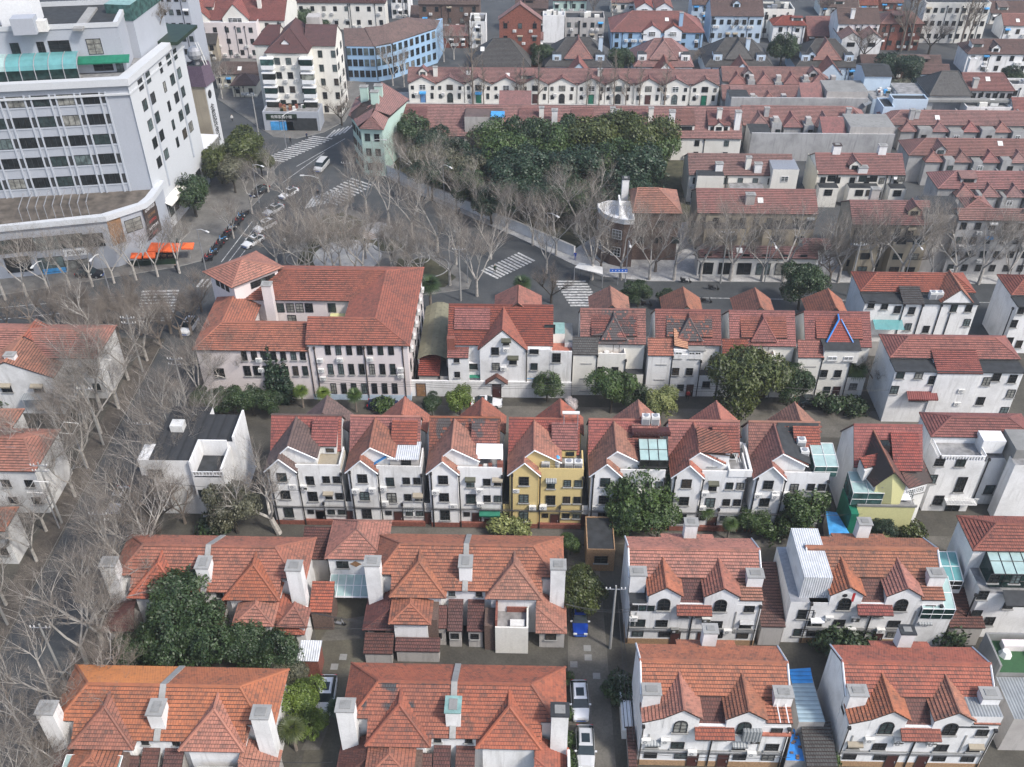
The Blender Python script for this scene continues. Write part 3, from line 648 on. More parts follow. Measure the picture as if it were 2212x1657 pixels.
# ------------------------------------------------------------------ gabled terraces of the lower right (two steep front gables, arched windows)
def arch_house(label, x0, yr, cat_left=False, back_step=True, flags=()):
 t = thing('gabled_house', label, 'house', (x0 + 7.2, yr - 4.8))
 X = lambda a: x0 + a
 W = 14.5; w = 'clean_white'; zr = 10.4; ef, eb = 8.7, 8.5; yf, yb = yr - 2.7, yr + 3.3
 mb = MB(); rm = 'tile_orange'
 mb.roofpoly([(X(0), yf, ef), (X(W), yf, ef), (X(W), yr, zr), (X(0), yr, zr)], rm); mb.roofpoly([(X(W), yb, eb), (X(0), yb, eb), (X(0), yr, zr), (X(W), yr, zr)], rm)
 mb.roofpoly([(X(4.2), yb + 0.9, eb - 0.35), (X(4.2), yb - 0.3, eb + 0.12), (X(10.2), yb - 0.3, eb + 0.12), (X(10.2), yb + 0.9, eb - 0.35)], rm)
 mb.cap((X(0), yr, zr), (X(W), yr, zr), rm, 0.2); mb.build('roof', t)
 for s in (0, W - 0.18):      # white verge strips
  m2 = MB()
  for (p, r) in (((X(s), yf - 0.1, ef), (X(s), yr, zr + 0.05)), ((X(s), yr, zr + 0.05), (X(s), yb + 0.1, eb))):
   m2.tube([(p[0] + 0.09, p[1], p[2] + 0.06), (r[0] + 0.09, r[1], r[2] + 0.06)], 0.1, 'white_paint', 4)
  m2.build('verge', t)
 mb = MB(); mb.xsec([(yf + 0.2, 0), (yf + 0.2, ef - 0.1), (yr, zr - 0.15), (yb - 0.3, eb), (yb - 0.3, 0)], X(0.1), X(W - 0.1), 'x', w)
 yw = yr - 4.85; zt = 7.9
 mb.box(X(0.15), X(W - 0.1), yw, yf + 0.3, 0.9, zt - 1.0 if not cat_left else 7.0, w); mb.box(X(0.12), X(W - 0.07), yw - 0.03, yf + 0.3, 0, 0.9, 'brick_tan')
 mb.build('wall', t)
 fc = Face((x0, yw))
 for g0, g1 in ((2.1, 5.6), (8.1, 11.75)):
  xm = (g0 + g1) / 2; yg = yw - 0.25; zg = 9.75; eg = 8.45
  lo = 0.1 if (cat_left and g0 < 5) else g0 - 0.15
  zl = eg - (g0 - lo) * 0.42 if (cat_left and g0 < 5) else eg
  mb = MB(); A, B = (X(xm), yg, zg), (X(xm), yr - 0.7, zg + 0.05)
  if cat_left and g0 < 5: mb.roofpoly([(X(lo), yr - 3.2, zl), (X(lo), yg, zl), (X(g0), yg, eg + 0.15), A, B, (X(g0), yr - 2.4, eg + 0.15)][:0] or [(X(g0), yr - 0.7, eg), (X(g0), yg, eg), A, B], 'tile_orange'); mb.roofpoly([(X(lo), yr - 2.9, zl), (X(lo), yg, zl), (X(g0) + 0.05, yg, eg), (X(g0) + 0.05, yr - 2.9, eg)], 'tile_orange')
  else: mb.roofpoly([(X(g0) - 0.15, yr - 0.7, eg - 0.1), (X(g0) - 0.15, yg, eg - 0.1), A, B], 'tile_orange')
  rgt = g1 + 0.15
  mb.roofpoly([(X(rgt), yg, eg - 0.1), (X(rgt), yr - 0.7, eg - 0.1), B, A], 'tile_orange'); mb.cap(A, B, 'tile_orange', 0.15); mb.build('gable_roof', t)
  m2 = MB(); prof = [(X(g0) + 0.05, 6.5), (X(g0) + 0.05, eg - 0.2), (X(xm), zg - 0.15), (X(g1) - 0.05, eg - 0.2), (X(g1) - 0.05, 6.5)]
  m2.xsec(prof, yw - 0.04, yr - 1.5, 'y', w)
  if cat_left and g0 < 5: m2.xsec([(X(0.2), 6.5), (X(0.2), zl - 0.12), (X(g0) + 0.1, eg - 0.2), (X(g0) + 0.1, 6.5)], yw - 0.02, yr - 2.9, 'y', w)
  m2.build('gable_wall', t)
  fg = Face((x0, yw - 0.04)); archwin(t, fg, xm, 6.85, 1.35, 1.9)
 lean(t, X(11.9), X(14.4), yw - 0.1, 7.75, yf + 0.1, 8.5, 'tile_orange', None)
 m2 = MB(); m2.box(X(11.7), X(14.3), yw + 0.02, yf + 0.2, 6.8, 7.7, w); m2.build('wall', t)
 lean(t, X(5.55), X(8.15), yw + 0.2, 6.9, yf + 0.2, 8.5, 'tile_wine', None); lean(t, X(5.2), X(9.0), yw - 1.0, 6.15, yw + 0.25, 6.9, 'tile_red', None)
 chimney(t, X(0.15), X(1.85), yr - 3.5, yr - 2.3, 6.5, 9.75); chimney(t, X(12.7), X(14.4), yr - 3.5, yr - 2.3, 6.5, 9.75)
 chimney(t, X(6.7), X(8.1), yb - 0.2, yb + 0.9, 7.5, 10.7, top='bitumen' if 'dark_cap' in flags else 'chimney_cap')
 for u in (6.2, 7.9): win(t, fc, u, 5.3, 1.0, 1.1, hm=1)
 for u in (3.9, 9.9, 13.1): win(t, fc, u, 3.6, 1.3, 1.1)
 if not cat_left: win(t, fc, 1.3, 3.6, 1.6, 1.2)
 else: win(t, fc, 1.4, 3.7, 1.2, 1.1)
 if 'right_top' in flags or True: win(t, fc, 13.1, 6.3, 1.1, 1.0)
 for u in (1.4, 4.4, 10.2, 13.0): win(t, fc, u, 1.75, 1.3, 0.9, sill=False)
 door(t, fc, 5.6, 1.0); door(t, fc, 8.6, 1.0)
 pipe(t, fc, 7.1, 0.2, 6.1, 0.08); pipe(t, fc, 0.3, 0.2, 6.8, 0.06); pipe(t, fc, 14.2, 0.2, 6.8, 0.06)
 m2 = MB()
 for zz in (2.45, 2.6, 2.3): m2.tube([(X(0.1), yw - 0.12, zz), (X(5), yw - 0.14, zz - 0.06), (X(10), yw - 0.14, zz - 0.02), (X(14.3), yw - 0.12, zz)], 0.025, 'black_metal', 4)
 m2.build('wall_cables', t); rr = random.Random(int(x0 * 7 + yr))
 for _ in range(5): ac(t, fc, rr.choice((2.6, 5.4, 8.6, 11.2)), rr.choice((2.7, 4.6, 5.0)))
 for _ in range(2): awning(t, fc, rr.choice((3.9, 9.9, 13.1, 1.4)), 4.4, 1.5, .5, rr.choice(('grey_corrugated', 'tan_plaster', 'white_paint')))
 m2 = MB(); m2.box(X(.1), X(14.35), yw - .1, yw - .03, 2.7, 2.84, 'chimney_cap'); m2.box(X(.9), X(1.05), yw - .06, yw, 2.9, 5.4, 'chimney_cap'); m2.box(X(11.7), X(11.85), yw - .06, yw, 2.9, 5.8, 'chimney_cap'); m2.build('string_course', t)
 return t, fc
B1, f1 = arch_house('white double-gabled house with a black terrace roof over a glazed room, beside the lane', 11.0, 73.9)
B2, f2 = arch_house('white double-gabled house with a tall white metal box extension and red fan unit', 30.5, 74.4)
B3, f3 = arch_house('white double-gabled house whose left roof sweeps low above the parked white cars', 11.1, 59.1, cat_left=True)
B4, f4 = arch_house('white double-gabled house right of the blue and grey sheet roof', 30.8, 59.4, cat_left=True, flags=('dark_cap',))
mb = MB(); mb.box(11.15, 13.0, 69.0, 71.4, 6.92, 7.02, 'bitumen'); mb.build('terrace_roof', B1)
grid(B1, f1, [0.7, 1.6, 2.5], [6.15], 0.8, 0.9, pane='pane_green', sill=False)
for hs_, f_ in ((B1, f1), (B3, f3)): ac(hs_, f_, -0.2 + 0.9, 4.6)
mb = MB(); mb.box(28.6, 33.0, 69.6, 77.6, 0, 6.9, 'clean_white', top='grey_metal'); mb.box(29.6, 32.6, 70.2, 77.4, 6.9, 10.2, 'white_corrugated', top='white_corrugated'); mb.build('box_extension', B2)
fx = Face((28.6, 69.6)); win(B2, fx, 1.9, 4.9, 1.7, 1.5); win(B2, fx, 1.9, 1.8, 1.5, 1.2)
u_ = MB(); u_.box(33.3, 34.9, 69.5, 70.2, 7.2, 8.6, 'ac_white'); u_.box(34.9, 35.2, 69.5, 70.2, 7.2, 8.6, 'red_thing')
for zc in (7.55, 8.2): u_.face([(34.1 + 0.28 * math.cos(k * 0.628), 69.48, zc + 0.28 * math.sin(k * 0.628)) for k in range(10)], 'black_metal')
u_.build('fan_unit', B2)
glass_room(B2, 42.7, 46.2, 69.2, 72.8, 5.0, 6.6, 7.8, nx=3); mb = MB(); mb.box(42.7, 46.2, 69.3, 73.5, 0, 5.0, 'clean_white'); mb.build('wall', B2)
glass_room(B2, 45.4, 48.4, 73.2, 76.6, 5.2, 6.6, 7.6, nx=3, mat='teal_glass'); mb = MB(); mb.box(45.3, 48.5, 73.3, 77.2, 0, 5.2, 'clean_white'); mb.build('wall', B2)
mb = MB(); mb.box(22.3, 25.6, 53.9, 56.8, 5.9, 6.1, 'terrace_tile'); mb.box(22.6, 25.2, 54.9, 56.6, 7.9, 8.0, 'grey_corrugated'); mb.build('terrace', B3)
for k in range(2): mb = MB(); mb.tube([(24.2 + 0.8 * k, 53.9, 8.2), (24.0 + 0.8 * k, 57.6, 9.2)], 0.06, 'white_paint', 5); mb.build('drying_pole', B3)
mb = MB(); u, z = f3.hit(*q(2, 3, 2020, 1330)); c_ = f3.xyz(u, z, 0)
mb.box(c_[0] - 0.9, c_[0] + 0.9, c_[1] - 0.5, c_[1] - 0.02, z - 0.8, z + 0.8, 'grey_corrugated'); mb.build('window_cage', B3)
mb = MB(); mb.box(42.2, 45.2, 54.6, 57.8, 6.5, 8.8, 'clean_white', top='grey_corrugated'); mb.box(41.2, 44.2, 54.4, 55.4, 7.2, 7.3, 'bitumen'); mb.build('roof_shed', B4)
P1 = thing('sheet_roofed_passage', 'long low passage roofed with one blue and then grey-blue metal sheets', 'passage', (28.5, 57))
mb = MB(); p_ = lambda x, y, h: at3(*q(3, 3, x, y), h)
h = 4.6
mb.face([p_(395, 1250, h), p_(608, 1250, h), p_(510, 935, h), p_(340, 940, h)], 'slate_corrugated'); mb.face([p_(340, 940, h), p_(510, 935, h), p_(488, 812, h), p_(312, 825, h)], 'blue_corrugated')
mb.build('roof', P1)
a_ = [p_(395, 1250, 0), p_(608, 1250, 0), p_(488, 812, 0), p_(312, 825, 0)]
A_ = [p_(k[0], k[1], h)[:2] for k in ((397, 1249), (606, 1249), (487, 815), (314, 827))]
mb = MB(); mb.prism(A_, 0, h - 0.12, 'dim_plaster'); mb.build('wall', P1)
P2 = thing('lean_to', 'dark mossy tiled lean-to in the gap between the two bottom right houses', 'lean-to', (29.5, 52))
A_ = [p_(x, y, 3.4)[:2] for x, y in ((470, 1620), (720, 1620), (640, 1262), (400, 1262))]
roof(P2, [[(A_[0][0], A_[0][1], 3.0), (A_[1][0], A_[1][1], 3.0), (A_[2][0], A_[2][1], 3.9), (A_[3][0], A_[3][1], 3.9)]], 'tile_grey'); mb = MB(); mb.prism(A_, 0, 2.8, 'concrete'); mb.build('wall', P2)
P3 = thing('tarpaulin', 'blue tarpaulin weighed down with bricks in the narrow alley', 'tarpaulin', (26.5, 52, 0))
A_ = [p_(290, 1560, 2.6), p_(440, 1565, 2.6), p_(390, 1340, 2.6), p_(350, 1300, 2.6)]
mb = MB(); mb.face(A_, 'blue_sheet'); mb.prism([a[:2] for a in A_], 0, 2.55, 'dim_plaster'); mb.build('sheet', P3)
mb = MB(); rnd = random.Random(3)
for i in range(10):
 f, g = rnd.random(), rnd.random(); c_ = [A_[0][k] * (1 - f) * (1 - g) + A_[1][k] * f * (1 - g) + A_[2][k] * f * g + A_[3][k] * (1 - f) * g for k in range(3)]
 mb.box(c_[0] - 0.15, c_[0] + 0.15, c_[1] - 0.1, c_[1] + 0.1, 2.6, 2.72, 'brick_brown')
mb.build('brick_weight', P3)['kind'] = 'stuff'
for lab, xa, xb, ya, yb_, h0, h1 in (('dark tiled lean-to sloping down between the glazed-room house and the white box extension', 25.8, 28.5, 69.0, 76.5, 3.4, 5.6), ('dark tiled lean-to under the glass corner room, beside the angled white house', 46.6, 50.5, 69.5, 74, 3.2, 4.6)):
 g = thing('lean_to', lab, 'lean-to', (xa, ya)); lean(g, xa, xb, ya, h0, yb_, h1, 'tile_wine', 'dim_plaster', name='roof')
# ------------------------------------------------------------------ the middle row of eight houses
def mid_house(label, x0, wm='white_plaster', rm='tile_red', gm='tile_orange', right='terrace', yo=0.0, pyr=True):
 t = thing('gabled_house', label, 'house', (x0 + 4.6, 86.8 + yo)); X = lambda a: x0 + a; Y = lambda a: a + yo
 mb = MB(); W = 8.8; zr = 12.8
 mb.roofpoly([(X(0), Y(90.0), 9.4), (X(W), Y(90.0), 9.4), (X(W), Y(92.9), zr), (X(0), Y(92.9), zr)], rm); mb.roofpoly([(X(W), Y(95.9), 9.4), (X(0), Y(95.9), 9.4), (X(0), Y(92.9), zr), (X(W), Y(92.9), zr)], rm)
 mb.cap((X(0), Y(92.9), zr), (X(W), Y(92.9), zr), gm, 0.14); mb.build('roof', t)
 mb = MB(); mb.xsec([(Y(90.2), 0), (Y(90.2), 9.4), (Y(92.9), zr - 0.15), (Y(95.6), 9.4), (Y(95.6), 0)], X(0.15), X(W - 0.15), 'x', wm); mb.build('wall', t)
 R0, R1 = (X(3.15), Y(87.2), 12.55), (X(3.15), Y(92.7), 12.6)
 mb = MB(); s = (12.55 - 9.3) / 3.15; zs = 9.3 + s * 2.0
 mb.roofpoly([(X(0), Y(92.0), 9.3), (X(0), Y(87.2), 9.3), R0, R1], gm); mb.roofpoly([(X(0), Y(87.2), 9.3), (X(0), Y(86.3), 9.3), (X(2.0), Y(86.3), zs), (X(2.0), Y(87.2), zs)], gm)
 xr_, zr_ = 6.5, 10.75
 mb.roofpoly([(X(xr_), Y(87.2), zr_), (X(xr_), Y(90.9), zr_), R1, R0], gm)
 mb.roofpoly([(X(4.0), Y(86.3), zs - 2.0 * s), (X(4.0), Y(87.5), zs - 2.0 * s), (X(2.0), Y(87.5), zs), (X(2.0), Y(86.3), zs)], gm)
 mb.cap(R0, R1, gm, 0.15); mb.cap((X(2.0), Y(86.3), zs), (X(2.0), Y(87.3), zs), gm, 0.13); mb.build('gable_roof', t)
 m2 = MB(); vt = 'white_paint' if wm != 'dim_plaster' else 'dark_trim'
 for a, b in (((X(0), Y(86.27), 9.2), (X(2.0), Y(86.27), zs - 0.05)), ((X(2.0), Y(86.27), zs - 0.05), (X(4.0), Y(86.27), zs - 2 * s - 0.05)), ((X(2.1), Y(87.17), zs + 0.05), R0), (R0, (X(xr_), Y(87.17), zr_ - 0.08))): m2.tube([a, (b[0], b[1] - (0.03 if b is R0 else 0), b[2] - 0.08)], 0.09, vt, 4)
 m2.build('verge', t)
 mb = MB(); mb.xsec([(X(0.25), 0.7), (X(0.25), 9.4), (X(2.0), zs - 0.18), (X(3.75), 9.4), (X(3.75), 0.7)], Y(86.55), Y(91), 'y', wm)
 mb.xsec([(X(0.3), 9.0), (X(0.3), 9.4), (X(3.15), 12.35), (X(6.3), 10.7), (X(6.3), 9.0)], Y(87.5), Y(91), 'y', wm)
 mb.box(X(0.22), X(9.24), Y(86.5), Y(91), 0, 0.75, 'brick_red'); mb.build('gable_wall', t)
 zt = 9.2
 mb = MB(); mb.box(X(3.75), X(9.2), Y(86.85), Y(90.5), 0.7, zt, wm, top='terrace_grey')
 for bx in ((X(3.75), X(9.2), Y(86.85), Y(87.02)), (X(9.02), X(9.2), Y(87.02), Y(90.3))): mb.box(*bx, zt, zt + 0.75, wm)
 mb.build('front_wing', t)
 zd = atY(1200, 968, 89.6)[1]
 lean(t, X(5.3), X(8.5), Y(89.3), zd, Y(92.2), 12.75, rm, wm, base=9.5, name='dormer_roof')
 fd = Face((x0, Y(89.45))); win(t, fd, 7.6, zd - 0.75, 1.0, 0.6, hm=0, sub=False)
 if pyr:
  roof(t, [[(X(3.4), Y(96.6), 10.0), (X(3.4), Y(93.0), 10.0), (X(6.4), Y(93.0), 13.0), (X(6.4), Y(96.6), 13.0)], [(X(9.4), Y(93.0), 10.0), (X(9.4), Y(96.6), 10.0), (X(6.4), Y(96.6), 13.0), (X(6.4), Y(93.0), 13.0)]], gm, [((X(6.4), Y(96.6), 13.0), (X(6.4), Y(93.0), 13.0))], name='back_gable_roof')
  mb = MB(); mb.xsec([(X(3.7), 0), (X(3.7), 10.0), (X(6.4), 12.8), (X(9.1), 10.0), (X(9.1), 0)], Y(93.5), Y(96.3), 'y', wm); mb.build('back_wall', t)
 f0 = Face((x0, Y(86.55))); f2_ = Face((x0, Y(86.85)))
 for z in (8.15, 5.2, 2.1): win(t, f0, 2.0, z, 1.2, 1.4 if z > 3 else 1.7)
 win(t, f2_, 5.3, 4.7, 1.2, 1.6); win(t, f2_, 5.3, 7.4, 1.0, 1.4)
 for z in (7.6, 4.8, 2.0):
  for u in (7.3, 8.6): win(t, f2_, u, z, 0.9, 1.15 if z > 3 else 0.85)
 door(t, f2_, 5.9, 1.0, 2.1, z0=0.1); win(t, f2_, 4.7, 2.0, 0.8, 0.7, sill=False)
 pipe(t, f0, 0.55, 0.1, 9.2, 0.09); pipe(t, f0, 3.95, 0.1, 9.0, 0.09); pipe(t, f2_, 6.5, 0.1, 3.6, 0.05)
 m2 = MB()
 for zz in (3.3, 3.45, 3.15): m2.tube([(X(-0.4), Y(86.4), zz), (X(3), Y(86.38), zz - 0.08), (X(6), Y(86.38), zz + 0.04), (X(9.6), Y(86.4), zz)], 0.03, 'black_metal', 4)
 m2.build('wall_cables', t)
 rr = random.Random(int(x0 * 10))
 for _ in range(4): ac(t, rr.choice((f0, f2_)), rr.choice((3.1, 6.45, 4.4)) if _ else 1.0, rr.choice((3.6, 6.2, 6.4)) + rr.random() * .4)
 for _ in range(2): awning(t, f2_, rr.choice((5.3, 7.3, 8.6)), rr.choice((5.6, 8.4, 3.0)), 1.3, rr.uniform(.35, .6), rr.choice(('tan_plaster', 'grey_corrugated', 'leaf_scrub')))
 pipe(t, f2_, 9.2, 0.1, 8.6, 0.06); m2 = MB(); m2.box(X(.26), X(9.4), Y(86.46), Y(86.5), 3.05, 3.2, 'chimney_cap'); m2.build('string_course', t)
 return t, f0, f2_
CX = [at(1150.7 + 176 * k - 54.7, 1019, 9.5)[0] for k in (-3, -2, -1, 0, 1, 2, 3)]
specs = [('cream-washed white house with an ash-grey gable roof, behind the pale leaning plane tree', 'white_plaster', 'tile_red', 'tile_brown'),
 ('white house with a sheet roofed hut and blue strip on its terrace', 'white_plaster', 'tile_red', 'tile_orange'),
 ('white house with a green cloth awning over its door and a cluttered brick terrace', 'clean_white', 'tile_patchy', 'tile_orange'),
 ('yellow-walled gabled house with a blue water tank and large fans on its terrace', 'yellow_plaster', 'tile_red', 'tile_orange'),
 ('white house with a glass-roofed terrace room and red roof decking, behind the big magnolia', 'clean_white', 'tile_red', 'tile_orange'),
 ('white house with a plain open grey roof terrace edged by a wide white parapet', 'clean_white', 'tile_red', 'tile_orange'),
 ('white house with loose tiles on bare black roofing and a pale glass terrace roof', 'clean_white', 'tile_red', 'tile_orange')]
MH = []
for x_, (lab, wm, rm, gm) in zip(CX, specs): MH.append(mid_house(lab, x_, wm, rm, gm))
def rel(k, a): return CX[k] + a
t, f0, fw = MH[0]; mb = MB(); mb.box(rel(0, 4), rel(0, 9.3), 87, 90.2, 9.2, 9.35, 'tan_plaster'); mb.build('terrace_floor', t)
door(t, fw, 5.9, 1.0, 2.1)
t, f0, fw = MH[1]
mb = MB(); mb.box(rel(1, 5.4), rel(1, 8.9), 87.3, 90.0, 9.2, 10.9, 'dim_plaster'); mb.box(rel(1, 5.2), rel(1, 9.0), 86.95, 90.2, 10.9, 11.02, 'white_corrugated'); mb.build('terrace_hut', t)
mb = MB(); mb.face([(rel(1, 3.4), 87.0, 9.9), (rel(1, 5.1), 87.0, 11.2), (rel(1, 5.1), 88.3, 11.3), (rel(1, 3.4), 88.3, 10.0)], 'blue_corrugated'); mb.build('blue_roof_sheet', t); win(t, Face((rel(1, 0), 87.3)), 7.4, 10.2, 1.2, 0.8, sill=False)
t, f0, fw = MH[2]
mb = MB(); mb.face([(rel(2, 6.0), 87.4, 10.9), (rel(2, 9.2), 87.4, 10.9), (rel(2, 9.2), 89.6, 11.4), (rel(2, 6.0), 89.6, 11.4)], 'white_paint'); mb.build('terrace_awning', t)
mb = MB()
for k in range(5): mb.box(rel(2, 6.3 + 0.6 * k), rel(2, 6.75 + 0.6 * k), 87.3, 87.7, 9.3, 9.7 + 0.15 * (k % 3), 'ac_white' if k % 2 else 'brick_red')
mb.box(rel(2, 8.6), rel(2, 9.3), 86.9, 87.5, 9.2, 10.6, 'brick_red'); mb.build('terrace_clutter', t)
awning(t, fw, 7.6, 2.9, 2.6, 0.8, 'green_sheet'); door(t, fw, 7.6, 1.3, 2.2)
t, f0, fw = MH[3]
def roof_ac(root, x, y, z, n=1, s=1.0):
 for k in range(n):
  def fn(mb):
   mb.box(-0.5, 0.5, -0.4, 0.4, 0, 1.35, 'ac_white'); mb.box(-0.42, 0.42, -0.43, -0.4, 0.1, 1.0, 'grey_metal')
   mb.tube([(0, 0, 1.35), (0, 0, 1.42)], 0.32, 'grey_metal', 10)
  put(mesh_of(('roof_air_conditioner',), fn), 'air_conditioner', root, (x + 1.15 * k * s, y, z), 0)
roof_ac(t, rel(3, 7.4), 87.6, 9.25, 2); roof_ac(t, rel(3, 4.6), 87.7, 9.2, 1)
mb = MB(); mb.tube([(rel(3, 6.0), 87.7, 9.2), (rel(3, 6.0), 87.7, 11.0)], 0.35, 'ac_white', 10); mb.tube([(rel(3, 6.0), 87.7, 11.0), (rel(3, 6.0), 87.7, 11.3)], 0.3, 'sky_blue_sheet', 10, 0.12); mb.build('water_tank', t)
mb = MB()
for k in range(28): mb.tube([(rel(3, 4 + 0.19 * k), 86.93, 9.95), (rel(3, 4 + 0.19 * k), 86.93, 10.6)], 0.015, 'black_metal', 3, cap=False)
mb.tube([(rel(3, 4), 86.93, 10.6), (rel(3, 9.3), 86.93, 10.6)], 0.03, 'black_metal', 4); mb.build('railing', t)
mb = MB(); mb.tube([(rel(3, 6.6), 92.6, 14.0), (rel(3, 8.7), 92.6, 14.0)], 0.22, 'ac_white', 8)
for a in (6.8, 8.5): mb.tube([(rel(3, a), 92.6, 13.9), (rel(3, a), 91.7, 12.0)], 0.04, 'grey_metal', 4); mb.tube([(rel(3, a), 92.6, 13.9), (rel(3, a), 92.8, 12.8)], 0.04, 'grey_metal', 4)
mb.build('solar_heater', t)
t, f0, fw = MH[4]
glass_room(t, rel(4, 6.0), rel(4, 9.4), 87.0, 90.0, 9.3, 11.4, 12.2, nx=3, fm='black_metal')
mb = MB()
for k in range(24): mb.box(rel(4, 5.4 + 0.19 * k), rel(4, 5.5 + 0.19 * k), 90.3, 90.4, 12.4, 13.1, 'door_brown')
mb.box(rel(4, 5.3), rel(4, 9.9), 90.35, 92, 12.35, 12.45, 'door_brown'); mb.build('roof_deck', t); roof_ac(t, rel(4, 7.0), 92.4, 12.6, 2)
lean(t, rel(4, 4.0), rel(4, 6.0), 88.0, 10.8, 90.5, 11.8, 'tile_red', None, name='wing_roof')
t, f0, fw = MH[5]
roof(t, [[(rel(5, 3.15), 87.2, 12.6), (rel(5, 7.2), 87.4, 12.0), (rel(5, 6.8), 90.5, 12.7), (rel(5, 3.15), 91.5, 12.7)]], 'tile_orange', name='side_roof'); mb = MB(); mb.box(rel(5, 3.4), rel(5, 6.9), 87.6, 90.5, 9.5, 12.0, 'clean_white'); mb.build('wall', t); win(t, Face((rel(5, 0), 87.6)), 5.0, 10.8, 1.0, 1.4)
for bx in ((6.9, 9.7, 86.7, 87.0), (9.4, 9.7, 87.0, 92.0), (6.9, 7.1, 87.0, 92.0), (6.9, 9.7, 91.8, 92.0)):
 mb = MB(); mb.box(rel(5, bx[0]), rel(5, bx[1]), bx[2], bx[3], 9.2, 10.2, 'clean_white'); mb.build('parapet', t)
mb = MB(); mb.box(rel(5, 7.1), rel(5, 9.4), 87, 91.8, 9.2, 9.32, 'terrace_grey')
for k in range(3): mb.tube([(rel(5, 8.0 + 0.25 * k), 88, 10.4), (rel(5, 7.7 + 0.25 * k), 91.5, 10.5)], 0.04, 'ac_white', 4)
mb.build('terrace_floor', t)
t, f0, fw = MH[6]
mb = MB(); mb.face([(rel(6, 3.5), 92.88, 12.92), (rel(6, 8.6), 92.88, 12.92), (rel(6, 8.6), 90.2, 9.8), (rel(6, 6.6), 90.2, 9.85), (rel(6, 3.6), 92.5, 12.6)][::-1], 'bitumen')
mb.face([(rel(6, 3.3), 87.3, 12.55), (rel(6, 6.8), 87.3, 10.9), (rel(6, 7.2), 91.0, 11.0), (rel(6, 3.3), 92.5, 12.75)], 'bitumen'); mb.build('bare_roofing', t)
mb = MB(); rnd = random.Random(5)
for k in range(16):
 x = rel(6, rnd.uniform(3.8, 8.8)); y = rnd.choice([92.4, 92.0, 91.2, 90.7]); z = 12.95 - (92.9 - y) * 1.17; mb.box(x, x + 0.35, y, y + 0.25, z, z + 0.1, 'brick_red')
mb.build('loose_tile', t)['kind'] = 'stuff'
roof_ac(t, rel(6, 6.1), 90.3, 11.0, 1); roof_ac(t, rel(6, 6.3), 89.0, 10.4, 1)
glass_room(t, rel(6, 7.2), rel(6, 10.0), 86.9, 90.5, 9.3, 10.9, 11.5, nx=2, mat='skylight_glass', fm='ac_white')
gaps = [('dark flat-roofed side porch with white front, left of the white sheet roof hut house', 0), ('dark flat-roofed side porch left of the green awning house', 1), ('side porch with a yellow front left of the yellow house', 2), ('black flat-roofed link right of the yellow house', 3), ('dark red tiled link left of the open terrace house', 4), ('grey mossy link left of the loose-tile house', 5)]
for lab, k in gaps:
 g = thing('side_porch', lab, 'porch', (CX[k] + 9.6, 88)); x0_, x1_ = CX[k] + 9.26, CX[k + 1] + 0.14
 mb = MB(); mb.box(x0_, x1_, 87.0, 95, 0, 3.6, 'yellow_plaster' if k == 2 else 'white_plaster'); mb.build('wall', g)
 if k == 4: lean(g, x0_, x1_, 87.4, 3.8, 95, 6.5, 'tile_wine', None, name='roof')
 else: mb = MB(); mb.box(x0_ + 0.02, x1_ - 0.02, 87.1, 95, 3.62, 3.8, 'bitumen' if k < 5 else 'concrete'); mb.build('roof', g)
 door(g, Face((x0_, 87.0)), (x1_ - x0_) / 2, 0.8, 2.0)
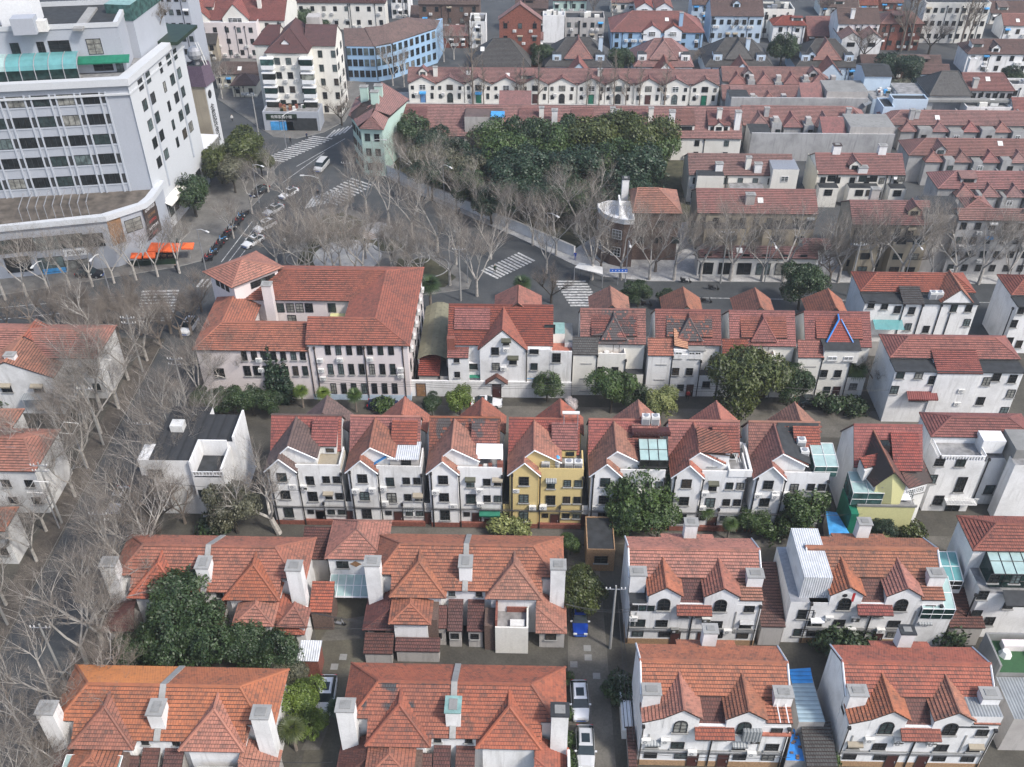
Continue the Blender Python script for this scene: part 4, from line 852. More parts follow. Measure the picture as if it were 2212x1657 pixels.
# ------------------------------------------------------------------ the upper row of four houses and the white gabled house
def upper_house(label, x0, sm='tile_red', rm='tile_red', dm='tile_red', wm='white_plaster', terr='terrace_tile'):
 t = thing('terrace_house', label, 'house', (x0 + 4.5, 114)); X = lambda a: x0 + a; W = 9.5
 gabled(t, X(0), X(W), 114.9, 122.9, 8.6, 12.0, 'x', wm, rm, ins=0.4)
 roof(t, [[(X(3.0), 115.1, 9.2), (X(6.7), 115.1, 9.2), (X(4.85), 117.3, 11.7)], [(X(3.0), 118.5, 9.2), (X(3.0), 115.1, 9.2), (X(4.85), 117.3, 11.7), (X(4.85), 118.7, 11.7)], [(X(6.7), 115.1, 9.2), (X(6.7), 118.5, 9.2), (X(4.85), 118.7, 11.7), (X(4.85), 117.3, 11.7)]], dm,
   [((X(4.85), 117.3, 11.7), (X(3.0), 115.1, 9.2)), ((X(4.85), 117.3, 11.7), (X(6.7), 115.1, 9.2)), ((X(4.85), 117.3, 11.7), (X(4.85), 118.7, 11.7))], name='dormer_roof')
 lean(t, X(1.6), X(8.2), 115.6, 9.6, 118.3, 11.5, dm, wm, base=8.5, name='shed_dormer_roof')
 mb = MB(); mb.box(X(2.8), X(7.0), 115.4, 117, 6.4, 9.1, wm); mb.build('wall', t)
 lean(t, X(-1.1), X(2.6), 113.7, 7.55, 115.6, 9.3, sm, wm, name='wing_roof'); mb = MB(); mb.box(X(-0.9), X(2.4), 113.96, 117, 0, 7.6, wm); mb.build('wall', t)
 mb = MB(); mb.box(X(2.45), X(6.6), 113.9, 116, 0, 6.6, wm, top=terr); mb.box(X(2.45), X(6.6), 113.9, 114.1, 6.6, 7.6, wm); mb.box(X(6.4), X(6.6), 114.1, 116, 6.6, 7.6, wm); mb.build('terrace', t)
 mb = MB(); mb.box(X(6.62), X(9.4), 113.95, 117, 0, 3.9, wm, top='bitumen'); mb.box(X(6.62), X(9.4), 116, 117.5, 3.9, 8.4, wm); mb.build('back_wing', t)
 f = Face((x0, 113.9)); fb = Face((x0, 115.4)); fa = Face((x0, 113.96))
 for z in (6.4, 3.8, 1.5): win(t, fa, 1.0, z, 1.4, 1.0 if z > 6 else 1.3)
 win(t, fb, 3.7, 7.9, 0.9, 0.9, sill=False); door(t, fb, 5.3, 0.8, 1.9, 'blue_door' if 'blue' in label else 'door_brown', z0=6.65)
 for u in (3.2, 5.2): win(t, f, u, 4.6, 1.0, 1.3)
 win(t, f, 7.9, 2.3, 1.1, 1.1); win(t, f, 4.2, 1.6, 1.0, 1.2)
 door(t, f, 5.6, 0.9); pipe(t, f, 2.5, 0.1, 7.3, 0.07); pipe(t, f, 6.65, 0.1, 6.5, 0.07)
 roof(t, [[(X(1.6), 126, 9.6), (X(1.6), 119, 9.6), (X(4.6), 119, 12.6), (X(4.6), 124.2, 12.6)], [(X(7.6), 119, 9.6), (X(7.6), 126, 9.6), (X(4.6), 124.2, 12.6), (X(4.6), 119, 12.6)]], 'tile_orange', [((X(4.6), 124.2, 12.6), (X(4.6), 119, 12.6))], name='back_gable_roof')
 return t, fa, f
DX = [at(p, 666.6, 12.0)[0] for p in (1252.7, 1413.7, 1572.3, 1733.0)]
D = [upper_house('white terrace house with grey tiled front block, blue door and cafe table', DX[0], 'tile_grey', 'tile_patchy', 'tile_patchy', 'pale_cream'),
  upper_house('white terrace house with a bright tiled sloping dormer left of a flat grey one', DX[1], 'tile_orange', 'tile_red', 'tile_patchy', 'clean_white'),
  upper_house('white terrace house with an ochre floored roof terrace above the round olive tree', DX[2], 'tile_red', 'tile_red', 'tile_red', 'pale_cream', 'terrace_ochre'),
  upper_house('white terrace house with blue sheeting on its dormer and a black roofed hut', DX[3], 'tile_red', 'tile_red', 'tile_red', 'pale_cream')]
t = D[0][0]; mb = MB(); mb.tube([(DX[0] + 3.9, 114.8, 6.65), (DX[0] + 3.9, 114.8, 7.3)], 0.05, 'ac_white', 5); mb.tube([(DX[0] + 3.9, 114.8, 7.3), (DX[0] + 3.9, 114.8, 7.36)], 0.4, 'ac_white', 10); mb.build('cafe_table', t)
for s in (-0.8, 0.8): mb = MB(); mb.tube([(DX[0] + 3.9 + s, 114.8, 6.65), (DX[0] + 3.9 + s, 114.8, 7.1)], 0.22, 'ac_white', 8); mb.build('cafe_chair', t)
t = D[1][0]; roof(t, [[(DX[1] + 2.6, 114.2, 9.0), (DX[1] + 4.6, 114.2, 8.4), (DX[1] + 4.6, 116.6, 9.9), (DX[1] + 2.6, 116.6, 10.3)]], 'tile_bright', name='wing_roof')
mb = MB(); mb.box(DX[1] + 2.6, DX[1] + 6.9, 114.0, 116, 6.6, 8.3, 'clean_white'); mb.box(DX[1] + 4.6, DX[1] + 7.1, 113.8, 116.2, 8.3, 8.45, 'concrete'); mb.build('wing_wall', t)
f_ = Face((DX[1], 113.98)); win(t, f_, 3.3, 7.5, 1.0, 1.1, style='white'); win(t, f_, 5.2, 7.5, 0.8, 1.1, style='white'); win(t, f_, 6.1, 7.5, 0.8, 1.1, style='white')
t = D[3][0]; mb = MB(); mb.box(DX[3] + 2.5, DX[3] + 7.5, 113.8, 116.4, 6.6, 8.8, 'pale_cream'); mb.face([(DX[3] + 2.4, 113.6, 8.85), (DX[3] + 7.7, 113.6, 8.85), (DX[3] + 7.6, 117.0, 9.9), (DX[3] + 2.0, 117.0, 9.9)], 'bitumen'); mb.build('terrace_hut', t)
mb = MB(); mb.tube([(DX[3] + 2.9, 115.0, 9.35), (DX[3] + 4.7, 117.2, 11.85), (DX[3] + 4.85, 118.4, 11.9)], 0.12, 'blue_sheet', 5); mb.tube([(DX[3] + 6.7, 115.0, 9.35), (DX[3] + 5.0, 117.2, 11.85)], 0.1, 'blue_sheet', 5); mb.build('blue_sheeting', t)
f_ = Face((DX[3], 113.8)); win(t, f_, 3.8, 7.4, 1.3, 0.7, style='white'); win(t, f_, 6.1, 7.4, 1.3, 0.7, style='white')
mb = MB(); mb.face([at3(*q(3, 1, x, y), h) for x, y, h in ((845, 1110, 9.6), (915, 1135, 9.4), (925, 1172, 9.0), (860, 1165, 9.0))], 'white_paint'); mb.build('sun_sail', t)
F1 = thing('gabled_house', 'large white house with one tall steep front gable, right of the mossy yard roof', 'house', (-4, 113.4))
fx0, fx1 = at(969, 658.6, 12.2)[0], at(1195, 658.6, 12.2)[0]; FY = 113.4
yr_ = at(1083, 658.6, 12.2)[1]
gabled(F1, fx0, fx1, FY + 0.8, 2 * yr_ - FY - 0.8, 8.6, 12.2, 'x', 'clean_white', 'tile_red', ins=0.3)
gx0, gx1 = atY(1032, 754, FY)[0], atY(1138.7, 754, FY)[0]
gabled(F1, gx0, gx1, FY - 0.25, yr_ - 0.3, 8.45, 12.0, 'y', 'clean_white', 'tile_orange', ins=0.25)
ff = Face((0, FY - 0.13)); lean(F1, fx0 + 0.9, gx0 + 1.6, FY + 2.6, 10.1, yr_ - 0.6, 12.0, 'tile_red', 'clean_white', base=8.8, name='shed_dormer_roof'); grid(F1, Face((fx0, FY + 2.75)), [2.0, 4.2], [9.3], 1.2, 0.8, sub=False)
for px in (q(1, 1, 1972, 1316), q(1, 1, 1978, 1440), q(2, 1, 105, 1395)): winp(F1, ff, px, 1.1, 1.3)
u, z = ff.hit(*q(2, 1, 50, 1250)); win(F1, ff, u, z, 0.9, 0.7); awning(F1, ff, u, z + 0.8, 1.4, 0.6, 'leaf_scrub'); u, z = ff.hit(*q(2, 1, 105, 1395)); awning(F1, ff, u, z + 0.95, 1.6, 0.6, 'leaf_scrub')
for px in (q(1, 1, 2040, 1450), q(2, 1, 50, 1300)): acp(F1, ff, px)
mb = MB(); l0 = atY(*q(1, 1, 1590, 1360), FY - 0.3); mb.box(l0[0], l0[0] + 3.0, FY - 0.3, FY + 3, 0, 7.2, 'clean_white'); mb.box(l0[0] + 3.0, gx0 + 0.4, FY + 0.4, FY + 3, 0, 5.6, 'clean_white'); mb.build('wall', F1)
lean(F1, l0[0] - 0.1, l0[0] + 3.0, FY - 0.45, 7.2, FY + 1.2, 8.1, 'tile_red', None, name='wing_roof')
mb = MB(); c_ = at(*q(1, 1, 1600, 1200), 9.0); mb.box(l0[0] - 0.1, l0[0] + 1.0, FY + 0.6, FY + 1.4, 7, 9.8, 'brick_red'); mb.build('chimney', F1)
mb = MB(); mb.face([at3(*q(1, 1, x, y), 7.4) for x, y in ((1675, 1207), (1840, 1207), (1838, 1275), (1680, 1278))], 'teal_sheet'); mb.build('teal_awning', F1)
for px in (q(1, 1, 1662, 1385), q(1, 1, 1668, 1505)): winp(F1, Face((0, FY - 0.3)), px, 0.8, 1.0)
winp(F1, Face((0, FY + 0.4)), q(1, 1, 1795, 1440), 1.3, 1.0)
rx0, rx1 = gx1 - 0.3, at(*q(2, 1, 575, 1240), 8.0)[0]
mb = MB(); mb.box(rx0, rx0 + 3.6, FY, FY + 3, 0, 8.5, 'white_plaster'); mb.box(rx0 + 3.6, rx1, FY - 0.05, FY + 3, 0, 7.6, 'white_plaster', top='terrace_tile'); mb.box(rx0 + 3.6, rx1, FY - 0.05, FY + 0.12, 7.6, 8.3, 'white_plaster'); mb.build('wing', F1)
for px, w_, h_ in ((q(2, 1, 275, 1320), 1.3, .8), (q(2, 1, 275, 1440), 1.0, 1.2), (q(2, 1, 455, 1370), 1.2, 1.6)): winp(F1, Face((0, FY - 0.05)), px, w_, h_)
mb = MB(); mb.box(rx0 + 3.8, rx1 - 1, FY + 3.1, FY + 6, 0, 9.2, 'pale_cream', top='teal_sheet'); mb.box(rx1 - 1, rx1 + 0.2, FY + 2, FY + 7, 0, 8.4, 'white_plaster', top='concrete'); mb.build('terrace_room', F1)
winp(F1, Face((0, FY + 3.1)), q(2, 1, 400, 1140), 1.6, 1.6, sill=False)
pipe(F1, ff, gx1 - 0.1, 0.2, 8.4, 0.08); roof(F1, [[(gx1 - 5.0, 126, 9.6), (gx1 - 5, 119, 9.6), (gx1 - 1.5, 119, 12.8), (gx1 - 1.5, 124, 12.8)], [(gx1 + 2, 119, 9.6), (gx1 + 2, 126, 9.6), (gx1 - 1.5, 124, 12.8), (gx1 - 1.5, 119, 12.8)]], 'tile_orange', name='back_gable_roof')
G1 = thing('garden_wall', 'long white garden wall with a tiled gate porch before the tall gabled house', 'wall', (-4, 109.5))
mb = MB(); wy = at(*q(1, 2, 1990, 180))[1]; wx0, wx1 = at(*q(1, 2, 1295, 210))[0], at(*q(2, 2, 570, 180))[0]
mb.box(wx0, wx1, wy, wy + 0.25, 0, 2.9, 'clean_white'); mb.build('wall', G1)
gx = at(*q(1, 2, 1985, 190))[0]; fg = Face((0, wy)); door(G1, fg, gx, 1.2, 2.3)
roof(G1, [[(gx - 1.6, wy - 0.8, 3.0), (gx - 1.6, wy + 1.6, 3.0), (gx, wy + 1.6, 4.3), (gx, wy - 0.8, 4.3)], [(gx + 1.6, wy + 1.6, 3.0), (gx + 1.6, wy - 0.8, 3.0), (gx, wy - 0.8, 4.3), (gx, wy + 1.6, 4.3)]], 'tile_wine', name='porch_roof')
mb = MB(); mb.xsec([(gx - 1.3, 2.9), (gx, 4.1), (gx + 1.3, 2.9)], wy - 0.5, wy + 1.2, 'y', 'white_plaster'); mb.build('porch_gable', G1)
for a, b, m_ in ((gx - 4.3, gx - 2.0, 'green_sheet'), (gx + 1.9, gx + 4.2, 'tan_plaster'), (gx + 4.4, gx + 6.4, 'sky_blue_sheet')):
 mb = MB(); mb.face([(a, wy + 0.3, 3.3), (b, wy + 0.3, 3.3), (b, wy + 2.6, 4.6), (a, wy + 2.6, 4.6)], m_); mb.build('sheet_canopy', G1)
door(G1, fg, at(*q(1, 2, 1375, 205))[0], 1.3, 2.3, 'wood')
# ------------------------------------------------------------------ the pale pink school-like courtyard building
E1 = thing('courtyard_building', 'pale pink three-storey courtyard building with red hipped roofs and a square corner tower', 'building', (-32, 112))
e = 10.1; y0 = at(800, 864, 0)[1]; x1 = at(886, 742, e)[0]; xs = at(659, 744.5, e)[0]; xw = at(415, 755, 8.9)[0]
yb_ = at(915.6, 578, e)[1]; yi = at(752, 650.5, e)[1]; yi2 = at(705, 689, e)[1]; xi = at(752, 660, e)[0]; zr = 12.5
pm = 'pink_plaster'; RM = 'tile_orange'
ym1 = (y0 + yi2) / 2; xm1 = (x1 + xi) / 2; ym2 = (yi + yb_) / 2; xbL = at(560, 653, e)[0] - 3
y0r = y0 - 0.3
roof(E1, [[(xs, y0r, e), (x1, y0r, e), (xm1, ym1, zr), (xs, ym1, zr)], [(xi, yi2, e), (xs, yi2, e), (xs, ym1, zr), (xm1, ym1, zr)],
   [(x1, y0r, e), (x1, yb_, e), (xm1, ym2, zr), (xm1, ym1, zr)], [(xi, yi, e), (xi, yi2, e), (xm1, ym1, zr), (xm1, ym2, zr)],
   [(x1, yb_, e), (xbL, yb_, e), (xbL, ym2, zr), (xm1, ym2, zr)], [(xbL, yi, e), (xi, yi, e), (xm1, ym2, zr), (xbL, ym2, zr)]], RM,
  [((xs, ym1, zr), (xm1, ym1, zr)), ((xm1, ym1, zr), (xm1, ym2, zr)), ((xm1, ym2, zr), (xbL, ym2, zr)), ((x1, y0r, e), (xm1, ym1, zr)), ((x1, yb_, e), (xm1, ym2, zr))], name='roof')
mb = MB(); i = 0.45
mb.box(xs + 0.1, x1 - i, y0, yi2 - i, 0, e, pm); mb.box(xi + i, x1 - i, yi2 - i, yb_ - i, 0, e, pm); mb.box(xbL, xi + i, yi + i, yb_ - i, 0, e, pm)
mb.xsec([(y0 + 0.2, e - 0.05), (ym1, zr - 0.2), (yi2 - 0.6, e - 0.05)], xs + 0.1, xs + 3, 'x', pm)
mb.box(xs - 0.02, x1 - i + 0.03, y0 - 0.03, y0 + 1, 0, 1.0, 'pale_blue'); mb.build('wall', E1)
eL = 8.9; zL = 11.0; yl2 = at(461.7, 638.5, eL)[1]; xwi = xw + 7.2; ymL = y0 + 3.6; xmL = xw + 3.6
roof(E1, [[(xw, y0r, eL), (xs + 0.2, y0r, eL), (xs + 0.2, ymL, zL), (xmL, ymL, zL)], [(xs + 0.2, y0 + 7.2, eL), (xwi, y0 + 7.2, eL), (xmL, ymL, zL), (xs + 0.2, ymL, zL)],
   [(xw, yl2, eL), (xw, y0r, eL), (xmL, ymL, zL), (xmL, yl2, zL)], [(xwi, y0 + 7.2, eL), (xwi, yl2, eL), (xmL, yl2, zL), (xmL, ymL, zL)]], RM,
  [((xmL, ymL, zL), (xs, ymL, zL)), ((xw, y0r, eL), (xmL, ymL, zL)), ((xmL, ymL, zL), (xmL, yl2, zL))], name='roof')
mb = MB(); mb.box(xw + i, xs + 0.1, y0, y0 + 6.8, 0, eL, pm); mb.box(xw + i, xwi - i, y0 + 6.8, yl2, 0, eL, pm); mb.box(xw + i, xwi + 6, yl2, yl2 + 6, 0, e, pm); mb.build('wall', E1)
mb = MB(); mb.box(xi - 3.2, xi + 0.4, yi2 - 0.5, yi + 0.4, 0, 7.6, 'cream_plaster', top='lime_plaster'); mb.build('landing_roof', E1)
chimney(E1, xw + 8.2, xw + 9.6, yl2 - 4.0, yl2 - 2.8, 6, 13.2, pm)
zt = 13.2; tc = [at(*p, zt) for p in ((437.6, 587.5), (499.3, 622.3), (612, 577), (553, 543))]; ta = at(522, 561.5, 15.8)
roof(E1, [[(*tc[a], zt), (*tc[b], zt), (*ta, 15.8)] for a, b in ((0, 1), (1, 2), (2, 3), (3, 0))], RM, [((*c_, zt), (*ta, 15.8)) for c_ in tc], name='tower_roof')
mid = (sum(c_[0] for c_ in tc) / 4, sum(c_[1] for c_ in tc) / 4); ti = [(mid[0] + (c_[0] - mid[0]) * 0.84, mid[1] + (c_[1] - mid[1]) * 0.84) for c_ in tc]
mb = MB(); mb.prism(ti, 0, zt, pm); tw = mb.build('tower', E1)
ft1, ft2 = face_of(ti[1], ti[2]), face_of(ti[0], ti[1])
L_ = math.dist(ti[1], ti[2])
for k in range(5): win(E1, ft1, L_ * (0.42 + 0.11 * k), 11.9, 0.9, 1.1, sill=False)
for k in range(3): win(E1, ft2, math.dist(ti[0], ti[1]) * (0.3 + 0.2 * k), 11.9, 0.8, 1.1, sill=False)
fe = Face((0, y0))
for x in (627, 712, 798, 882, 965, 1050, 1135): winp(E1, fe, q(1, 1, x, 1310), 0.85, 1.6, sill=False)
for x in (650, 733, 817, 900, 983, 1067, 1150): winp(E1, fe, q(1, 1, x, 1462), 0.85, 1.9)
for x in (675, 757, 838, 921, 1003, 1085, 1166): winp(E1, fe, q(1, 2, x, 108), 0.85, 1.9, sill=False)
for x in (35, 110, 190, 268, 350, 425): winp(E1, fe, q(1, 1, x, 1352), 0.85, 1.6)
for x in (60, 135, 213, 290, 368, 446): winp(E1, fe, q(1, 1, x, 1475), 0.85, 1.7)
for x in (1965, 2045, 2120): winp(E1, fe, q(0, 1, x, 1355), 0.85, 1.6);
for x in (1990, 2068, 2145): winp(E1, fe, q(0, 1, x, 1475), 1.0, 1.8)
winp(E1, fe, q(0, 1, 1765, 1490), 1.5, 1.6)
for p_ in ((565, 1385), (725, 1380), (965, 1375), (575, 1465), (590, 1530), (1212, 1458), (1215, 1508), (75, 1382), (95, 1462)): acp(E1, fe, q(1, 1, *p_))
for px in (515, 915, 1225, 465): u, z = fe.hit(*q(1, 1, px, 1290)); pipe(E1, fe, u, 0.5, z, 0.08, mat='dark_trim')
fi = Face((0, yi + i))
for x in (172, 245, 325, 400, 475, 660): winp(E1, fi, q(1, 1, x, 968), 1.2, 1.6, sill=False)
winp(E1, fi, q(1, 1, 342, 1070), 1.3, 2.0, sill=False)
fr2 = Face((x1 - i, y0), math.pi / 2)
for k in range(6):
 for z in (8.6, 5.2, 1.8): win(E1, fr2, 2.0 + 3.2 * k, z, 1.0, 1.6)
 ac(E1, fr2, 3.4 + 3.2 * k, 7.0)
Y1 = thing('yard_roof', 'mossy corrugated yard roof in the gap beside the pink building', 'canopy', (-14, 115))
mb = MB(); yy0 = at(*q(1, 1, 1450, 1370), 5.0)[1]; yy1 = at(*q(1, 1, 1570, 955), 5.0)[1]; n = 9
xl, xr = x1 + 0.3, fx0 - 0.1
for k in range(n):
 a, b = yy0 + (yy1 - yy0) * k / n, yy0 + (yy1 - yy0) * (k + 1) / n
 m = 5
 for j in range(m):
  f0_, f1_ = j / m, (j + 1) / m; z = lambda f: 4.6 + 1.0 * math.sin(math.pi * f)
  mb.face([(xl + (xr - xl) * f0_, a, z(f0_)), (xl + (xr - xl) * f1_, a, z(f1_)), (xl + (xr - xl) * f1_, b + 0.15, z(f1_) + 0.12), (xl + (xr - xl) * f0_, b + 0.15, z(f0_) + 0.12)], 'moss_sheet')
mb.build('canopy_sheet', Y1); mb = MB()
for k in range(5):
 for x in (xl + 0.2, xr - 0.2): mb.tube([(x, yy0 + (yy1 - yy0) * k / 4, 0), (x, yy0 + (yy1 - yy0) * k / 4, 4.7)], 0.08, 'grey_metal', 4)
mb.build('post_frame', Y1)
Y2 = thing('shed', 'rusty red tiled shed roof beside a black roof below the mossy yard roof', 'shed', (-13, 110))
lean(Y2, xl + 0.2, xl + 3.4, wy + 0.8, 3.2, wy + 4.4, 4.4, 'tile_red', 'dim_plaster', name='roof'); mb = MB(); mb.box(xl + 3.5, xr, wy + 0.6, wy + 4.4, 0, 3.3, 'dim_plaster', top='bitumen'); mb.build('flat_roof', Y2)
# ------------------------------------------------------------------ generic houses placed from their front eave line
def mkhouse(label, xl, xr, ye, e, yr, wm='clean_white', rm='tile_faded', axis='x', pitch=32, hipL=0, hipR=0, rows=(), n=4, ww=1.0, wh=1.3, name='house', cat='house', group=None, ins=0.3, door_=False, side=0, depth=None, style='dark', steps=True, ym=None):
 xm = (xl + xr) / 2; Y0 = at(xm, ye, e)[1]; X0, X1 = at(xl, ye, e)[0], at(xr, ye, e)[0]; t = math.tan(math.radians(pitch))
 c = (at(xm, yr, e)[1] - at(xm, yr, e + 1)[1])
 if axis == 'x':
  half = (at(xm, yr, e)[1] - Y0) / (1 + c * t); half = max(half, 2.0); zr = e + half * t; y1 = Y0 + 2 * half
 elif axis == 'y':
  zr = e + (X1 - X0) / 2 * t; y1 = max(at(xm, yr, zr)[1], Y0 + 3)
 else: zr = e; y1 = at(xm, yr, e)[1]
 if depth: y1 = Y0 + depth
 g = thing(name, label, cat, (xm and (X0 + X1) / 2, Y0 + 0.3), group)
 if axis == 'flat': flat(g, X0, X1, Y0, y1, 0, e, wm, rm if rm.startswith(('bit', 'conc', 'ter', 'grey', 'white')) else 'bitumen'); ins = 0
 else: gabled(g, X0, X1, Y0, y1, e, zr, axis, wm, rm, ins=ins, hipL=hipL, hipR=hipR, steps=steps)
 fc = Face((X0, Y0 + (ins if axis == 'x' else (ins if hipL else 0.12) if axis == 'y' else 0)))
 W = X1 - X0
 us = [W * (k + 0.5) / n for k in range(n)] if n else []
 for z in rows:
  for u in us: win(g, fc, u, z, ww, wh, style=style, sub=False)
 if side:
  fs = Face((X0 + (0.12 if axis == 'x' and not hipL else ins), y1), -math.pi / 2) if side < 0 else Face((X1 - (0.12 if axis == 'x' and not hipR else ins), Y0), math.pi / 2)
  for z in rows:
   for k in range(2): win(g, fs, (y1 - Y0) * (0.3 + 0.4 * k), z, 0.9, 1.2, sub=False)
 rr = random.Random(int(X0 * 13 + Y0 * 7)); f2_ = Face((X0, Y0 + (ins if axis != 'flat' else 0)))
 if rows and n:
  for _ in range(min(8, n + 1)): ac(g, f2_, rr.uniform(.8, W - .8), max(1.0, rr.choice(list(rows)) - 1.25))
  for _ in range(3): pipe(g, f2_, rr.uniform(.3, W - .3), 0.1, e - 0.5, 0.07)
  for _ in range(2): awning(g, f2_, us[rr.randrange(n)], rr.choice(list(rows)) + .85, 1.4, .5, rr.choice(('grey_corrugated', 'tan_plaster', 'sky_blue_sheet', 'white_paint')))
 if axis == 'flat':
  for _ in range(5): mb = MB(); x, y, s_ = rr.uniform(X0 + 1, X1 - 2), rr.uniform(Y0 + .8, max(Y0 + 1, y1 - 2)), rr.uniform(.6, 1.8); mb.box(x, x + s_, y, y + s_ * .7, e, e + rr.uniform(.5, 1.6), rr.choice(('ac_white', 'concrete', 'grey_metal', 'pale_cream'))); mb.build('rooftop_unit', g)
 elif axis == 'x' and W > 8:
  ymid = (Y0 + y1) / 2; sl = (zr - e) / (ymid - Y0)
  for _ in range(max(1, int(W / 11))):
   x = rr.uniform(X0 + 2.5, X1 - 2.5); y = Y0 + (ymid - Y0) * rr.uniform(.25, .6); z = e + (y - Y0) * sl; kd = rr.randrange(4)
   if kd == 0: chimney(g, x - .5, x + .5, y, y + .8, z - .5, zr + rr.uniform(.3, 1), wm)
   elif kd == 1: mb = MB(); mb.face([(x - .5, y, z + .15), (x + .5, y, z + .15), (x + .5, y + 1, z + sl + .15), (x - .5, y + 1, z + sl + .15)], 'ac_white'); mb.build('skylight', g)
   elif kd == 2 and not group and ymid - Y0 > 2.5: gabled(g, x - 1.3, x + 1.3, y - .8, ymid, z + .5, z + 1.6, 'y', wm, rm, steps=False, z0=z - 1); win(g, Face((x, y - .68)), 0, z + .1, 1.2, .8, sub=False)
   else: lean(g, x - 1.6, x + 1.6, y - .3, z + .8, ymid, zr + .05, rm, wm, base=z - .5, name='dormer_roof', steps=False); win(g, Face((x, y - .15)), 0, z + .3, 2.0, .7, sub=False, vm=2, hm=0)
 return g, fc, X0, X1, Y0, y1, zr
def Q(c, r, x, y): return q(c, r, x, y)
# --- white apartment-like villas on the right (three floors, flat black ledges)
def villa(label, pl, pr, e, yr_px, rm, dormer=None, wins=(), hR=3.0, black=None, base=None, hL=3.0, ledge=True):
 X0, Y0 = at(*pl, e); X1 = at(pr[0], pl[1], e)[0]; xm = (pl[0] + pr[0]) / 2
 t = math.tan(math.radians(30)); c = at(xm, yr_px, e)[1] - at(xm, yr_px, e + 1)[1]; half = (at(xm, yr_px, e)[1] - Y0) / (1 + c * t); zr = e + half * t
 g = thing('villa', label, 'villa', ((X0 + X1) / 2, Y0 - 2))
 gabled(g, X0, X1, Y0, Y0 + 2 * half, e, zr, 'x', 'clean_white', rm, hipL=hL, hipR=hR, ins=0.25)
 if ledge:
  mb = MB(); mb.box(X0 + 0.25, X1 - 0.3, Y0 - 2.4, Y0 + 0.3, 0, e - 0.5, 'clean_white'); mb.build('wall', g)
  mb = MB(); mb.box(X0 + 0.1, X1 - 0.15, Y0 - 2.7, Y0 + 0.24, e - 0.5, e - 0.33, 'bitumen'); mb.build('ledge_roof', g)
 return g, Face((0, Y0 - 2.4 if ledge else Y0 + 0.25)), X0, X1, Y0, half, zr
V1, fv, X0, X1, Y0, hf, zr = villa('white villa with a steep tiled front gable and boxy fan units on black ledge roof', Q(3, 1, 890, 840), Q(3, 1, 1815, 855), 9.2, Q(3, 1, 0, 692)[1], 'tile_red')
for p_ in ((980, 945), (1088, 955), (1190, 985), (1305, 995), (1645, 975), (1765, 975), (1275, 1125), (1420, 1145), (1750, 1090)): winp(V1, fv, Q(3, 1, *p_), 1.0, 1.3)
lean(V1, at(*Q(3, 1, 1240, 955), 8.7)[0], at(*Q(3, 1, 1410, 955), 8.7)[0], Y0 - 2.9, 8.9, Y0 + 0.5, 9.9, 'tile_grey', None, name='dormer_roof')
gx0, gx1 = at(*Q(3, 1, 1530, 905), 9.0)[0], at(*Q(3, 1, 1745, 935), 9.0)[0]
gabled(V1, gx0, gx1 + 1.2, Y0 - 2.5, Y0 + 3, 8.9, 11.3, 'y', 'clean_white', 'tile_orange', nm='wall'); roof_ac(V1, at(*Q(3, 1, 1470, 900), 8.9)[0], Y0 - 1.2, 8.75, 1); roof_ac(V1, at(*Q(3, 1, 1470, 900), 8.9)[0] + 1.0, Y0 - 1.2, 8.75, 1)
for u in (1230, 1380, 1530, 1620): uu, z = fv.hit(*Q(3, 1, u, 1000)); pipe(V1, fv, uu, 0.3, 8.4, 0.09)
u, z = fv.hit(*Q(3, 1, 1100, 1090)); mb = MB(); c_ = fv.xyz(u, z, 0); mb.box(c_[0] - 2.2, c_[0] + 2.2, c_[1] - 1.8, c_[1], 0, z - 2.4, 'dim_plaster'); mb.face([(c_[0] - 2.2, c_[1], z + 0.5), (c_[0] - 2.2, c_[1] - 1.9, z - 0.1), (c_[0] + 2.3, c_[1] - 1.9, z - 0.1), (c_[0] + 2.3, c_[1], z + 0.5)], 'teal_glass'); mb.build('balcony', V1)
V2, fv, X0, X1, Y0, hf, zr = villa('long white villa with a raised tiled panel over black ledges and branching drainpipes', Q(3, 1, 1130, 1375), Q(3, 1, 2175, 1410), 9.6, Q(3, 1, 0, 1210)[1], 'tile_red')
for p_ in ((1215, 1510), (1365, 1510), (1475, 1555), (1595, 1565), (1770, 1575), (1910, 1565), (1990, 1530), (2120, 1545)): winp(V2, fv, Q(3, 1, *p_), 1.1, 1.4)
for p_ in ((1165, 120), (1560, 185), (1735, 190), (2105, 150), (2050, 290), (1860, 210)): winp(V2, fv, Q(3, 2, *p_), 1.1, 1.4)
for p_ in ((1340, 185), (1430, 185)): winp(V2, fv, Q(3, 2, *p_), 1.6, 1.1, pane='pane_green')
u, z = fv.hit(*Q(3, 2, 1380, 150)); awning(V2, fv, u, z + 0.4, 4.2, 1.2, 'rust_corrugated'); acp(V2, fv, Q(3, 2, 1665, 225)); acp(V2, fv, Q(3, 2, 1700, 120))
lean(V2, at(*Q(3, 1, 1520, 1520), 9)[0], at(*Q(3, 1, 1890, 1525), 9)[0], Y0 - 2.8, 9.1, Y0 + 1.0, 10.3, 'tile_red', 'clean_white', name='dormer_roof')
for a, b in ((1500, 1620), (1810, 1630)):
 u0, z0 = fv.hit(*Q(3, 2, a, 100)); pipe(V2, fv, u0, 3.4, 9.0, 0.1); u1, z1 = fv.hit(*Q(3, 2, b, 300)); mb = MB(); mb.tube([fv.xyz(u0, 3.6, 0.12), fv.xyz(u1, 1.6, 0.12), fv.xyz(u1, 0, 0.12)], 0.1, 'black_metal', 5); mb.build('drainpipe', V2)
V3, fv, X0, X1, Y0, hf, zr = villa('white villa with a lattice balustrade roof terrace and a small iron balcony', Q(3, 2, 1460, 500), Q(3, 2, 2300, 545), 9.8, Q(3, 2, 0, 340)[1], 'tile_red', ledge=False)
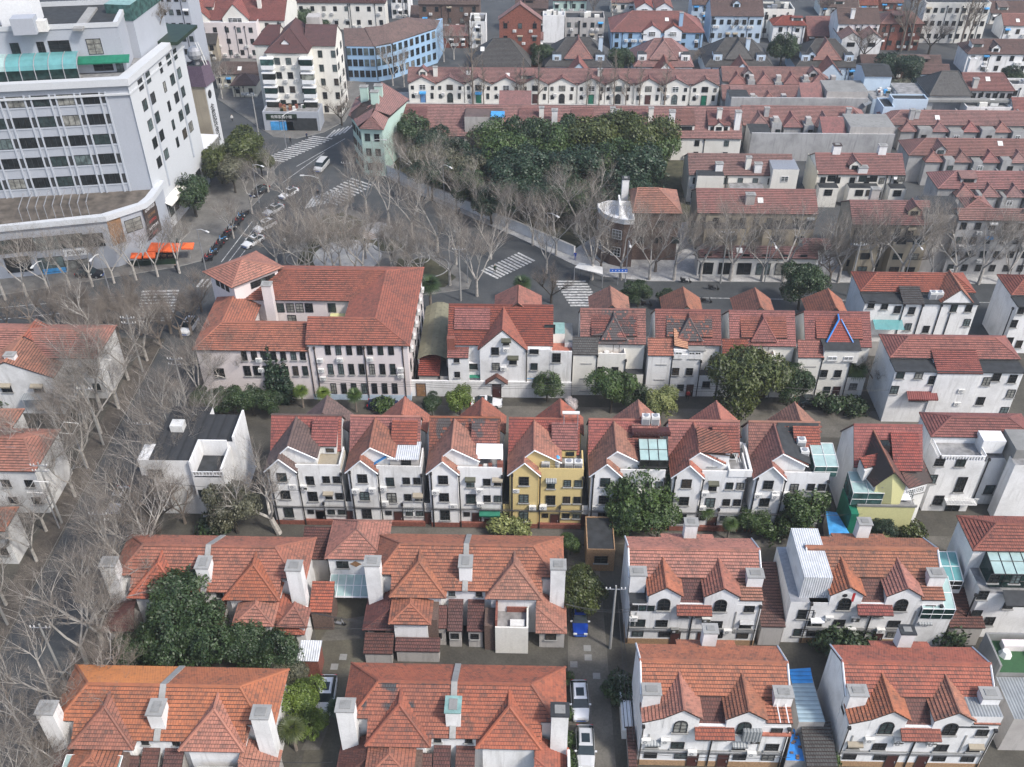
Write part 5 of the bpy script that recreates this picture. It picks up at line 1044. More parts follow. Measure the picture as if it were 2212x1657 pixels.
mb = MB(); w0 = at(*Q(3, 2, 1480, 660), 8.6)[0]; w1 = at(*Q(3, 2, 1900, 700), 8.6)[0]; yv = Y0 - 3.2
mb.box(X0 + 0.3, w1, yv, Y0 + 0.3, 0, 8.6, 'clean_white', top='terrace_grey'); mb.box(w1, X1, yv + 1.4, Y0 + 0.3, 0, 8.0, 'clean_white', top='terrace_grey'); mb.build('wall', V3)
mb = MB()
for a, b, c_, d_ in ((X0 + 0.3, w1, yv, yv + 0.12), (X0 + 0.3, X0 + 0.42, yv, Y0), (w1 - 0.12, w1, yv, Y0 - 1)):
 mb.box(a, b, c_, d_, 9.35, 9.5, 'clean_white'); mb.box(a, b, c_, d_, 8.6, 8.75, 'clean_white'); L = max(b - a, d_ - c_); k = 0
 while k * 0.35 < L:
  x = a + (k * 0.35 if b - a > d_ - c_ else 0); y = c_ + (k * 0.35 if d_ - c_ > b - a else 0); mb.box(x, x + 0.14, y, y + 0.11, 8.75, 9.35, 'clean_white'); k += 1
mb.build('balustrade', V3)
mb = MB(); mb.box(w1 - 0.2, w1 + 2.6, Y0 - 1.6, Y0 + 0.4, 8.6, 10.6, 'clean_white'); mb.box(X1 - 4.0, X1, yv - 0.2, Y0 + 0.5, 8.0, 10.8, 'concrete'); mb.box(X1 - 4.2, X1 + 3, yv - 1.4, yv + 0.3, 0, 9.4, 'clean_white', top='terrace_grey'); mb.build('roof_hut', V3)
fb = Face((0, yv)); fb2 = Face((0, yv + 1.4))
for p_, w_, h_ in (((1530, 705), 1.2, 1.2), ((1700, 710), 1.2, 1.2), ((1475, 840), 1.0, 1.5), ((1700, 885), 1.2, 2.6), ((1520, 1010), 1.2, 1.6), ((1635, 1065), 1.8, 2.0)): winp(V3, fb, Q(3, 2, *p_), w_, h_)
for p_, w_, h_ in (((1930, 925), 1.2, 1.5), ((2090, 930), 0.7, 1.4), ((2155, 930), 0.7, 1.4), ((1860, 1090), 1.2, 1.5), ((2060, 1095), 1.1, 1.4), ((1740, 1075), 1.0, 1.5)): winp(V3, fb2, Q(3, 2, *p_), w_, h_)
u, z = fb.hit(*Q(3, 2, 1690, 1000)); mb = MB(); c_ = fb.xyz(u, z, 0); mb.box(c_[0] - 1.9, c_[0] + 1.9, c_[1] - 1.0, c_[1], z - 0.2, z, 'clean_white')
for k in range(20): mb.box(c_[0] - 1.9 + 0.19 * k, c_[0] - 1.85 + 0.19 * k, c_[1] - 1.0, c_[1] - 0.95, z, z + 0.9, 'ac_white')
mb.box(c_[0] - 1.9, c_[0] + 1.9, c_[1] - 1.02, c_[1] - 0.94, z + 0.9, z + 0.98, 'ac_white'); mb.build('balcony', V3)
for x in (1800, 1980, 2150): u0, z0 = fb2.hit(*Q(3, 2, x, 1000)); pipe(V3, fb2, u0, 0.3, 7.8, 0.09)
V4, fv, X0, X1, Y0, hf, zr = villa('white villa cut by the right edge with a glass conservatory roof and black railings', Q(3, 2, 1800, 1420), Q(3, 2, 2500, 1420), 10.4, Q(3, 2, 0, 1205)[1], 'tile_red', ledge=False)
mb = MB(); mb.box(X0 + 0.6, X1, Y0 - 3.4, Y0 + 0.5, 0, 7.4, 'clean_white', top='terrace_grey'); mb.build('wall', V4); glass_room(V4, X0 + 1.6, X1 - 0.5, Y0 - 2.6, Y0 + 0.6, 7.5, 9.6, 10.2, fm='black_metal', nx=6)
fb = Face((0, Y0 - 3.4))
for p_ in ((1970, 90), (2145, 95), (1880, 225), (1825, 380), (1930, 435), (2090, 300)): winp(V4, fb, Q(3, 3, *p_), 1.1, 1.4)
u, z = fb.hit(*Q(3, 3, 2130, 200)); awning(V4, fb, u, z + 0.3, 2.6, 1.6, 'bitumen'); u0, z0 = fb.hit(*Q(3, 3, 1830, 200)); pipe(V4, fb, u0, 0.3, 7.2, 0.1)
V5, fv, X0, X1, Y0, hf, zr = villa('white villa at the right edge beside the main street, left gable wall blank', Q(3, 1, 2110, 870), Q(3, 1, 2900, 880), 9.2, Q(3, 1, 0, 715)[1], 'tile_red')
for p_ in ((2190, 990), (2130, 1100), (2170, 1265), (2095, 1240)): winp(V5, fv, Q(3, 1, *p_), 1.0, 1.4)
u0, z0 = fv.hit(*Q(3, 1, 2110, 1000)); pipe(V5, fv, u0, 0.3, 8.4, 0.1)
# --- dark red steep house with yellow gable
K1 = thing('gabled_house', 'steep dark red roofed house with a lime yellow gable and a peaked tent', 'house', (42, 84))
x0, x1, Yk = at(*Q(3, 2, 805, 320), 12.8)[0], at(*Q(3, 2, 1350, 320), 12.8)[0], 92.6
gabled(K1, x0, x1, Yk - 3.4, Yk + 3.4, 8.8, 12.8, 'x', 'clean_white', 'tile_red', ins=0.3)
g0 = (*at(*Q(3, 2, 985, 425), 12.3), 12.3); g1_ = (*at(*Q(3, 2, 1165, 785), 11.6), 11.6); l0 = (*at(*Q(3, 2, 835, 700), 8.6), 8.6); l1 = (*at(*Q(3, 2, 1000, 905), 8.6), 8.6); r1 = (*at(*Q(3, 2, 1285, 915), 8.4), 8.4); r0 = (r1[0] + g0[0] - g1_[0] + 0.6, r1[1] + 5.5, 8.4)
roof(K1, [[l1, g1_, g0, l0], [g1_, r1, r0, g0]], 'tile_wine', [(g0, g1_)], name='gable_roof', capmat='tile_orange')
s1 = at3(*Q(3, 2, 1480, 862), 8.2); s0 = at3(*Q(3, 2, 1380, 640), 9.2); roof(K1, [[r1, s1, s0, (g0[0] + 2.2, g0[1] - 2.0, 10.4)]], 'tile_wine', name='wing_roof')
mb = MB(); d = (r1[0] - l1[0], r1[1] - l1[1]); L = math.hypot(*d); nrm = (d[1] / L, -d[0] / L)
inn = lambda p_, k=0.35: (p_[0] - nrm[0] * k, p_[1] - nrm[1] * k)
la, ra, ga = inn(l1), inn(r1), inn(g1_)
mb.face([(la[0] + 0.4, la[1], 0), (ra[0] - 0.3, ra[1], 0), (ra[0] - 0.3, ra[1], 8.4), (ga[0], ga[1], 11.4), (la[0] + 0.4, la[1], 8.6)], 'lime_plaster')
mb.prism([(la[0] + 0.4, la[1] + 0.02), (ra[0] - 0.3, ra[1] + 0.02), (r0[0], r0[1]), (l0[0] + 0.3, l0[1])], 0, 8.2, 'clean_white'); mb.prism([(ra[0], ra[1] + 0.5), (s1[0] - 0.4, s1[1] + 0.4), (s0[0], s0[1]), (r0[0] - 1, r0[1])], 0, 8.0, 'clean_white'); mb.build('wall', K1)
fk = face_of(la, ra); winp(K1, fk, Q(3, 2, 1125, 870), 1.4, 1.2, style='red', vm=3); fk2 = face_of((ra[0], ra[1] + 0.5), (s1[0] - 0.4, s1[1] + 0.4)); winp(K1, fk2, Q(3, 2, 1290, 965), 1.3, 1.8, style='white', vm=3, hm=4); winp(K1, fk2, Q(3, 2, 1365, 925), 1.3, 1.0, style='white', vm=3)
dm = at3(*Q(3, 2, 900, 760), 9.6); roof(K1, [[at3(*Q(3, 2, 925, 755), 10.0), at3(*Q(3, 2, 1085, 715), 10.4), at3(*Q(3, 2, 1040, 630), 11.2), at3(*Q(3, 2, 885, 665), 10.8)]], 'tile_red', name='dormer_roof')
mb = MB(); ft = [at(*Q(3, 2, x, y), 9.7) for x, y in ((925, 790), (1050, 740), (1030, 660), (880, 700))]; mb.prism(ft, 8.3, 9.9, 'clean_white'); mb.build('dormer', K1)
roof(K1, [[(x1 - 4.0, Yk - 4.6, 9.4), (x1 - 0.6, Yk - 4.6, 9.4), (x1 - 0.6, Yk - 0.8, 12.3), (x1 - 4.0, Yk - 0.8, 12.3)]], 'tile_red', name='shed_dormer_roof')
mb = MB(); mb.box(x1 - 5.4, x1 - 4.3, Yk - 2.5, Yk - 1.4, 10.6, 11.6, 'black_metal', top='pane_green'); mb.build('skylight', K1)
mb = MB(); c0, c1 = at(*Q(3, 2, 870, 1060), 5.4), at(*Q(3, 2, 1330, 1050), 5.4); mb.box(c0[0], c1[0], c0[1], c0[1] + 4.0, 0, 5.4, 'lime_plaster', top='terrace_grey'); mb.box(c0[0] - 0.1, c1[0] + 0.1, c0[1] - 0.1, c0[1] + 0.1, 5.4, 5.7, 'concrete'); mb.box(c0[0] - 0.9, c0[0], c0[1] - 1.0, c0[1] + 3.5, 0, 5.0, 'green_sheet'); mb.build('terrace', K1)
tc_ = at(*Q(3, 2, 1160, 1030), 5.6); mb = MB(); base = [(tc_[0] - 2, tc_[1] + 0.1, 5.9), (tc_[0] + 2.1, tc_[1] + 0.1, 5.9), (tc_[0] + 2.0, tc_[1] + 3.0, 6.6), (tc_[0] - 1.8, tc_[1] + 3.0, 6.6)]; top_ = (tc_[0] + 0.1, tc_[1] + 1.5, 9.4)
for i in range(4):
 a, b = Vector(base[i]), Vector(base[(i + 1) % 4]); tp = Vector(top_)
 ma, mb_ = a.lerp(tp, 0.45), b.lerp(tp, 0.45); ctr = Vector((top_[0], top_[1], 0));
 for v_ in (ma, mb_): v_.x += (ctr.x - v_.x) * 0.28; v_.y += (ctr.y - v_.y) * 0.28
 mb.face([tuple(a), tuple(b), tuple(mb_), tuple(ma)], 'white_paint'); mb.face([tuple(ma), tuple(mb_), top_], 'white_paint')
for p_ in base: mb.tube([p_, (p_[0], p_[1], 5.4)], 0.05, 'ac_white', 4)
tag(mb.build('tent'), 'white peaked tent canopy on the terrace of the lime yellow gabled house', 'tent')
glass_room(K1, c0[0] - 0.9, c0[0] + 2.8, c0[1] + 0.2, c0[1] + 3.4, 5.4, 7.4, 8.0, nx=2, mat='skylight_glass', fm='ac_white')
T1 = thing('tarpaulin', 'large bright blue tarpaulin spread below the green sheet wall, beside the bushy tree', 'tarpaulin', (*at(*Q(3, 2, 720, 1200)), 0)); mb = MB(); mb.face([at3(*Q(3, 2, x, y), 2.5) for x, y in ((640, 1290), (810, 1290), (700, 1110), (610, 1100))], 'sky_blue_sheet'); mb.build('sheet', T1); mb = MB(); mb.prism([at(*Q(3, 2, x, y), 2.5) for x, y in ((645, 1285), (800, 1285), (697, 1115), (615, 1105))], 0, 2.45, 'dim_plaster'); mb.build('shed', T1)
S1 = thing('flat_roofed_shed', 'brick shed with a wet black flat roof at the head of the parked car lane', 'shed', (*at(*Q(2, 2, 800, 1550)), 0))
a_, b_, c_ = at(*Q(2, 2, 700, 1410), 3.6), at(*Q(2, 2, 940, 1410), 3.6), at(*Q(2, 2, 690, 1145), 3.6)
flat(S1, a_[0], b_[0] - 0.2, a_[1], c_[1], 0, 3.6, 'brick_tan', 'bitumen', par=0.15, pw=0.12); winp(S1, Face((0, a_[1])), Q(2, 2, 812, 1485), 1.6, 1.2, pane='pane_green')
W1 = thing('flat_roofed_house', 'white modern house with a black ribbed roof and a sunken black terrace', 'house', (-28, 84))
h1 = 9.2; P4 = [at(*Q(0, 2, x, y), h1) for x, y in ((1130, 680), (1500, 685), (1810, 530), (1960, 290), (1320, 255))]
bx0, bx1 = at(*Q(0, 2, 1215, 640), h1)[0], at(*Q(0, 2, 1960, 430), h1)[0]; by0, by1 = at(*Q(0, 2, 1500, 690), h1)[1], at(*Q(0, 2, 1500, 255), h1)[1]; bxm = at(*Q(0, 2, 1530, 690), h1)[0]
bym = at(*Q(0, 2, 1700, 535), h1)[1]
mb = MB(); mb.box(bx0, bxm, by0, by1, 0, h1, 'clean_white', top='black_corrugated'); mb.box(bxm, bx1 - 0.5, bym, by1 - 1.5, 0, h1, 'clean_white', top='black_corrugated'); mb.box(bxm, bx1 - 1.2, by0 - 0.6, bym, 0, h1 - 2.2, 'clean_white', top='bitumen')
mb.box(bxm, bxm + 0.25, by0 - 0.6, bym, h1 - 2.2, h1 + 0.3, 'clean_white'); mb.box(bx1 - 1.45, bx1 - 1.2, by0 - 0.6, bym, h1 - 2.2, h1 - 0.8, 'clean_white'); mb.box(bxm + 0.25, bx1 - 1.45, bym - 0.2, bym - 0.02, h1 - 2.2, h1 + 0.3, 'clean_white'); mb.box(bx1 - 0.75, bx1 - 0.5, bym, by1 - 1.5, h1, h1 + 0.8, 'clean_white')
mb.box(bx0 - 1.4, bx0, by0, by0 + 3, h1 - 2.6, h1, 'clean_white'); mb.build('wall', W1)
mb = MB(); mb.box(bx0 + 1.2, bx0 + 2.8, by1 - 5.2, by1 - 3.8, h1, h1 + 1.0, 'ac_white'); mb.build('water_tank', W1)
fw_ = Face((0, by0)); fw2 = Face((0, by0 - 0.6))
for p_, w_ in (((1250, 790), 1.8), ((1300, 965), 1.8), ((1450, 1140), 1.6)): winp(W1, fw_, Q(0, 2, *p_), w_, 1.2)
for p_ in ((1590, 793), (1672, 793), (1755, 793)): winp(W1, fw2, Q(0, 2, *p_), 1.2, 0.7, style='white', vm=2, sill=False)
winp(W1, fw2, Q(0, 2, 1628, 955), 0.8, 1.3); winp(W1, fw2, Q(0, 2, 1755, 950), 1.2, 1.0)
# ------------------------------------------------------------------ left edge houses
for lab, pts_, e_, ridge_h, rm in (
 ('orange tiled house at the left edge with a small white dormer and arched gable', ((0, 1, -300, 1440), (0, 1, 820, 1380), (0, 1, 900, 1110), (0, 1, -300, 1130)), 7.5, 9.6, 'tile_orange'),
 ('orange hipped house at the left edge with a skylight, behind bare street trees', ((0, 2, -250, 790), (0, 2, 300, 780), (0, 2, 470, 440), (0, 2, -250, 440)), 7.5, 9.5, 'tile_orange'),
 ('small orange roof corner at the left edge above the bare trees', ((0, 2, -250, 430), (0, 2, 120, 430), (0, 2, 140, 330), (0, 2, -250, 300)), 6.5, 8.0, 'tile_orange'),
 ('low orange house corner at the left edge, lowest of the left roofs', ((0, 2, -300, 1260), (0, 2, 60, 1260), (0, 2, 110, 1100), (0, 2, -300, 1100)), 6.0, 7.6, 'tile_orange')):
 P_ = [at(*q(*p), e_) for p in pts_]; x0_, x1_ = P_[0][0], (P_[1][0] + P_[2][0]) / 2; y0_, y1_ = P_[1][1], P_[2][1]
 g = thing('house', lab, 'house', ((x0_ + x1_) / 2, y0_)); gabled(g, x0_, x1_, y0_, max(y1_, y0_ + 4), e_, ridge_h, 'x', 'white_plaster', rm, hipR=2.5)
 for z in (5.2, 2.2):
  for k in range(4): win(g, Face((x1_ - 12, y0_ + 0.3)), 1.5 + 3 * k, z, 1.1, 1.2)
 if 'dormer' in lab:
  a = at(*Q(0, 1, 170, 1250), 8.2); gabled(g, a[0] - 0.6, a[0] + 2.6, a[1] - 0.4, a[1] + 4, 8.4, 9.6, 'y', 'white_plaster', 'tile_orange', z0=6)
  a = at(*Q(0, 1, 130, 1390), 7.4); gabled(g, a[0] - 6, a[0] + 6.4, y0_ - 3.5, y0_ + 6, 6.6, 9.3, 'y', 'white_plaster', 'tile_orange'); f_ = Face((a[0] - 6, y0_ - 3.38)); win(g, f_, 5.0, 4.6, 1.5, 1.4); win(g, f_, 9.6, 4.6, 1.5, 1.4); awning(g, f_, 5.0, 5.5, 1.8, 0.6, 'tan_plaster'); awning(g, f_, 9.6, 5.5, 1.8, 0.6, 'tan_plaster'); chimney(g, a[0] - 0.2, a[0] + 1.2, y0_ - 2.6, y0_ - 1.6, 7, 9.6)
 if 'skylight' in lab:
  a = at3(*Q(0, 2, 115, 565), 8.6); mb = MB(); mb.box(a[0] - 0.7, a[0] + 0.7, a[1] - 0.8, a[1] + 0.8, 8.2, 9.0, 'grey_metal', top='pane_green'); mb.build('skylight', g)
S2 = thing('canopy', 'large pale grey metal sheet roof left of the street, above the bare trees', 'canopy', (*at(*Q(0, 2, 380, 210)), 0))
mb = MB(); mb.face([at3(*Q(0, 2, x, y), h) for x, y, h in ((155, 205, 3.6), (600, 200, 3.6), (675, 45, 4.0), (245, 55, 4.0))], 'grey_corrugated'); mb.build('roof', S2); mb = MB()
for x, y in ((180, 200), (590, 195), (660, 52), (255, 60)): p_ = at(*Q(0, 2, x, y), 3.7); mb.tube([(*p_, 0), (*p_, 3.6)], 0.08, 'grey_metal', 4)
mb.build('post_frame', S2)
# ------------------------------------------------------------------ hotel block
HT = 30.0
FR = at(271, 174, HT); FL = at(-170, 195, HT); BR = at(386.5, 76, HT); BL = (FL[0] + BR[0] - FR[0], FL[1] + BR[1] - FR[1])
H1 = thing('hotel', 'large pale grey stone-clad ten-storey hotel in the top left corner with rows of recessed windows', 'hotel', ((FL[0] + FR[0]) / 2, FR[1]))
mb = MB(); mb.prism([FL, FR, BR, BL], 0, HT, 'stone_panel', top='terrace_grey'); mb.build('wall', H1)
mb = MB(); mb.prism([(FR[0] - 0.02, FR[1] - 0.0), (FR[0] + 0.25, FR[1] - 0.25), (BR[0] + 0.25, BR[1]), (BR[0], BR[1])], 0, HT, 'stone_white'); mb.build('side_cladding', H1)
def cornice(mb, poly, z0, z1, out, mat):
 n = len(poly); cx_ = sum(p[0] for p in poly) / n; cy_ = sum(p[1] for p in poly) / n; pp = []
 for i in range(n):
  a, b, c_ = Vector(poly[i - 1]), Vector(poly[i]), Vector(poly[(i + 1) % n]); e1, e2 = (b - a).normalized(), (c_ - b).normalized()
  n1, n2 = Vector((e1.y, -e1.x)), Vector((e2.y, -e2.x)); s = n1 + n2; s = s / max(0.3, s.length_squared) * 2; pp.append((b.x + s.x * out, b.y + s.y * out))
 mb.prism(pp, z0, z1, mat); mb.face([(x, y, z0) for x, y in pp[::-1]], mat)
 return pp
FP = [FL, FR, BR, BL]
def outset(poly, out):
 return cornice(MB(), poly, 0, 1, out, 'stone_panel')
def ring(mb, poly, z0, z1, wd, mat):
 n = len(poly); cx_ = sum(p[0] for p in poly) / n; cy_ = sum(p[1] for p in poly) / n
 inn_ = [(p[0] + (cx_ - p[0]) * wd / max(1, math.dist(p, (cx_, cy_))) * 1.4, p[1] + (cy_ - p[1]) * wd / max(1, math.dist(p, (cx_, cy_))) * 1.4) for p in poly]
 for i in range(n):
  j = (i + 1) % n; mb.prism([poly[i], poly[j], inn_[j], inn_[i]], z0, z1, mat)
mb = MB(); ring(mb, outset(FP, 0.7), HT - 0.7, HT + 0.5, 1.6, 'stone_white'); ring(mb, outset(FP, 0.4), HT - 2.4, HT - 2.1, 0.8, 'stone_white'); mb.build('cornice', H1)
hf_ = face_of(FL, FR); zA = lambda x, y: ((x / 2.7614) / 1.85255, (300 + y / 2.7614) / 1.85255)
zs = [hf_.hit(*zA(x, y))[1] for x, y in ((1005, 262), (1065, 490), (1125, 710), (1190, 925), (1245, 1145), (1300, 1355))]
u0 = hf_.hit(*zA(1005, 262))[0]; du = u0 - hf_.hit(*zA(730, 277))[0]
cols = [u0 - k * du for k in range(10)]
hw = du * 0.72
for z in zs:
 for u in cols: win(H1, hf_, u, z, hw, 1.9, sub=False, vm=2, hm=0)
mb = MB()
def slab(mb, fc, u_a, u_b, z0, z1, d, mat):
 a, b = fc.xyz(u_a, 0, 0), fc.xyz(u_b, 0, 0); a2, b2 = fc.xyz(u_a, 0, d), fc.xyz(u_b, 0, d); mb.prism([a[:2], b[:2], b2[:2], a2[:2]], z0, z1, mat)
for k in range(11):
 um = u0 - k * du + du / 2
 for s in (-1, 1): slab(mb, hf_, um + s * du * 0.12 - 0.14, um + s * du * 0.12 + 0.14, zs[-1] - 1.5, zs[0] + 1.1, 0.22, 'stone_light')
for z in zs: slab(mb, hf_, u0 - 10 * du, u0 + du * 0.6, z - 1.22, z - 1.0, 0.12, 'stone_light')
mb.build('pilaster_grid', H1)
for k in range(10):
 for z in zs: win(H1, hf_, u0 - k * du + du / 2, z, du * 0.17, 1.7, sub=False, pane='bitumen', vm=0, hm=0) if k < 6 else None
hs_f = Face((FR[0] + 0.25, FR[1] - 0.25), math.atan2(BR[1] - FR[1], BR[0] - FR[0]))
for p_ in ((1130, 680), (1165, 845), (1208, 1005), (1245, 1150), (1280, 1305), (1190, 625), (1230, 790), (1265, 945), (1300, 1090), (1337, 1240), (1355, 480), (1387, 640), (1420, 785), (1455, 930), (1485, 1075), (1405, 440), (1440, 590), (1470, 740), (1505, 880), (1535, 1020)): winp(H1, hs_f, Q(0, 0, *p_), 1.7, 1.9, vm=1, hm=0, sub=False)
for p_ in ((1293, 545), (1325, 700), (1360, 855), (1393, 1005), (1427, 1145)): winp(H1, hs_f, Q(0, 0, *p_), 1.0, 1.9, sub=False, vm=0)
for x, y in ((1160, 640), (1382, 455)):
 mb = MB(); u, z = hs_f.hit(*Q(0, 0, x, y)); slab(mb, hs_f, u - 0.12, u + 0.12, 8, z + 2.0, 0.3, 'stone_light'); mb.build('pilaster', H1)
u, z = hs_f.hit(*Q(0, 0, 1345, 1375)); awning(H1, hs_f, u, 6.4, 9, 1.6, 'pale_cream')
for k in range(5): win(H1, hs_f, u - 4 + 2.2 * k, 4.0, 1.8, 3.4, sub=False); win(H1, hs_f, u + 9 + 3.2 * k, 3.6, 2.2, 2.6, sub=False)
zt0 = HT + 0.1; a_ = at(276.5, 154, zt0); top_z = atY(251, 57.7, a_[1])[1]; b_ = at(278, 8, top_z)
ux, uy = hf_.u; SF = (a_[0] - 75 * ux, a_[1] - 75 * uy); bb = (b_[0], b_[1]); SB = (bb[0] - 75 * ux, bb[1] - 75 * uy)
mb = MB(); mb.prism([SF, a_, bb, SB], zt0, top_z, 'stone_panel', top='bitumen'); ring(mb, outset([SF, a_, bb, SB], 0.15), top_z, top_z + 0.8, 0.5, 'stone_white'); mb.build('upper_storey', H1)
fs_ = face_of(SF, a_)
for p_, w_, h_ in (((762, 375), 2.4, 2.6), ((482, 380), 3.4, 2.2), ((335, 390), 1.2, 2.2), ((130, 410), 1.4, 2.6), ((830, 530), 3.2, 1.7), ((965, 540), 1.2, 2.4)): winp(H1, fs_, Q(0, 0, *p_), w_, h_, sub=False)
u, z = fs_.hit(*Q(0, 0, 840, 460)); awning(H1, fs_, u, z + 0.3, 8.4, 1.6, 'green_sheet')
for k in range(12):
 u, z = fs_.hit(*Q(0, 0, 150, 330));
for (x, y, w_, d_, hh, m_) in ((175, 130, 5.5, 5, 5.0, 'white_paint'), (20, 120, 5.0, 5, 6.5, 'white_paint'), (205, 215, 3.6, 2.4, 2.6, 'stone_panel'), (325, 200, 2.2, 1.2, 1.8, 'ac_white')):
 p_ = at(*Q(0, 0, x, y), top_z + 1); mb = MB(); mb.obox(p_, hf_.u, w_ / 2, d_ / 2, top_z, top_z + hh, m_); mb.build('rooftop_plant', H1)
mb = MB(); m0, m1 = at(*Q(0, 0, 620, 232), top_z + 0.4), at(*Q(0, 0, 745, 58), top_z + 0.4); mb.prism([(m0[0] - 0.8, m0[1]), (m0[0] + 0.8, m0[1]), (m1[0] + 0.8, m1[1]), (m1[0] - 0.8, m1[1])], top_z, top_z + 0.4, 'chimney_cap'); mb.build('roof_divider', H1)
gx1_ = at(*Q(0, 0, 640, 655), zt0); f_g = Face((gx1_[0], gx1_[1] + 0.5), hf_.ang); mb = MB(); fr = MB(); n = 7
for k in range(22):
 ua, ub = -2.3 * (k + 1), -2.3 * k
 prof = [(0, 0)] + [(3.2 - 3.2 * math.cos(math.pi / 2 * j / 4), 2.0 + 1.8 * math.sin(math.pi / 2 * j / 4)) for j in range(5)] + [(4.6, 3.8)]
 for j in range(len(prof) - 1):
  (o0, h0), (o1, h1_) = prof[j], prof[j + 1]
  mb.face([f_g.xyz(ua, zt0 + h0, -o0), f_g.xyz(ub, zt0 + h0, -o0), f_g.xyz(ub, zt0 + h1_, -o1), f_g.xyz(ua, zt0 + h1_, -o1)], 'pane_green' if j == 0 else ('teal_glass' if k < 5 else 'skylight_glass'))
 fr.tube([f_g.xyz(ub, zt0 + h, -o + 0.05) for o, h in prof], 0.09, 'grey_metal', 4)
mb.build('glasshouse', H1); fr.build('glasshouse_frame', H1)
g_ = at(*Q(0, 0, 1090, 300), HT + 3); mb = MB(); mb.obox((g_[0] - 0.5, g_[1] + 4), hs_f.u, 6, 2.2, HT, HT + 6.5, 'stone_panel'); mb.obox((g_[0] - 0.5, g_[1] + 4), hs_f.u, 6.1, 2.3, HT + 6.5, HT + 9.2, 'pane_green', top='teal_sheet'); mb.build('stair_room', H1)
p_ = at(*Q(0, 0, 1300, 310), HT + 0.5); mb = MB(); mb.obox((p_[0], p_[1] + 3), hs_f.u, 5, 4.0, HT, HT + 0.6, 'leaf_teal'); mb.build('roof_garden', H1)
PD = [at(-190, 624), at(258, 577), at(338, 548), at(352, 535), (FR[0] + 0.9, FR[1] + 2.5), (FR[0] - 2, FR[1] + 3), (FL[0], FL[1] + 3)]
hp = atY(236, 472, at(236, 579)[1])[1]
mb = MB(); mb.prism(PD, 0, hp, 'stone_panel', top='podium_deck'); mb.build('podium', H1)
mb = MB(); ring(mb, outset(PD[:5] + [PD[5], PD[6]], 0.45), hp - 0.6, hp + 0.4, 1.0, 'stone_white'); mb.build('podium_cornice', H1)
fp_ = face_of(PD[0], PD[1]); fp2 = face_of(PD[1], PD[2]); fp3 = face_of(PD[2], PD[3])
for x, y in ((0, 485), (175, 465), (378, 450), (572, 430), (750, 425)): winp(H1, fp_, Q(0, 1, x, y), 4.2 if x < 700 else 3.6, 2.6, sub=False, pane='pane', vm=3, hm=1)
for x, y in ((150, 620), (420, 620), (630, 640)): winp(H1, fp_, Q(0, 1, x, y), 4.2, 3.0, sub=False, pane='pane', vm=1, hm=0)
u, z = fp2.hit(*Q(0, 1, 1075, 300)); win(H1, fp2, u, z, 3.0, 2.4, sub=False)
def text_mesh(cu):
 o = bpy.data.objects.new('lettering', cu); C.objects.link(o); dg = bpy.context.evaluated_depsgraph_get()
 me = bpy.data.meshes.new_from_object(o.evaluated_get(dg)); bpy.data.objects.remove(o); return me
def sign(root, fc, u, z, w, h, mat, text=None, tmat='white_paint', size=0.5, name='sign_board', out=0.08):
 mb = MB(); slab(mb, fc, u - w / 2, u + w / 2, z - h / 2, z + h / 2, out, mat); o = mb.build(name, root)
 if text:
  cu = bpy.data.curves.new('lettering', 'FONT'); cu.body = text; cu.size = size; cu.align_x = 'CENTER'; cu.align_y = 'CENTER'; cu.materials.append(M[tmat]); cu.extrude = 0.01
  tx = bpy.data.objects.new('lettering', text_mesh(cu)); C.objects.link(tx); tx.parent = o; tx.location = Vector(fc.xyz(u, z, out + 0.03)) - root.location; tx.rotation_euler = (math.pi / 2, 0, fc.ang)
 return o
for i_, (x, y, tx, tm) in enumerate(((1200, 165, 'CHEF2020', 'white_paint'), (1215, 215, 'COFFEE', 'wood'), (1225, 262, 'BISTRO', 'red_thing'), (1235, 310, 'RAYTURE', 'white_paint'), (1248, 355, 'GRILL', 'red_thing'))):
 u, z = fp3.hit(*Q(0, 1, x, y)); sign(H1, fp3, u, z, 4.0, 1.35, 'dark_trim', tx, tm, 0.7)
for x, y in ((915, 275), (928, 325), (940, 375), (955, 425)): u, z = fp2.hit(*Q(0, 1, x, y)); sign(H1, fp2, u, z, 2.4, 1.3, 'wood')
u, z = fp_.hit(*Q(0, 1, 610, 522)); sign(H1, fp_, u, z, 4.0, 1.3, 'white_paint', 'OLSEN', 'black_metal', 0.9)
u, z = fp_.hit(*Q(0, 1, 450, 685)); sign(H1, fp_, u, z, 4.0, 1.8, 'sky_blue_sheet')
a0, a1 = Q(0, 1, 30, 115), Q(0, 1, 735, 70); u0_, z0_ = hf_.hit(*a0); u1_, z1_ = hf_.hit(*a1); awning(H1, hf_, (u0_ + u1_) / 2, 9.3, abs(u1_ - u0_), 1.6, 'ac_white')
mb = MB(); pc = at(*Q(0, 1, 450, 200), hp + 0.5)
for k in range(9):
 a = fp_.xyz(8 * 0 + fp_.hit(*Q(0, 1, 150 + 70 * k, 250))[0], hp + 2.4, -1.5); b = (a[0] - fp_.n[0] * 5.5, a[1] - fp_.n[1] * 5.5, hp + 2.6); mb.tube([a, b], 0.09, 'grey_metal', 4); mb.tube([(a[0], a[1], hp), a], 0.07, 'grey_metal', 4)
mb.build('pergola', H1)
mb = MB(); cp = at(*Q(0, 0, 1545, 1200), 5.0); mb.obox((cp[0], cp[1] + 1), hs_f.u, 6.0, 3.2, 5.0, 5.3, 'white_paint'); mb.obox((cp[0] + 1, cp[1] + 1), hs_f.u, 5.4, 2.4, 0, 5.0, 'pane'); mb.build('entrance_canopy', H1)
T2 = thing('tower', 'slim brown-grey brick tower with a sloped copper crown and silver tank, beside the hotel', 'tower', (*at(465, 325), 0))
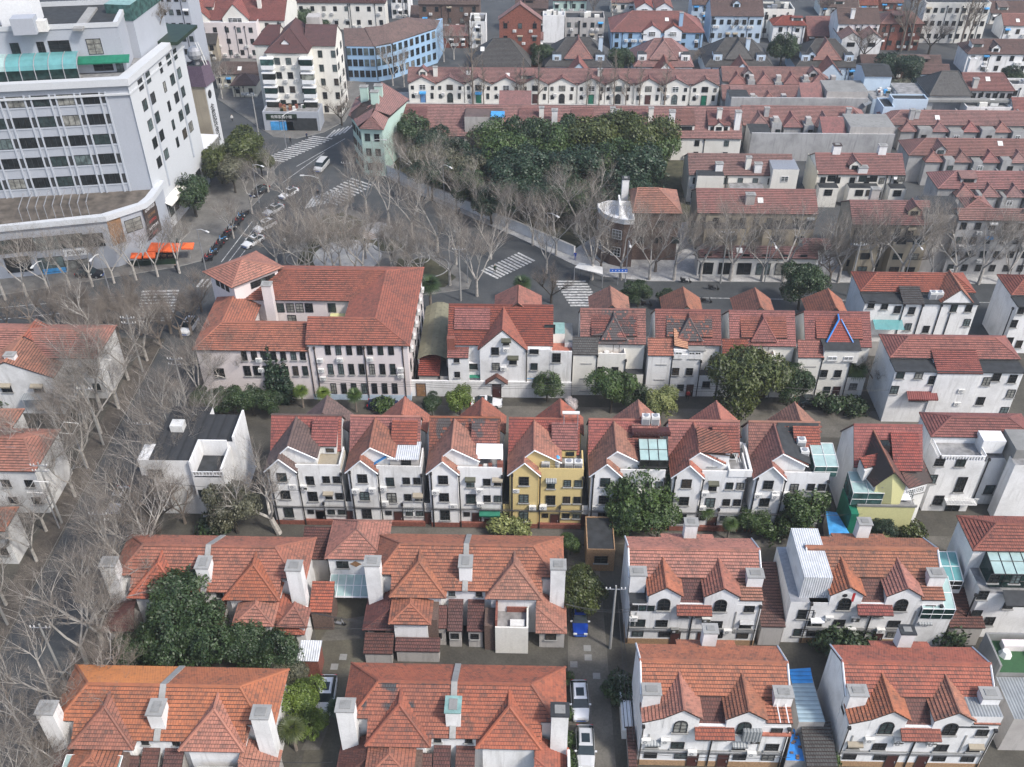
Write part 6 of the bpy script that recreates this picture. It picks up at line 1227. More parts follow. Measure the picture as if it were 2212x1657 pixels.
tzt = atY(443, 186.6, at(468, 330)[1])[1]; c_ = [at(*Q(0, 0, x, y), tzt) for x, y in ((1520, 692), (1650, 697), (1708, 648))]; c_.append((c_[0][0] + c_[2][0] - c_[1][0], c_[0][1] + c_[2][1] - c_[1][1]))
mb = MB(); mb.prism(c_, 0, tzt, 'stone_white'); a, b = c_[0], c_[1]; mb.prism([(a[0] - 0.1, a[1] - 0.1), (b[0] - 0.2, b[1] - 0.12), (b[0] - 0.2, b[1]), (a[0] - 0.1, a[1])], 0, tzt, 'tan_plaster'); mb.build('shaft', T2)
m_ = (sum(p[0] for p in c_) / 4, sum(p[1] for p in c_) / 4); o_ = [(m_[0] + (p[0] - m_[0]) * 1.25, m_[1] + (p[1] - m_[1]) * 1.25) for p in c_]; i_ = [(m_[0] + (p[0] - m_[0]) * 1.0, m_[1] + (p[1] - m_[1]) * 1.0) for p in c_]
mb = MB()
for k in range(4): l = (k + 1) % 4; mb.face([(*o_[k], tzt), (*o_[l], tzt), (*i_[l], tzt + 4.2), (*i_[k], tzt + 4.2)], 'copper_roof')
mb.face([(*p, tzt) for p in o_[::-1]], 'copper_roof'); mb.face([(*p, tzt + 4.0) for p in i_], 'bitumen'); mb.build('crown_roof', T2)
mb = MB(); n = 8
for j in range(6):
 for k in range(12):
  f = lambda jj, kk: (m_[0] + 1.6 * math.sin(math.pi * jj / 6) * math.cos(kk * math.pi / 6), m_[1] + 1.6 * math.sin(math.pi * jj / 6) * math.sin(kk * math.pi / 6), tzt + 6.2 + 1.6 * math.cos(math.pi * jj / 6)); mb.face([f(j, k), f(j + 1, k), f(j + 1, k + 1), f(j, k + 1)], 'grey_metal')
mb.tube([(m_[0], m_[1], tzt + 4), (m_[0], m_[1], tzt + 5)], 0.6, 'grey_metal', 8); mb.tube([(m_[0] + 1.8, m_[1] - 0.6, tzt + 4), (m_[0] + 0.6, m_[1] - 0.3, tzt + 8.6)], 0.08, 'ac_white', 4); mb.tube([(m_[0] + 2.2, m_[1] - 0.3, tzt + 4), (m_[0] + 1.0, m_[1], tzt + 8.6)], 0.08, 'ac_white', 4); mb.build('water_tank', T2)
ft_ = face_of(c_[1], c_[2]); L = math.dist(c_[1], c_[2])
for i__, (ch, y) in enumerate(zip('金辰宾舍其', (870, 930, 990, 1050, 1115))):
 u, z = ft_.hit(*Q(0, 0, 1708 + i__ * 13, y)); cu = bpy.data.curves.new('lettering', 'FONT'); cu.body = ch; cu.size = 1.9; cu.align_x = 'CENTER'; cu.align_y = 'CENTER'; cu.extrude = 0.02; cu.materials.append(M['black_metal']); tx = bpy.data.objects.new('lettering', text_mesh(cu)); C.objects.link(tx); tx.parent = T2; tx.location = Vector(ft_.xyz(u, z, 0.06)) - T2.location; tx.rotation_euler = (math.pi / 2, 0, ft_.ang)
u, z = ft_.hit(*Q(0, 0, 1686, 758)); mb = MB(); c0_ = ft_.xyz(u, z, 0.05); mb.face([tuple(Vector(c0_) + Vector((*ft_.u, 0)) * (0.8 * math.cos(k * 0.524)) + Vector((0, 0, 0.9 * math.sin(k * 0.524)))) for k in range(12)], 'black_metal'); mb.build('emblem', T2)
# ------------------------------------------------------------------ rest of the quarter, from the middle distance back
def mk(label, c, r, xl, xr, ye, yr, base=None, e=None, **k):
 (a, y), (b, _), (_, yrp) = Q(c, r, xl, ye), Q(c, r, xr, ye), Q(c, r, xl, yr)
 xm = (a + b) / 2
 if base is not None:
  Yg = at(xm, Q(c, r, xl, base)[1], 0)[1]; e = max(2.5, atY(xm, y, Yg)[1])
 if 'rows' not in k:
  nf = max(1, round(e / 3.1)); k['rows'] = [e / nf * (i + 0.55) for i in range(nf)]
 if 'n' not in k:
  wd = at(b, y, e)[0] - at(a, y, e)[0]; k['n'] = max(2, round(wd / 2.9))
 return mkhouse(label, a, b, y, e, yrp, **k)
g, fc, X0, X1, Y0, y1, zr = mk('cream terrace with white coped gables and a flat white tower room, beside the evergreen grove', 2, 0, 1520, 2365, 1412, 1240, base=1640, wm='pale_cream', rm='tile_faded', pitch=30, n=7, steps=True)
for f in (0.25, 0.62): chimney(g, X0 + (X1 - X0) * f, X0 + (X1 - X0) * f + 1.4, Y0 + 0.4, Y0 + 1.4, zr - 3, zr - 0.4)
mb = MB(); mb.box(X1 - 4.6, X1 + 0.4, Y0 - 1.2, Y0 + 3.6, 0, zr - 0.6, 'pale_cream', top='grey_metal'); mb.box(X0 + 1.4, X0 + 6.6, Y0 - 1.6, Y0 + 3.0, 0, zr - 1.9, 'pale_cream', top='bitumen'); mb.box(X1 - 12.5, X1 - 6, Y0 - 2.2, Y0 + 1, 0, zr - 4.2, 'pale_cream', top='terrace_grey'); mb.build('terrace_block', g)
win(g, Face((X1 - 4.6, Y0 - 1.2)), 2.5, zr - 2.6, 1.4, 1.2, style='white', sub=False)
g, fc, X0, X1, Y0, y1, zr = mk('cream terrace with yellow left gable wall and white chimneys', 3, 0, 545, 1255, 1412, 1240, base=1640, wm='pale_cream', rm='tile_faded', pitch=30, n=6, steps=True)
for f in (0.2, 0.72): chimney(g, X0 + (X1 - X0) * f, X0 + (X1 - X0) * f + 1.5, (Y0 + y1) / 2 - 0.3, (Y0 + y1) / 2 + 0.9, zr - 1.5, zr + 1.6, top='dark_trim' if f < .5 else 'chimney_cap')
chimney(g, X0 + (X1 - X0) * 0.46, X0 + (X1 - X0) * 0.46 + 1.8, Y0 + 0.2, Y0 + 1.4, zr - 4, zr - 1.2)
mb = MB(); mb.box(X0, X0 + 0.14, Y0, y1, 0, zr - 2, 'cream_plaster')
for a, b in ((0.02, 0.24), (0.36, 0.7), (0.82, 1.0)): mb.box(X0 + (X1 - X0) * a, X0 + (X1 - X0) * b, Y0 - 2.0, Y0 + 1, 0, zr - 4.4, 'pale_cream', top='bitumen')
mb.build('terrace_block', g)
for a in (0.13, 0.48, 0.6, 0.91):
 for z in (6.2, 3.2): win(g, Face((X0, Y0 - 2.0)), (X1 - X0) * a, z, 1.5, 1.3, sub=False)
g, fc, X0, X1, Y0, y1, zr = mk('tan terrace with faded red roof behind pollarded street trees, second from the round-corner building', 2, 1, 1590, 2560, 212, 15, base=500, wm='tan_plaster', rm='tile_faded', pitch=30, n=9, steps=True)
mb = MB()
for a, b in ((0.06, 0.4), (0.55, 0.96)): mb.box(X0 + (X1 - X0) * a, X0 + (X1 - X0) * b, Y0 - 2.0, Y0 + 1, 0, zr - 4.6, 'tan_plaster', top='bitumen')
mb.build('terrace_block', g); chimney(g, X0 + (X1 - X0) * 0.4, X0 + (X1 - X0) * 0.4 + 1.6, Y0 + 1.5, Y0 + 2.6, zr - 3, zr + 0.2, mat='dim_plaster')
for a in (0.15, 0.3, 0.65, 0.85):
 for z in (6.5, 3.4): win(g, Face((X0, Y0 - 2.0)), (X1 - X0) * a, z, 1.6, 1.2, sub=False)
g, fc, X0, X1, Y0, y1, zr = mk('tan terrace with rounded gable shoulders and dark rooftop room behind street trees', 3, 1, 830, 1480, 305, 108, base=690, wm='tan_plaster', rm='tile_faded', pitch=30, n=6, steps=True)
chimney(g, X0 + 4, X0 + 5.4, y1 - 3, y1 - 2, zr - 1, zr + 1.4, mat='dim_plaster'); mb = MB(); mb.box(X1 - 1.2, X1 + 5.0, Y0 + 0.5, y1 - 1, 0, zr - 0.6, 'dim_plaster', top='bitumen')
for a, b in ((0.08, 0.34), (0.5, 0.9)): mb.box(X0 + (X1 - X0) * a, X0 + (X1 - X0) * b, Y0 - 2.0, Y0 + 1, 0, zr - 4.6, 'tan_plaster', top='bitumen')
mb.build('terrace_block', g)
for a in (0.2, 0.6, 0.8):
 for z in (7.5, 4.5, 1.8): win(g, Face((X0, Y0 - 2.0)), (X1 - X0) * a, z, 1.6, 1.2, sub=False)
g, fc, X0, X1, Y0, y1, zr = mk('long grey terrace with faded roof at the right edge facing the main street', 3, 1, 1690, 2500, 270, 175, base=720, wm='grey_plaster', rm='tile_faded', pitch=30, n=7)
mk('low grey house with red hipped roof tucked behind the long grey terrace', 3, 1, 1740, 1960, 170, 100, e=10, wm='grey_plaster', rm='tile_faded', hipL=3, hipR=3, rows=())
for lab, c, r, xl, xr, ye, yr, base, n in (
 ('grey lane row with stepped party walls just right of the pale blue building', 3, 0, 1095, 2420, 1015, 895, 1200, 7),
 ('grey stepped-parapet lane row, middle one of three at the right edge', 3, 0, 1285, 2500, 1262, 1122, 1480, 7),
 ('grey lane row behind bare trees at the right edge, lowest of three', 3, 0, 1520, 2600, 1530, 1385, 1840, 6)):
 g, fc, X0, X1, Y0, y1, zr = mk(lab, c, r, xl, xr, ye, yr, base=base, wm='dim_plaster' if 'third' in lab else 'grey_plaster', rm='tile_faded', pitch=30, n=0, hipL=4, steps=True)
 W = X1 - X0; e_ = zr - 3
 for k in range(5):
  xa = X0 + 3 + k * (W - 2) / 5; gabled(g, xa, xa + 3.6, Y0 - 1.6, (Y0 + y1) / 2, e_ + 0.2, e_ + 1.8, 'y', 'grey_plaster', 'tile_faded', hipL=1.6, steps=False)
  mb = MB(); mb.box(xa + 3.9, xa + W / 5 - 0.4, Y0 - 2.0, Y0 + 1.4, 0, e_ + 0.9 - 0.4 * (k % 2), 'grey_plaster', top='concrete'); mb.build('terrace_block', g)
  f_ = Face((xa + 3.9, Y0 - 2.0))
  for z in (e_ - 0.8, e_ - 3.8): win(g, f_, 1.2 + (k % 3) * 0.3, z, 1.1, 1.0, sub=False, style='white' if k % 2 else 'dark');
  if k > 0: mb = MB(); [mb.box(xa - 0.3, xa, Y0 + 0.4 + j * 0.9, Y0 + 1.3 + j * 0.9, e_ + 0.3 + j * 0.5, e_ + 0.9 + j * 0.5, 'concrete') for j in range(5)]; mb.build('stepped_parapet', g)
for lab, xl, xr, ye, yr, base in (
 ('short grey lane house row with red hips behind the gabled white row', 1790, 2660, 660, 540, 700), ('grey lane row directly above the one with the long blank wall', 1790, 2780, 815, 690, 860), ('grey lane row with roof terraces behind a long blank streaked grey wall', 1955, 2990, 1015, 855, 1180)):
 g, fc, X0, X1, Y0, y1, zr = mk(lab, 2, 0, xl, xr, ye, yr, base=base, wm='grey_plaster', rm='tile_faded', pitch=30, n=6, hipR=4)
 W = X1 - X0; e_ = zr - 3
 for k in range(4):
  xa = X0 + 1.5 + k * W / 4; gabled(g, xa, xa + 4.2, Y0 - 1.4, (Y0 + y1) / 2, e_ + 0.6, e_ + 2.4, 'y', 'grey_plaster', 'tile_faded', hipL=1.8, steps=False)
  mb = MB(); mb.box(xa + 4.4, xa + W / 4 - 0.5, Y0 - 1.8, Y0 + 1.6, 0, e_ + 1.6 - 0.5 * (k % 2), 'grey_plaster', top='concrete'); mb.box(xa + 4.8, xa + 5.9, Y0 - 0.8, Y0 + 0.6, e_ + 1.1, e_ + 2.4, 'dim_plaster'); mb.build('terrace_block', g)
  win(g, Face((xa + 4.4, Y0 - 1.8)), 1.4, e_ - 0.2, 1.0, 1.0, sub=False)
 if 'blank' in lab:
  wl, wr = at(*Q(2, 0, 2010, 1130), 5.5), at(*Q(2, 0, 3040, 1130), 5.5); mb = MB(); mb.box(X0 + 0.5, X1 + 2.5, Y0 - 7.5, Y0 - 7.1, 0, 6.2, 'grey_plaster'); mb.box(X0 + 0.5, X0 + 5, Y0 - 7.1, Y0 - 1, 0, 5.6, 'grey_plaster', top='bitumen'); mb.box(X1 - 7, X1 + 2.3, Y0 - 7.1, Y0, 0, 7.6, 'dim_plaster', top='concrete'); mb.build('yard_wall', g)
  lean(g, X1 - 12.5, X1 - 7.5, Y0 - 7.0, 5.8, Y0 - 2.5, 7.9, 'tile_faded', 'dim_plaster', name='wing_roof', steps=False)
R5 = thing('round_corner_building', 'dark brick round-cornered building with a curved white roof terrace at the street corner', 'building', (*at(*Q(2, 1, 1000, 560)), 0))
hh = 9.5; arc = [at(*Q(2, 1, x, y), hh) for x, y in ((1085, 262), (1000, 262), (900, 240), (830, 205), (790, 160), (785, 130))]; bk = [at(*Q(2, 1, 900, 110), hh), at(*Q(2, 1, 1085, 130), hh)]
ft = arc[::-1] + bk[::-1]; ft = [(p[0], p[1]) for p in arc[::-1]] + [(arc[0][0], arc[0][1] + 7)] + [(arc[-1][0] + 2, arc[0][1] + 7.2)]
mb = MB(); mb.prism(ft, 0, hh - 0.9, 'brick_brown', top='white_paint'); mb.build('wall', R5); mb = MB(); n = len(ft); cx_ = sum(p[0] for p in ft) / n; cy_ = sum(p[1] for p in ft) / n
inn_ = [(p[0] + (cx_ - p[0]) * 0.06, p[1] + (cy_ - p[1]) * 0.06) for p in ft]
for i in range(n): j = (i + 1) % n; mb.prism([ft[i], ft[j], inn_[j], inn_[i]], hh - 0.9, hh, 'clean_white')
mb.box(arc[0][0] - 2.5, arc[0][0] - 2.2, arc[0][1] + 3, arc[0][1] + 7, hh - 0.9, hh + 1.2, 'clean_white'); mb.build('parapet', R5)
for (pa, pb) in ((arc[4], arc[3]), (arc[3], arc[2]), (arc[2], arc[1])):
 f_ = face_of(pa, pb)
 for z in (6.4, 3.0): win(R5, f_, math.dist(pa, pb) / 2, z, 1.8, 1.8, style='white', sub=False, vm=2)
rx0, rx1 = arc[0][0] - 0.2, at(*Q(2, 1, 1470, 205), 10)[0]; ry = at(*Q(2, 1, 1250, 210), 9.6)[1]
gabled(R5, rx0, rx1, ry, ry + 9, 9.6, 12.2, 'x', 'brick_brown', 'tile_orange', hipL=1, hipR=4); chimney(R5, rx0 - 1.6, rx0 - 0.4, ry + 6, ry + 7.2, 8, 13, top='bitumen')
grid(R5, Face((rx0, ry + 0.3)), [2, 5, 8, 11, 14], [7.4, 4.2], 1.4, 1.3, sub=False)
for lab, c, xl, xr, ye, yr, base, m in (('low shop row with patched red roof right of the round-corner building', 2, 1600, 2560, 570, 480, 730, 'pale_cream'), ('small white corner shop with red roof and a white awning', 3, 430, 660, 505, 420, 700, 'clean_white')):
 g, fc, X0, X1, Y0, y1, zr = mk(lab, c, 1, xl, xr, ye, yr, base=base, wm=m, rm='tile_faded', pitch=26, n=0, steps=True); W = X1 - X0; k = 0
 while 1.6 + k * 3.3 < W - 1: win(g, fc, 1.6 + k * 3.3, 1.7, 2.4, 2.3, sub=False, vm=1, hm=0); win(g, fc, 1.6 + k * 3.3, 4.2, 1.2, 0.9, sub=False); k += 1
 if 'corner shop' in lab: awning(g, fc, W / 2 + 0.5, 3.4, W, 1.6, 'white_paint')
g, fc, X0, X1, Y0, y1, zr = mk('long cream row with eleven small front gables facing the lane, poplars before it', 1, 0, 1262, 3775, 668, 552, base=838, wm='pale_cream', rm='tile_faded', pitch=33, n=0, group=None)
gx = [(1390, 1), (1610, 1), (1840, 1), (50, 2), (285, 2), (500, 2), (735, 2), (950, 2), (1190, 2), (1405, 2), (1640, 2)]
e_ = zr - (y1 - Y0) / 2 * math.tan(math.radians(33))
for i, (x, c) in enumerate(gx):
 xc = at(*Q(c, 0, x, 640), e_)[0]; w_ = (X1 - X0) / 11 * 0.5
 gabled(g, xc - w_, xc + w_, Y0 - 0.4, Y0 + 5, e_ - 0.35, e_ + 1.35, 'y', 'pale_cream', 'tile_faded', ins=0.1, ge=0.3, steps=False)
 f_ = Face((xc, Y0 - 0.1)); win(g, f_, 0, e_ - 1.3, 1.5, 1.3, sub=False, style='dark' if i % 3 else 'white'); win(g, f_, -2.4, e_ - 1.4, 0.7, 0.9, sub=False); win(g, f_, 2.4, e_ - 1.4, 0.7, 0.9, sub=False)
 if i % 2: archwin(g, f_, 0, 1.4, 1.4, 2.4)
 else: door(g, f_, 0, 1.2, 2.3, 'blue_door' if i == 0 else 'green_sheet' if i % 4 == 2 else 'door_brown')
 win(g, f_, 2.2, 1.8, 0.7, 1.4, sub=False); win(g, f_, -2.3, 1.7, 0.8, 1.0, sub=False); ac(g, f_, -1.6, e_ - 2.8)
 if i in (0, 2, 3): awning(g, f_, 0.0, 2.9, 1.6, 0.7, 'sky_blue_sheet')
g, fc, X0, X1, Y0, y1, zr = mk('long red-roofed row with box dormers and tall white chimneys, behind the evergreen grove', 1, 0, 1110, 3955, 1105, 850, base=1290, wm='pale_cream', rm='tile_faded', pitch=36, n=12, steps=True)
e_ = zr - (y1 - Y0) / 2 * math.tan(math.radians(36)); W = X1 - X0; slope = math.tan(math.radians(36))
for f in (0.075, 0.28, 0.4, 0.55, 0.7, 0.835, 0.935):
 xa = X0 + W * f; lean(g, xa - 2.4, xa + 2.4, Y0 + 1.4, e_ + 2.3, (Y0 + y1) / 2 - 0.4, zr - 0.3, 'tile_faded', 'pale_cream', base=e_, name='dormer_roof'); win(g, Face((xa, Y0 + 1.52)), 0, e_ + 1.6, 3.6, 0.8, sub=False, vm=5, hm=0)
for f in (0.47, 0.65, 0.80, 0.985): xa = X0 + W * f; chimney(g, xa - 0.6, xa + 0.6, Y0 + 1.6, Y0 + 2.8, e_, zr + 0.6)
mb = MB(); xa = X0 + W * 0.27; mb.box(xa - 4, xa + 4, Y0 + 0.8, (Y0 + y1) / 2, e_, zr - 0.5, 'dim_plaster', top='tile_brown'); mb.box(xa + 1.5, xa + 4.4, Y0 + 0.4, Y0 + 3.5, zr - 0.4, zr - 0.3, 'sky_blue_sheet'); mb.build('rooftop_room', g)
xa = X0 + W * 0.31; gabled(g, xa, xa + 7, y1 - 4, y1 + 4, e_ + 3.6, e_ + 5.2, 'x', 'dim_plaster', 'tile_faded', steps=False)
N1 = thing('corner_building', 'mint green corner building with linked red hipped roofs and pale chimneys beside the crossing', 'building', (*at(*Q(1, 0, 950, 1380)), 0))
e_ = 10.5; R = lambda x, y, h: at3(*Q(1, 0, x, y), h)
pg = [(790, 925), (840, 965), (880, 1030), (1060, 1045), (1100, 985), (1110, 1080), (1275, 800), (1040, 690), (850, 790)]
roof(N1, [[R(880, 1035, e_), R(1075, 1045, e_), R(970, 945, e_ + 2.4)], [R(1075, 1045, e_), R(1105, 960, e_), R(1010, 890, e_ + 2.6), R(970, 945, e_ + 2.4)], [R(835, 965, e_), R(880, 1035, e_), R(970, 945, e_ + 2.4), R(1010, 885, e_ + 2.6)],
  [R(790, 925, e_), R(835, 965, e_), R(985, 840, e_ + 3), R(870, 860, e_ + 2)], [R(790, 925, e_), R(870, 860, e_ + 2), R(900, 830, e_ + 2.2), R(850, 790, e_)], [R(835, 965, e_), R(1010, 885, e_ + 2.6), R(1040, 780, e_ + 3.2), R(900, 830, e_ + 2.4)],
  [R(1010, 890, e_ + 2.6), R(1105, 960, e_), R(1280, 800, e_), R(1035, 690, e_ + 3.2)], [R(850, 790, e_), R(900, 830, e_ + 2.2), R(1010, 890, e_ + 2.6), R(1035, 690, e_ + 3.2)]], 'tile_faded', [(R(970, 945, e_ + 2.4), R(880, 1035, e_)), (R(970, 945, e_ + 2.4), R(1075, 1045, e_)), (R(970, 945, e_ + 2.4), R(1010, 885, e_ + 2.6)), (R(1010, 890, e_ + 2.7), R(1035, 690, e_ + 3.2))], steps=True)
ft = [at(*Q(1, 0, x, y), e_) for x, y in ((815, 925), (845, 965), (890, 1025), (1062, 1032), (1095, 965), (1265, 800), (1040, 700), (860, 800))]
mb = MB(); mb.prism(ft, 0, e_ - 0.15, 'mint_plaster'); mb.build('wall', N1)
for (a, b) in ((0, 1), (1, 2), (2, 3)):
 f_ = face_of(ft[a], ft[b]); L = math.dist(ft[a], ft[b])
 for z in (8.4, 5.2, 2.0):
  for k in range(2): win(N1, f_, L * (0.28 + 0.44 * k), z, 1.1, 1.6, sub=False)
for x, y in ((925, 800), (1010, 840), (1040, 790)): p_ = at(*Q(1, 0, x, y), e_ + 2.5); chimney(N1, p_[0] - 0.8, p_[0] + 0.8, p_[1] - 0.6, p_[1] + 0.6, e_ + 0.5, e_ + 5.2, 'mint_plaster')
Yg = at(*Q(1, 0, 380, 1055))[1]
A_ = thing('apartment_tower', 'cream six-storey apartment tower with dark wine hipped roofs and stacked bay windows', 'apartment block', (*at(*Q(1, 0, 320, 900)), 0))
Yt = Yg + 5; ex, ez = atY(*Q(1, 0, 300, 425), Yt); xl, xr = atY(*Q(1, 0, 118, 425), Yt)[0], atY(*Q(1, 0, 470, 425), Yt)[0]; e_ = ez
gabled(A_, xl, xr, Yt - 0.3, Yt + 13, e_, e_ + 3.6, 'y', 'pale_cream', 'tile_dark', hipL=6.0, steps=False)
x2 = atY(*Q(1, 0, 690, 300), Yt + 6)[0]; gabled(A_, xr - 2, x2, Yt + 4.5, Yt + 14, e_, e_ + 3.2, 'x', 'pale_cream', 'tile_dark', hipR=0, steps=False); x3 = atY(*Q(1, 0, 20, 300), Yt + 6)[0]; gabled(A_, x3, xl + 2, Yt + 5, Yt + 14, e_, e_ + 3.0, 'x', 'pale_cream', 'tile_dark', hipL=3, steps=False)
mb = MB(); cm = (xl + xr) / 2; mb.box(cm + 3, cm + 6, Yt + 10, Yt + 13, e_, e_ + 4.6, 'dim_plaster'); mb.build('roof_hut', A_); gabled(A_, cm - 1.6, cm + 0.6, Yt + 1.6, Yt + 5, e_ + 1.4, e_ + 2.4, 'y', 'white_paint', 'tile_dark', z0=e_, steps=False)
fa_ = Face((xl, Yt)); W = xr - xl; fr_ = Face((x2 - 0.12, Yt + 4.7), math.pi / 2); fr0 = Face((xr, Yt + 4.8))
nz = max(5, round(e_ / 3.2))
for k in range(nz):
 z = e_ - 1.9 - k * e_ / nz
 if z < 1: continue
 for f in (0.26, 0.52, 0.8): win(A_, fa_, W * f, z, 1.2, 1.5, sub=False)
 for f in (0.04, 0.94):
  mb = MB(); c_ = fa_.xyz(W * f, z, 0); mb.box(c_[0] - 1.4, c_[0] + 1.4, c_[1] - 1.3, c_[1], z - 1.5, z - 0.6, 'white_paint'); mb.box(c_[0] - 1.35, c_[0] + 1.35, c_[1] - 1.25, c_[1], z - 0.6, z + 0.8, 'pane_green'); mb.box(c_[0] - 1.5, c_[0] + 1.5, c_[1] - 1.4, c_[1], z + 0.8, z + 1.0, 'white_paint'); mb.build('bay_window', A_)
 for u in (1.5, 4.5): win(A_, fr0, u, z, 1.0, 1.6, sub=False)
 for u in (1.5, 6.5): win(A_, fr_, u, z, 1.6, 1.5, sub=False)
 ac(A_, fa_, W * 0.4, z - 1.2); ac(A_, fa_, W * 0.66, z - 1.0)
S5 = thing('shop', 'single-storey dark green corner shop with white sign and two bright blue shutters', 'shop', (*at(*Q(1, 0, 380, 1055)), 0))
sx0, sx1 = at(*Q(1, 0, 130, 1040))[0], at(*Q(1, 0, 575, 1040))[0]; flat(S5, sx0, sx1, Yg, Yg + 5.2, 0, 4.0, 'stone_panel', 'terrace_grey', par=0.5); fs5 = Face((sx0, Yg)); W = sx1 - sx0
sign(S5, fs5, W * 0.33, 3.3, 7.0, 1.4, 'leaf_teal', '杭帮茶酒小馆', 'white_paint', 0.8); sign(S5, fs5, W * 0.68, 1.6, 7.0, 2.9, 'bitumen')
for f in (0.22, 0.42): sign(S5, fs5, W * f, 1.2, 2.6, 2.0, 'sky_blue_sheet')
door(S5, fs5, W * 0.32, 1.0, 2.2, 'ac_white')
for k in range(14): rnd = random.Random(k); mb = MB(); x = sx0 + 2 + rnd.random() * (W - 5); y = Yg + 0.8 + rnd.random() * 3.2; mb.box(x, x + 0.6, y, y + 0.5, 4.02, 4.5 + rnd.random() * 0.5, ['leaf_teal', 'brick_red', 'ac_white', 'wood'][k % 4]); mb.build('terrace_pot', S5)
Bl = thing('corner_building', 'sky blue three-storey building with a bent front and brown tiled roof', 'building', (*at(*Q(1, 0, 1000, 670)), 0))
Yg2 = at(*Q(1, 0, 900, 660))[1]; e_ = atY(*Q(1, 0, 900, 375), Yg2)[1]; R = lambda x, y, h=e_: at3(*Q(1, 0, x, y), h)
fr_pts = [R(765, 372), R(1000, 375), R(1135, 350), R(1495, 232)]
rg = [R(640, 225, e_ + 0.6), R(920, 228, e_ + 2.6), R(1060, 208, e_ + 2.8), R(1265, 140, e_ + 3)]
roof(Bl, [[fr_pts[0], fr_pts[1], rg[1], (fr_pts[0][0] - 1, rg[1][1], e_ + 2.6)], [fr_pts[1], fr_pts[2], rg[2], rg[1]], [fr_pts[2], fr_pts[3], rg[3], rg[2]], [(fr_pts[3][0] + 0.5, fr_pts[3][1] + 7, e_), rg[3], fr_pts[3]]], 'tile_brown', [(rg[1], fr_pts[1]), (rg[2], fr_pts[2])], steps=False)
mb = MB(); ft = [p[:2] for p in fr_pts] + [(fr_pts[3][0] + 1, fr_pts[3][1] + 9), (rg[3][0], rg[3][1] + 4), (rg[1][0], rg[1][1] + 4), (fr_pts[0][0] - 1, rg[1][1] + 3)]
mb.prism(ft, 0, e_ - 0.1, 'blue_plaster'); mb.prism([(p[0], p[1]) for p in (fr_pts[0], fr_pts[1], rg[1], (fr_pts[0][0] - 1, rg[1][1]))], e_ - 0.1, e_ - 0.05, 'blue_plaster'); mb.build('wall', Bl)
for a, b, n in ((0, 1, 5), (1, 2, 3), (2, 3, 8)):
 f_ = face_of(fr_pts[a], fr_pts[b]); L = math.dist(fr_pts[a][:2], fr_pts[b][:2])
 for k in range(n):
  for j in range(3): win(Bl, f_, L * (k + 0.5) / n, e_ * (0.16 + 0.31 * j) + 0.6, 1.1, 1.7, sub=False)
 pipe(Bl, f_, 0.2, 0.3, e_ - 0.3, 0.1)
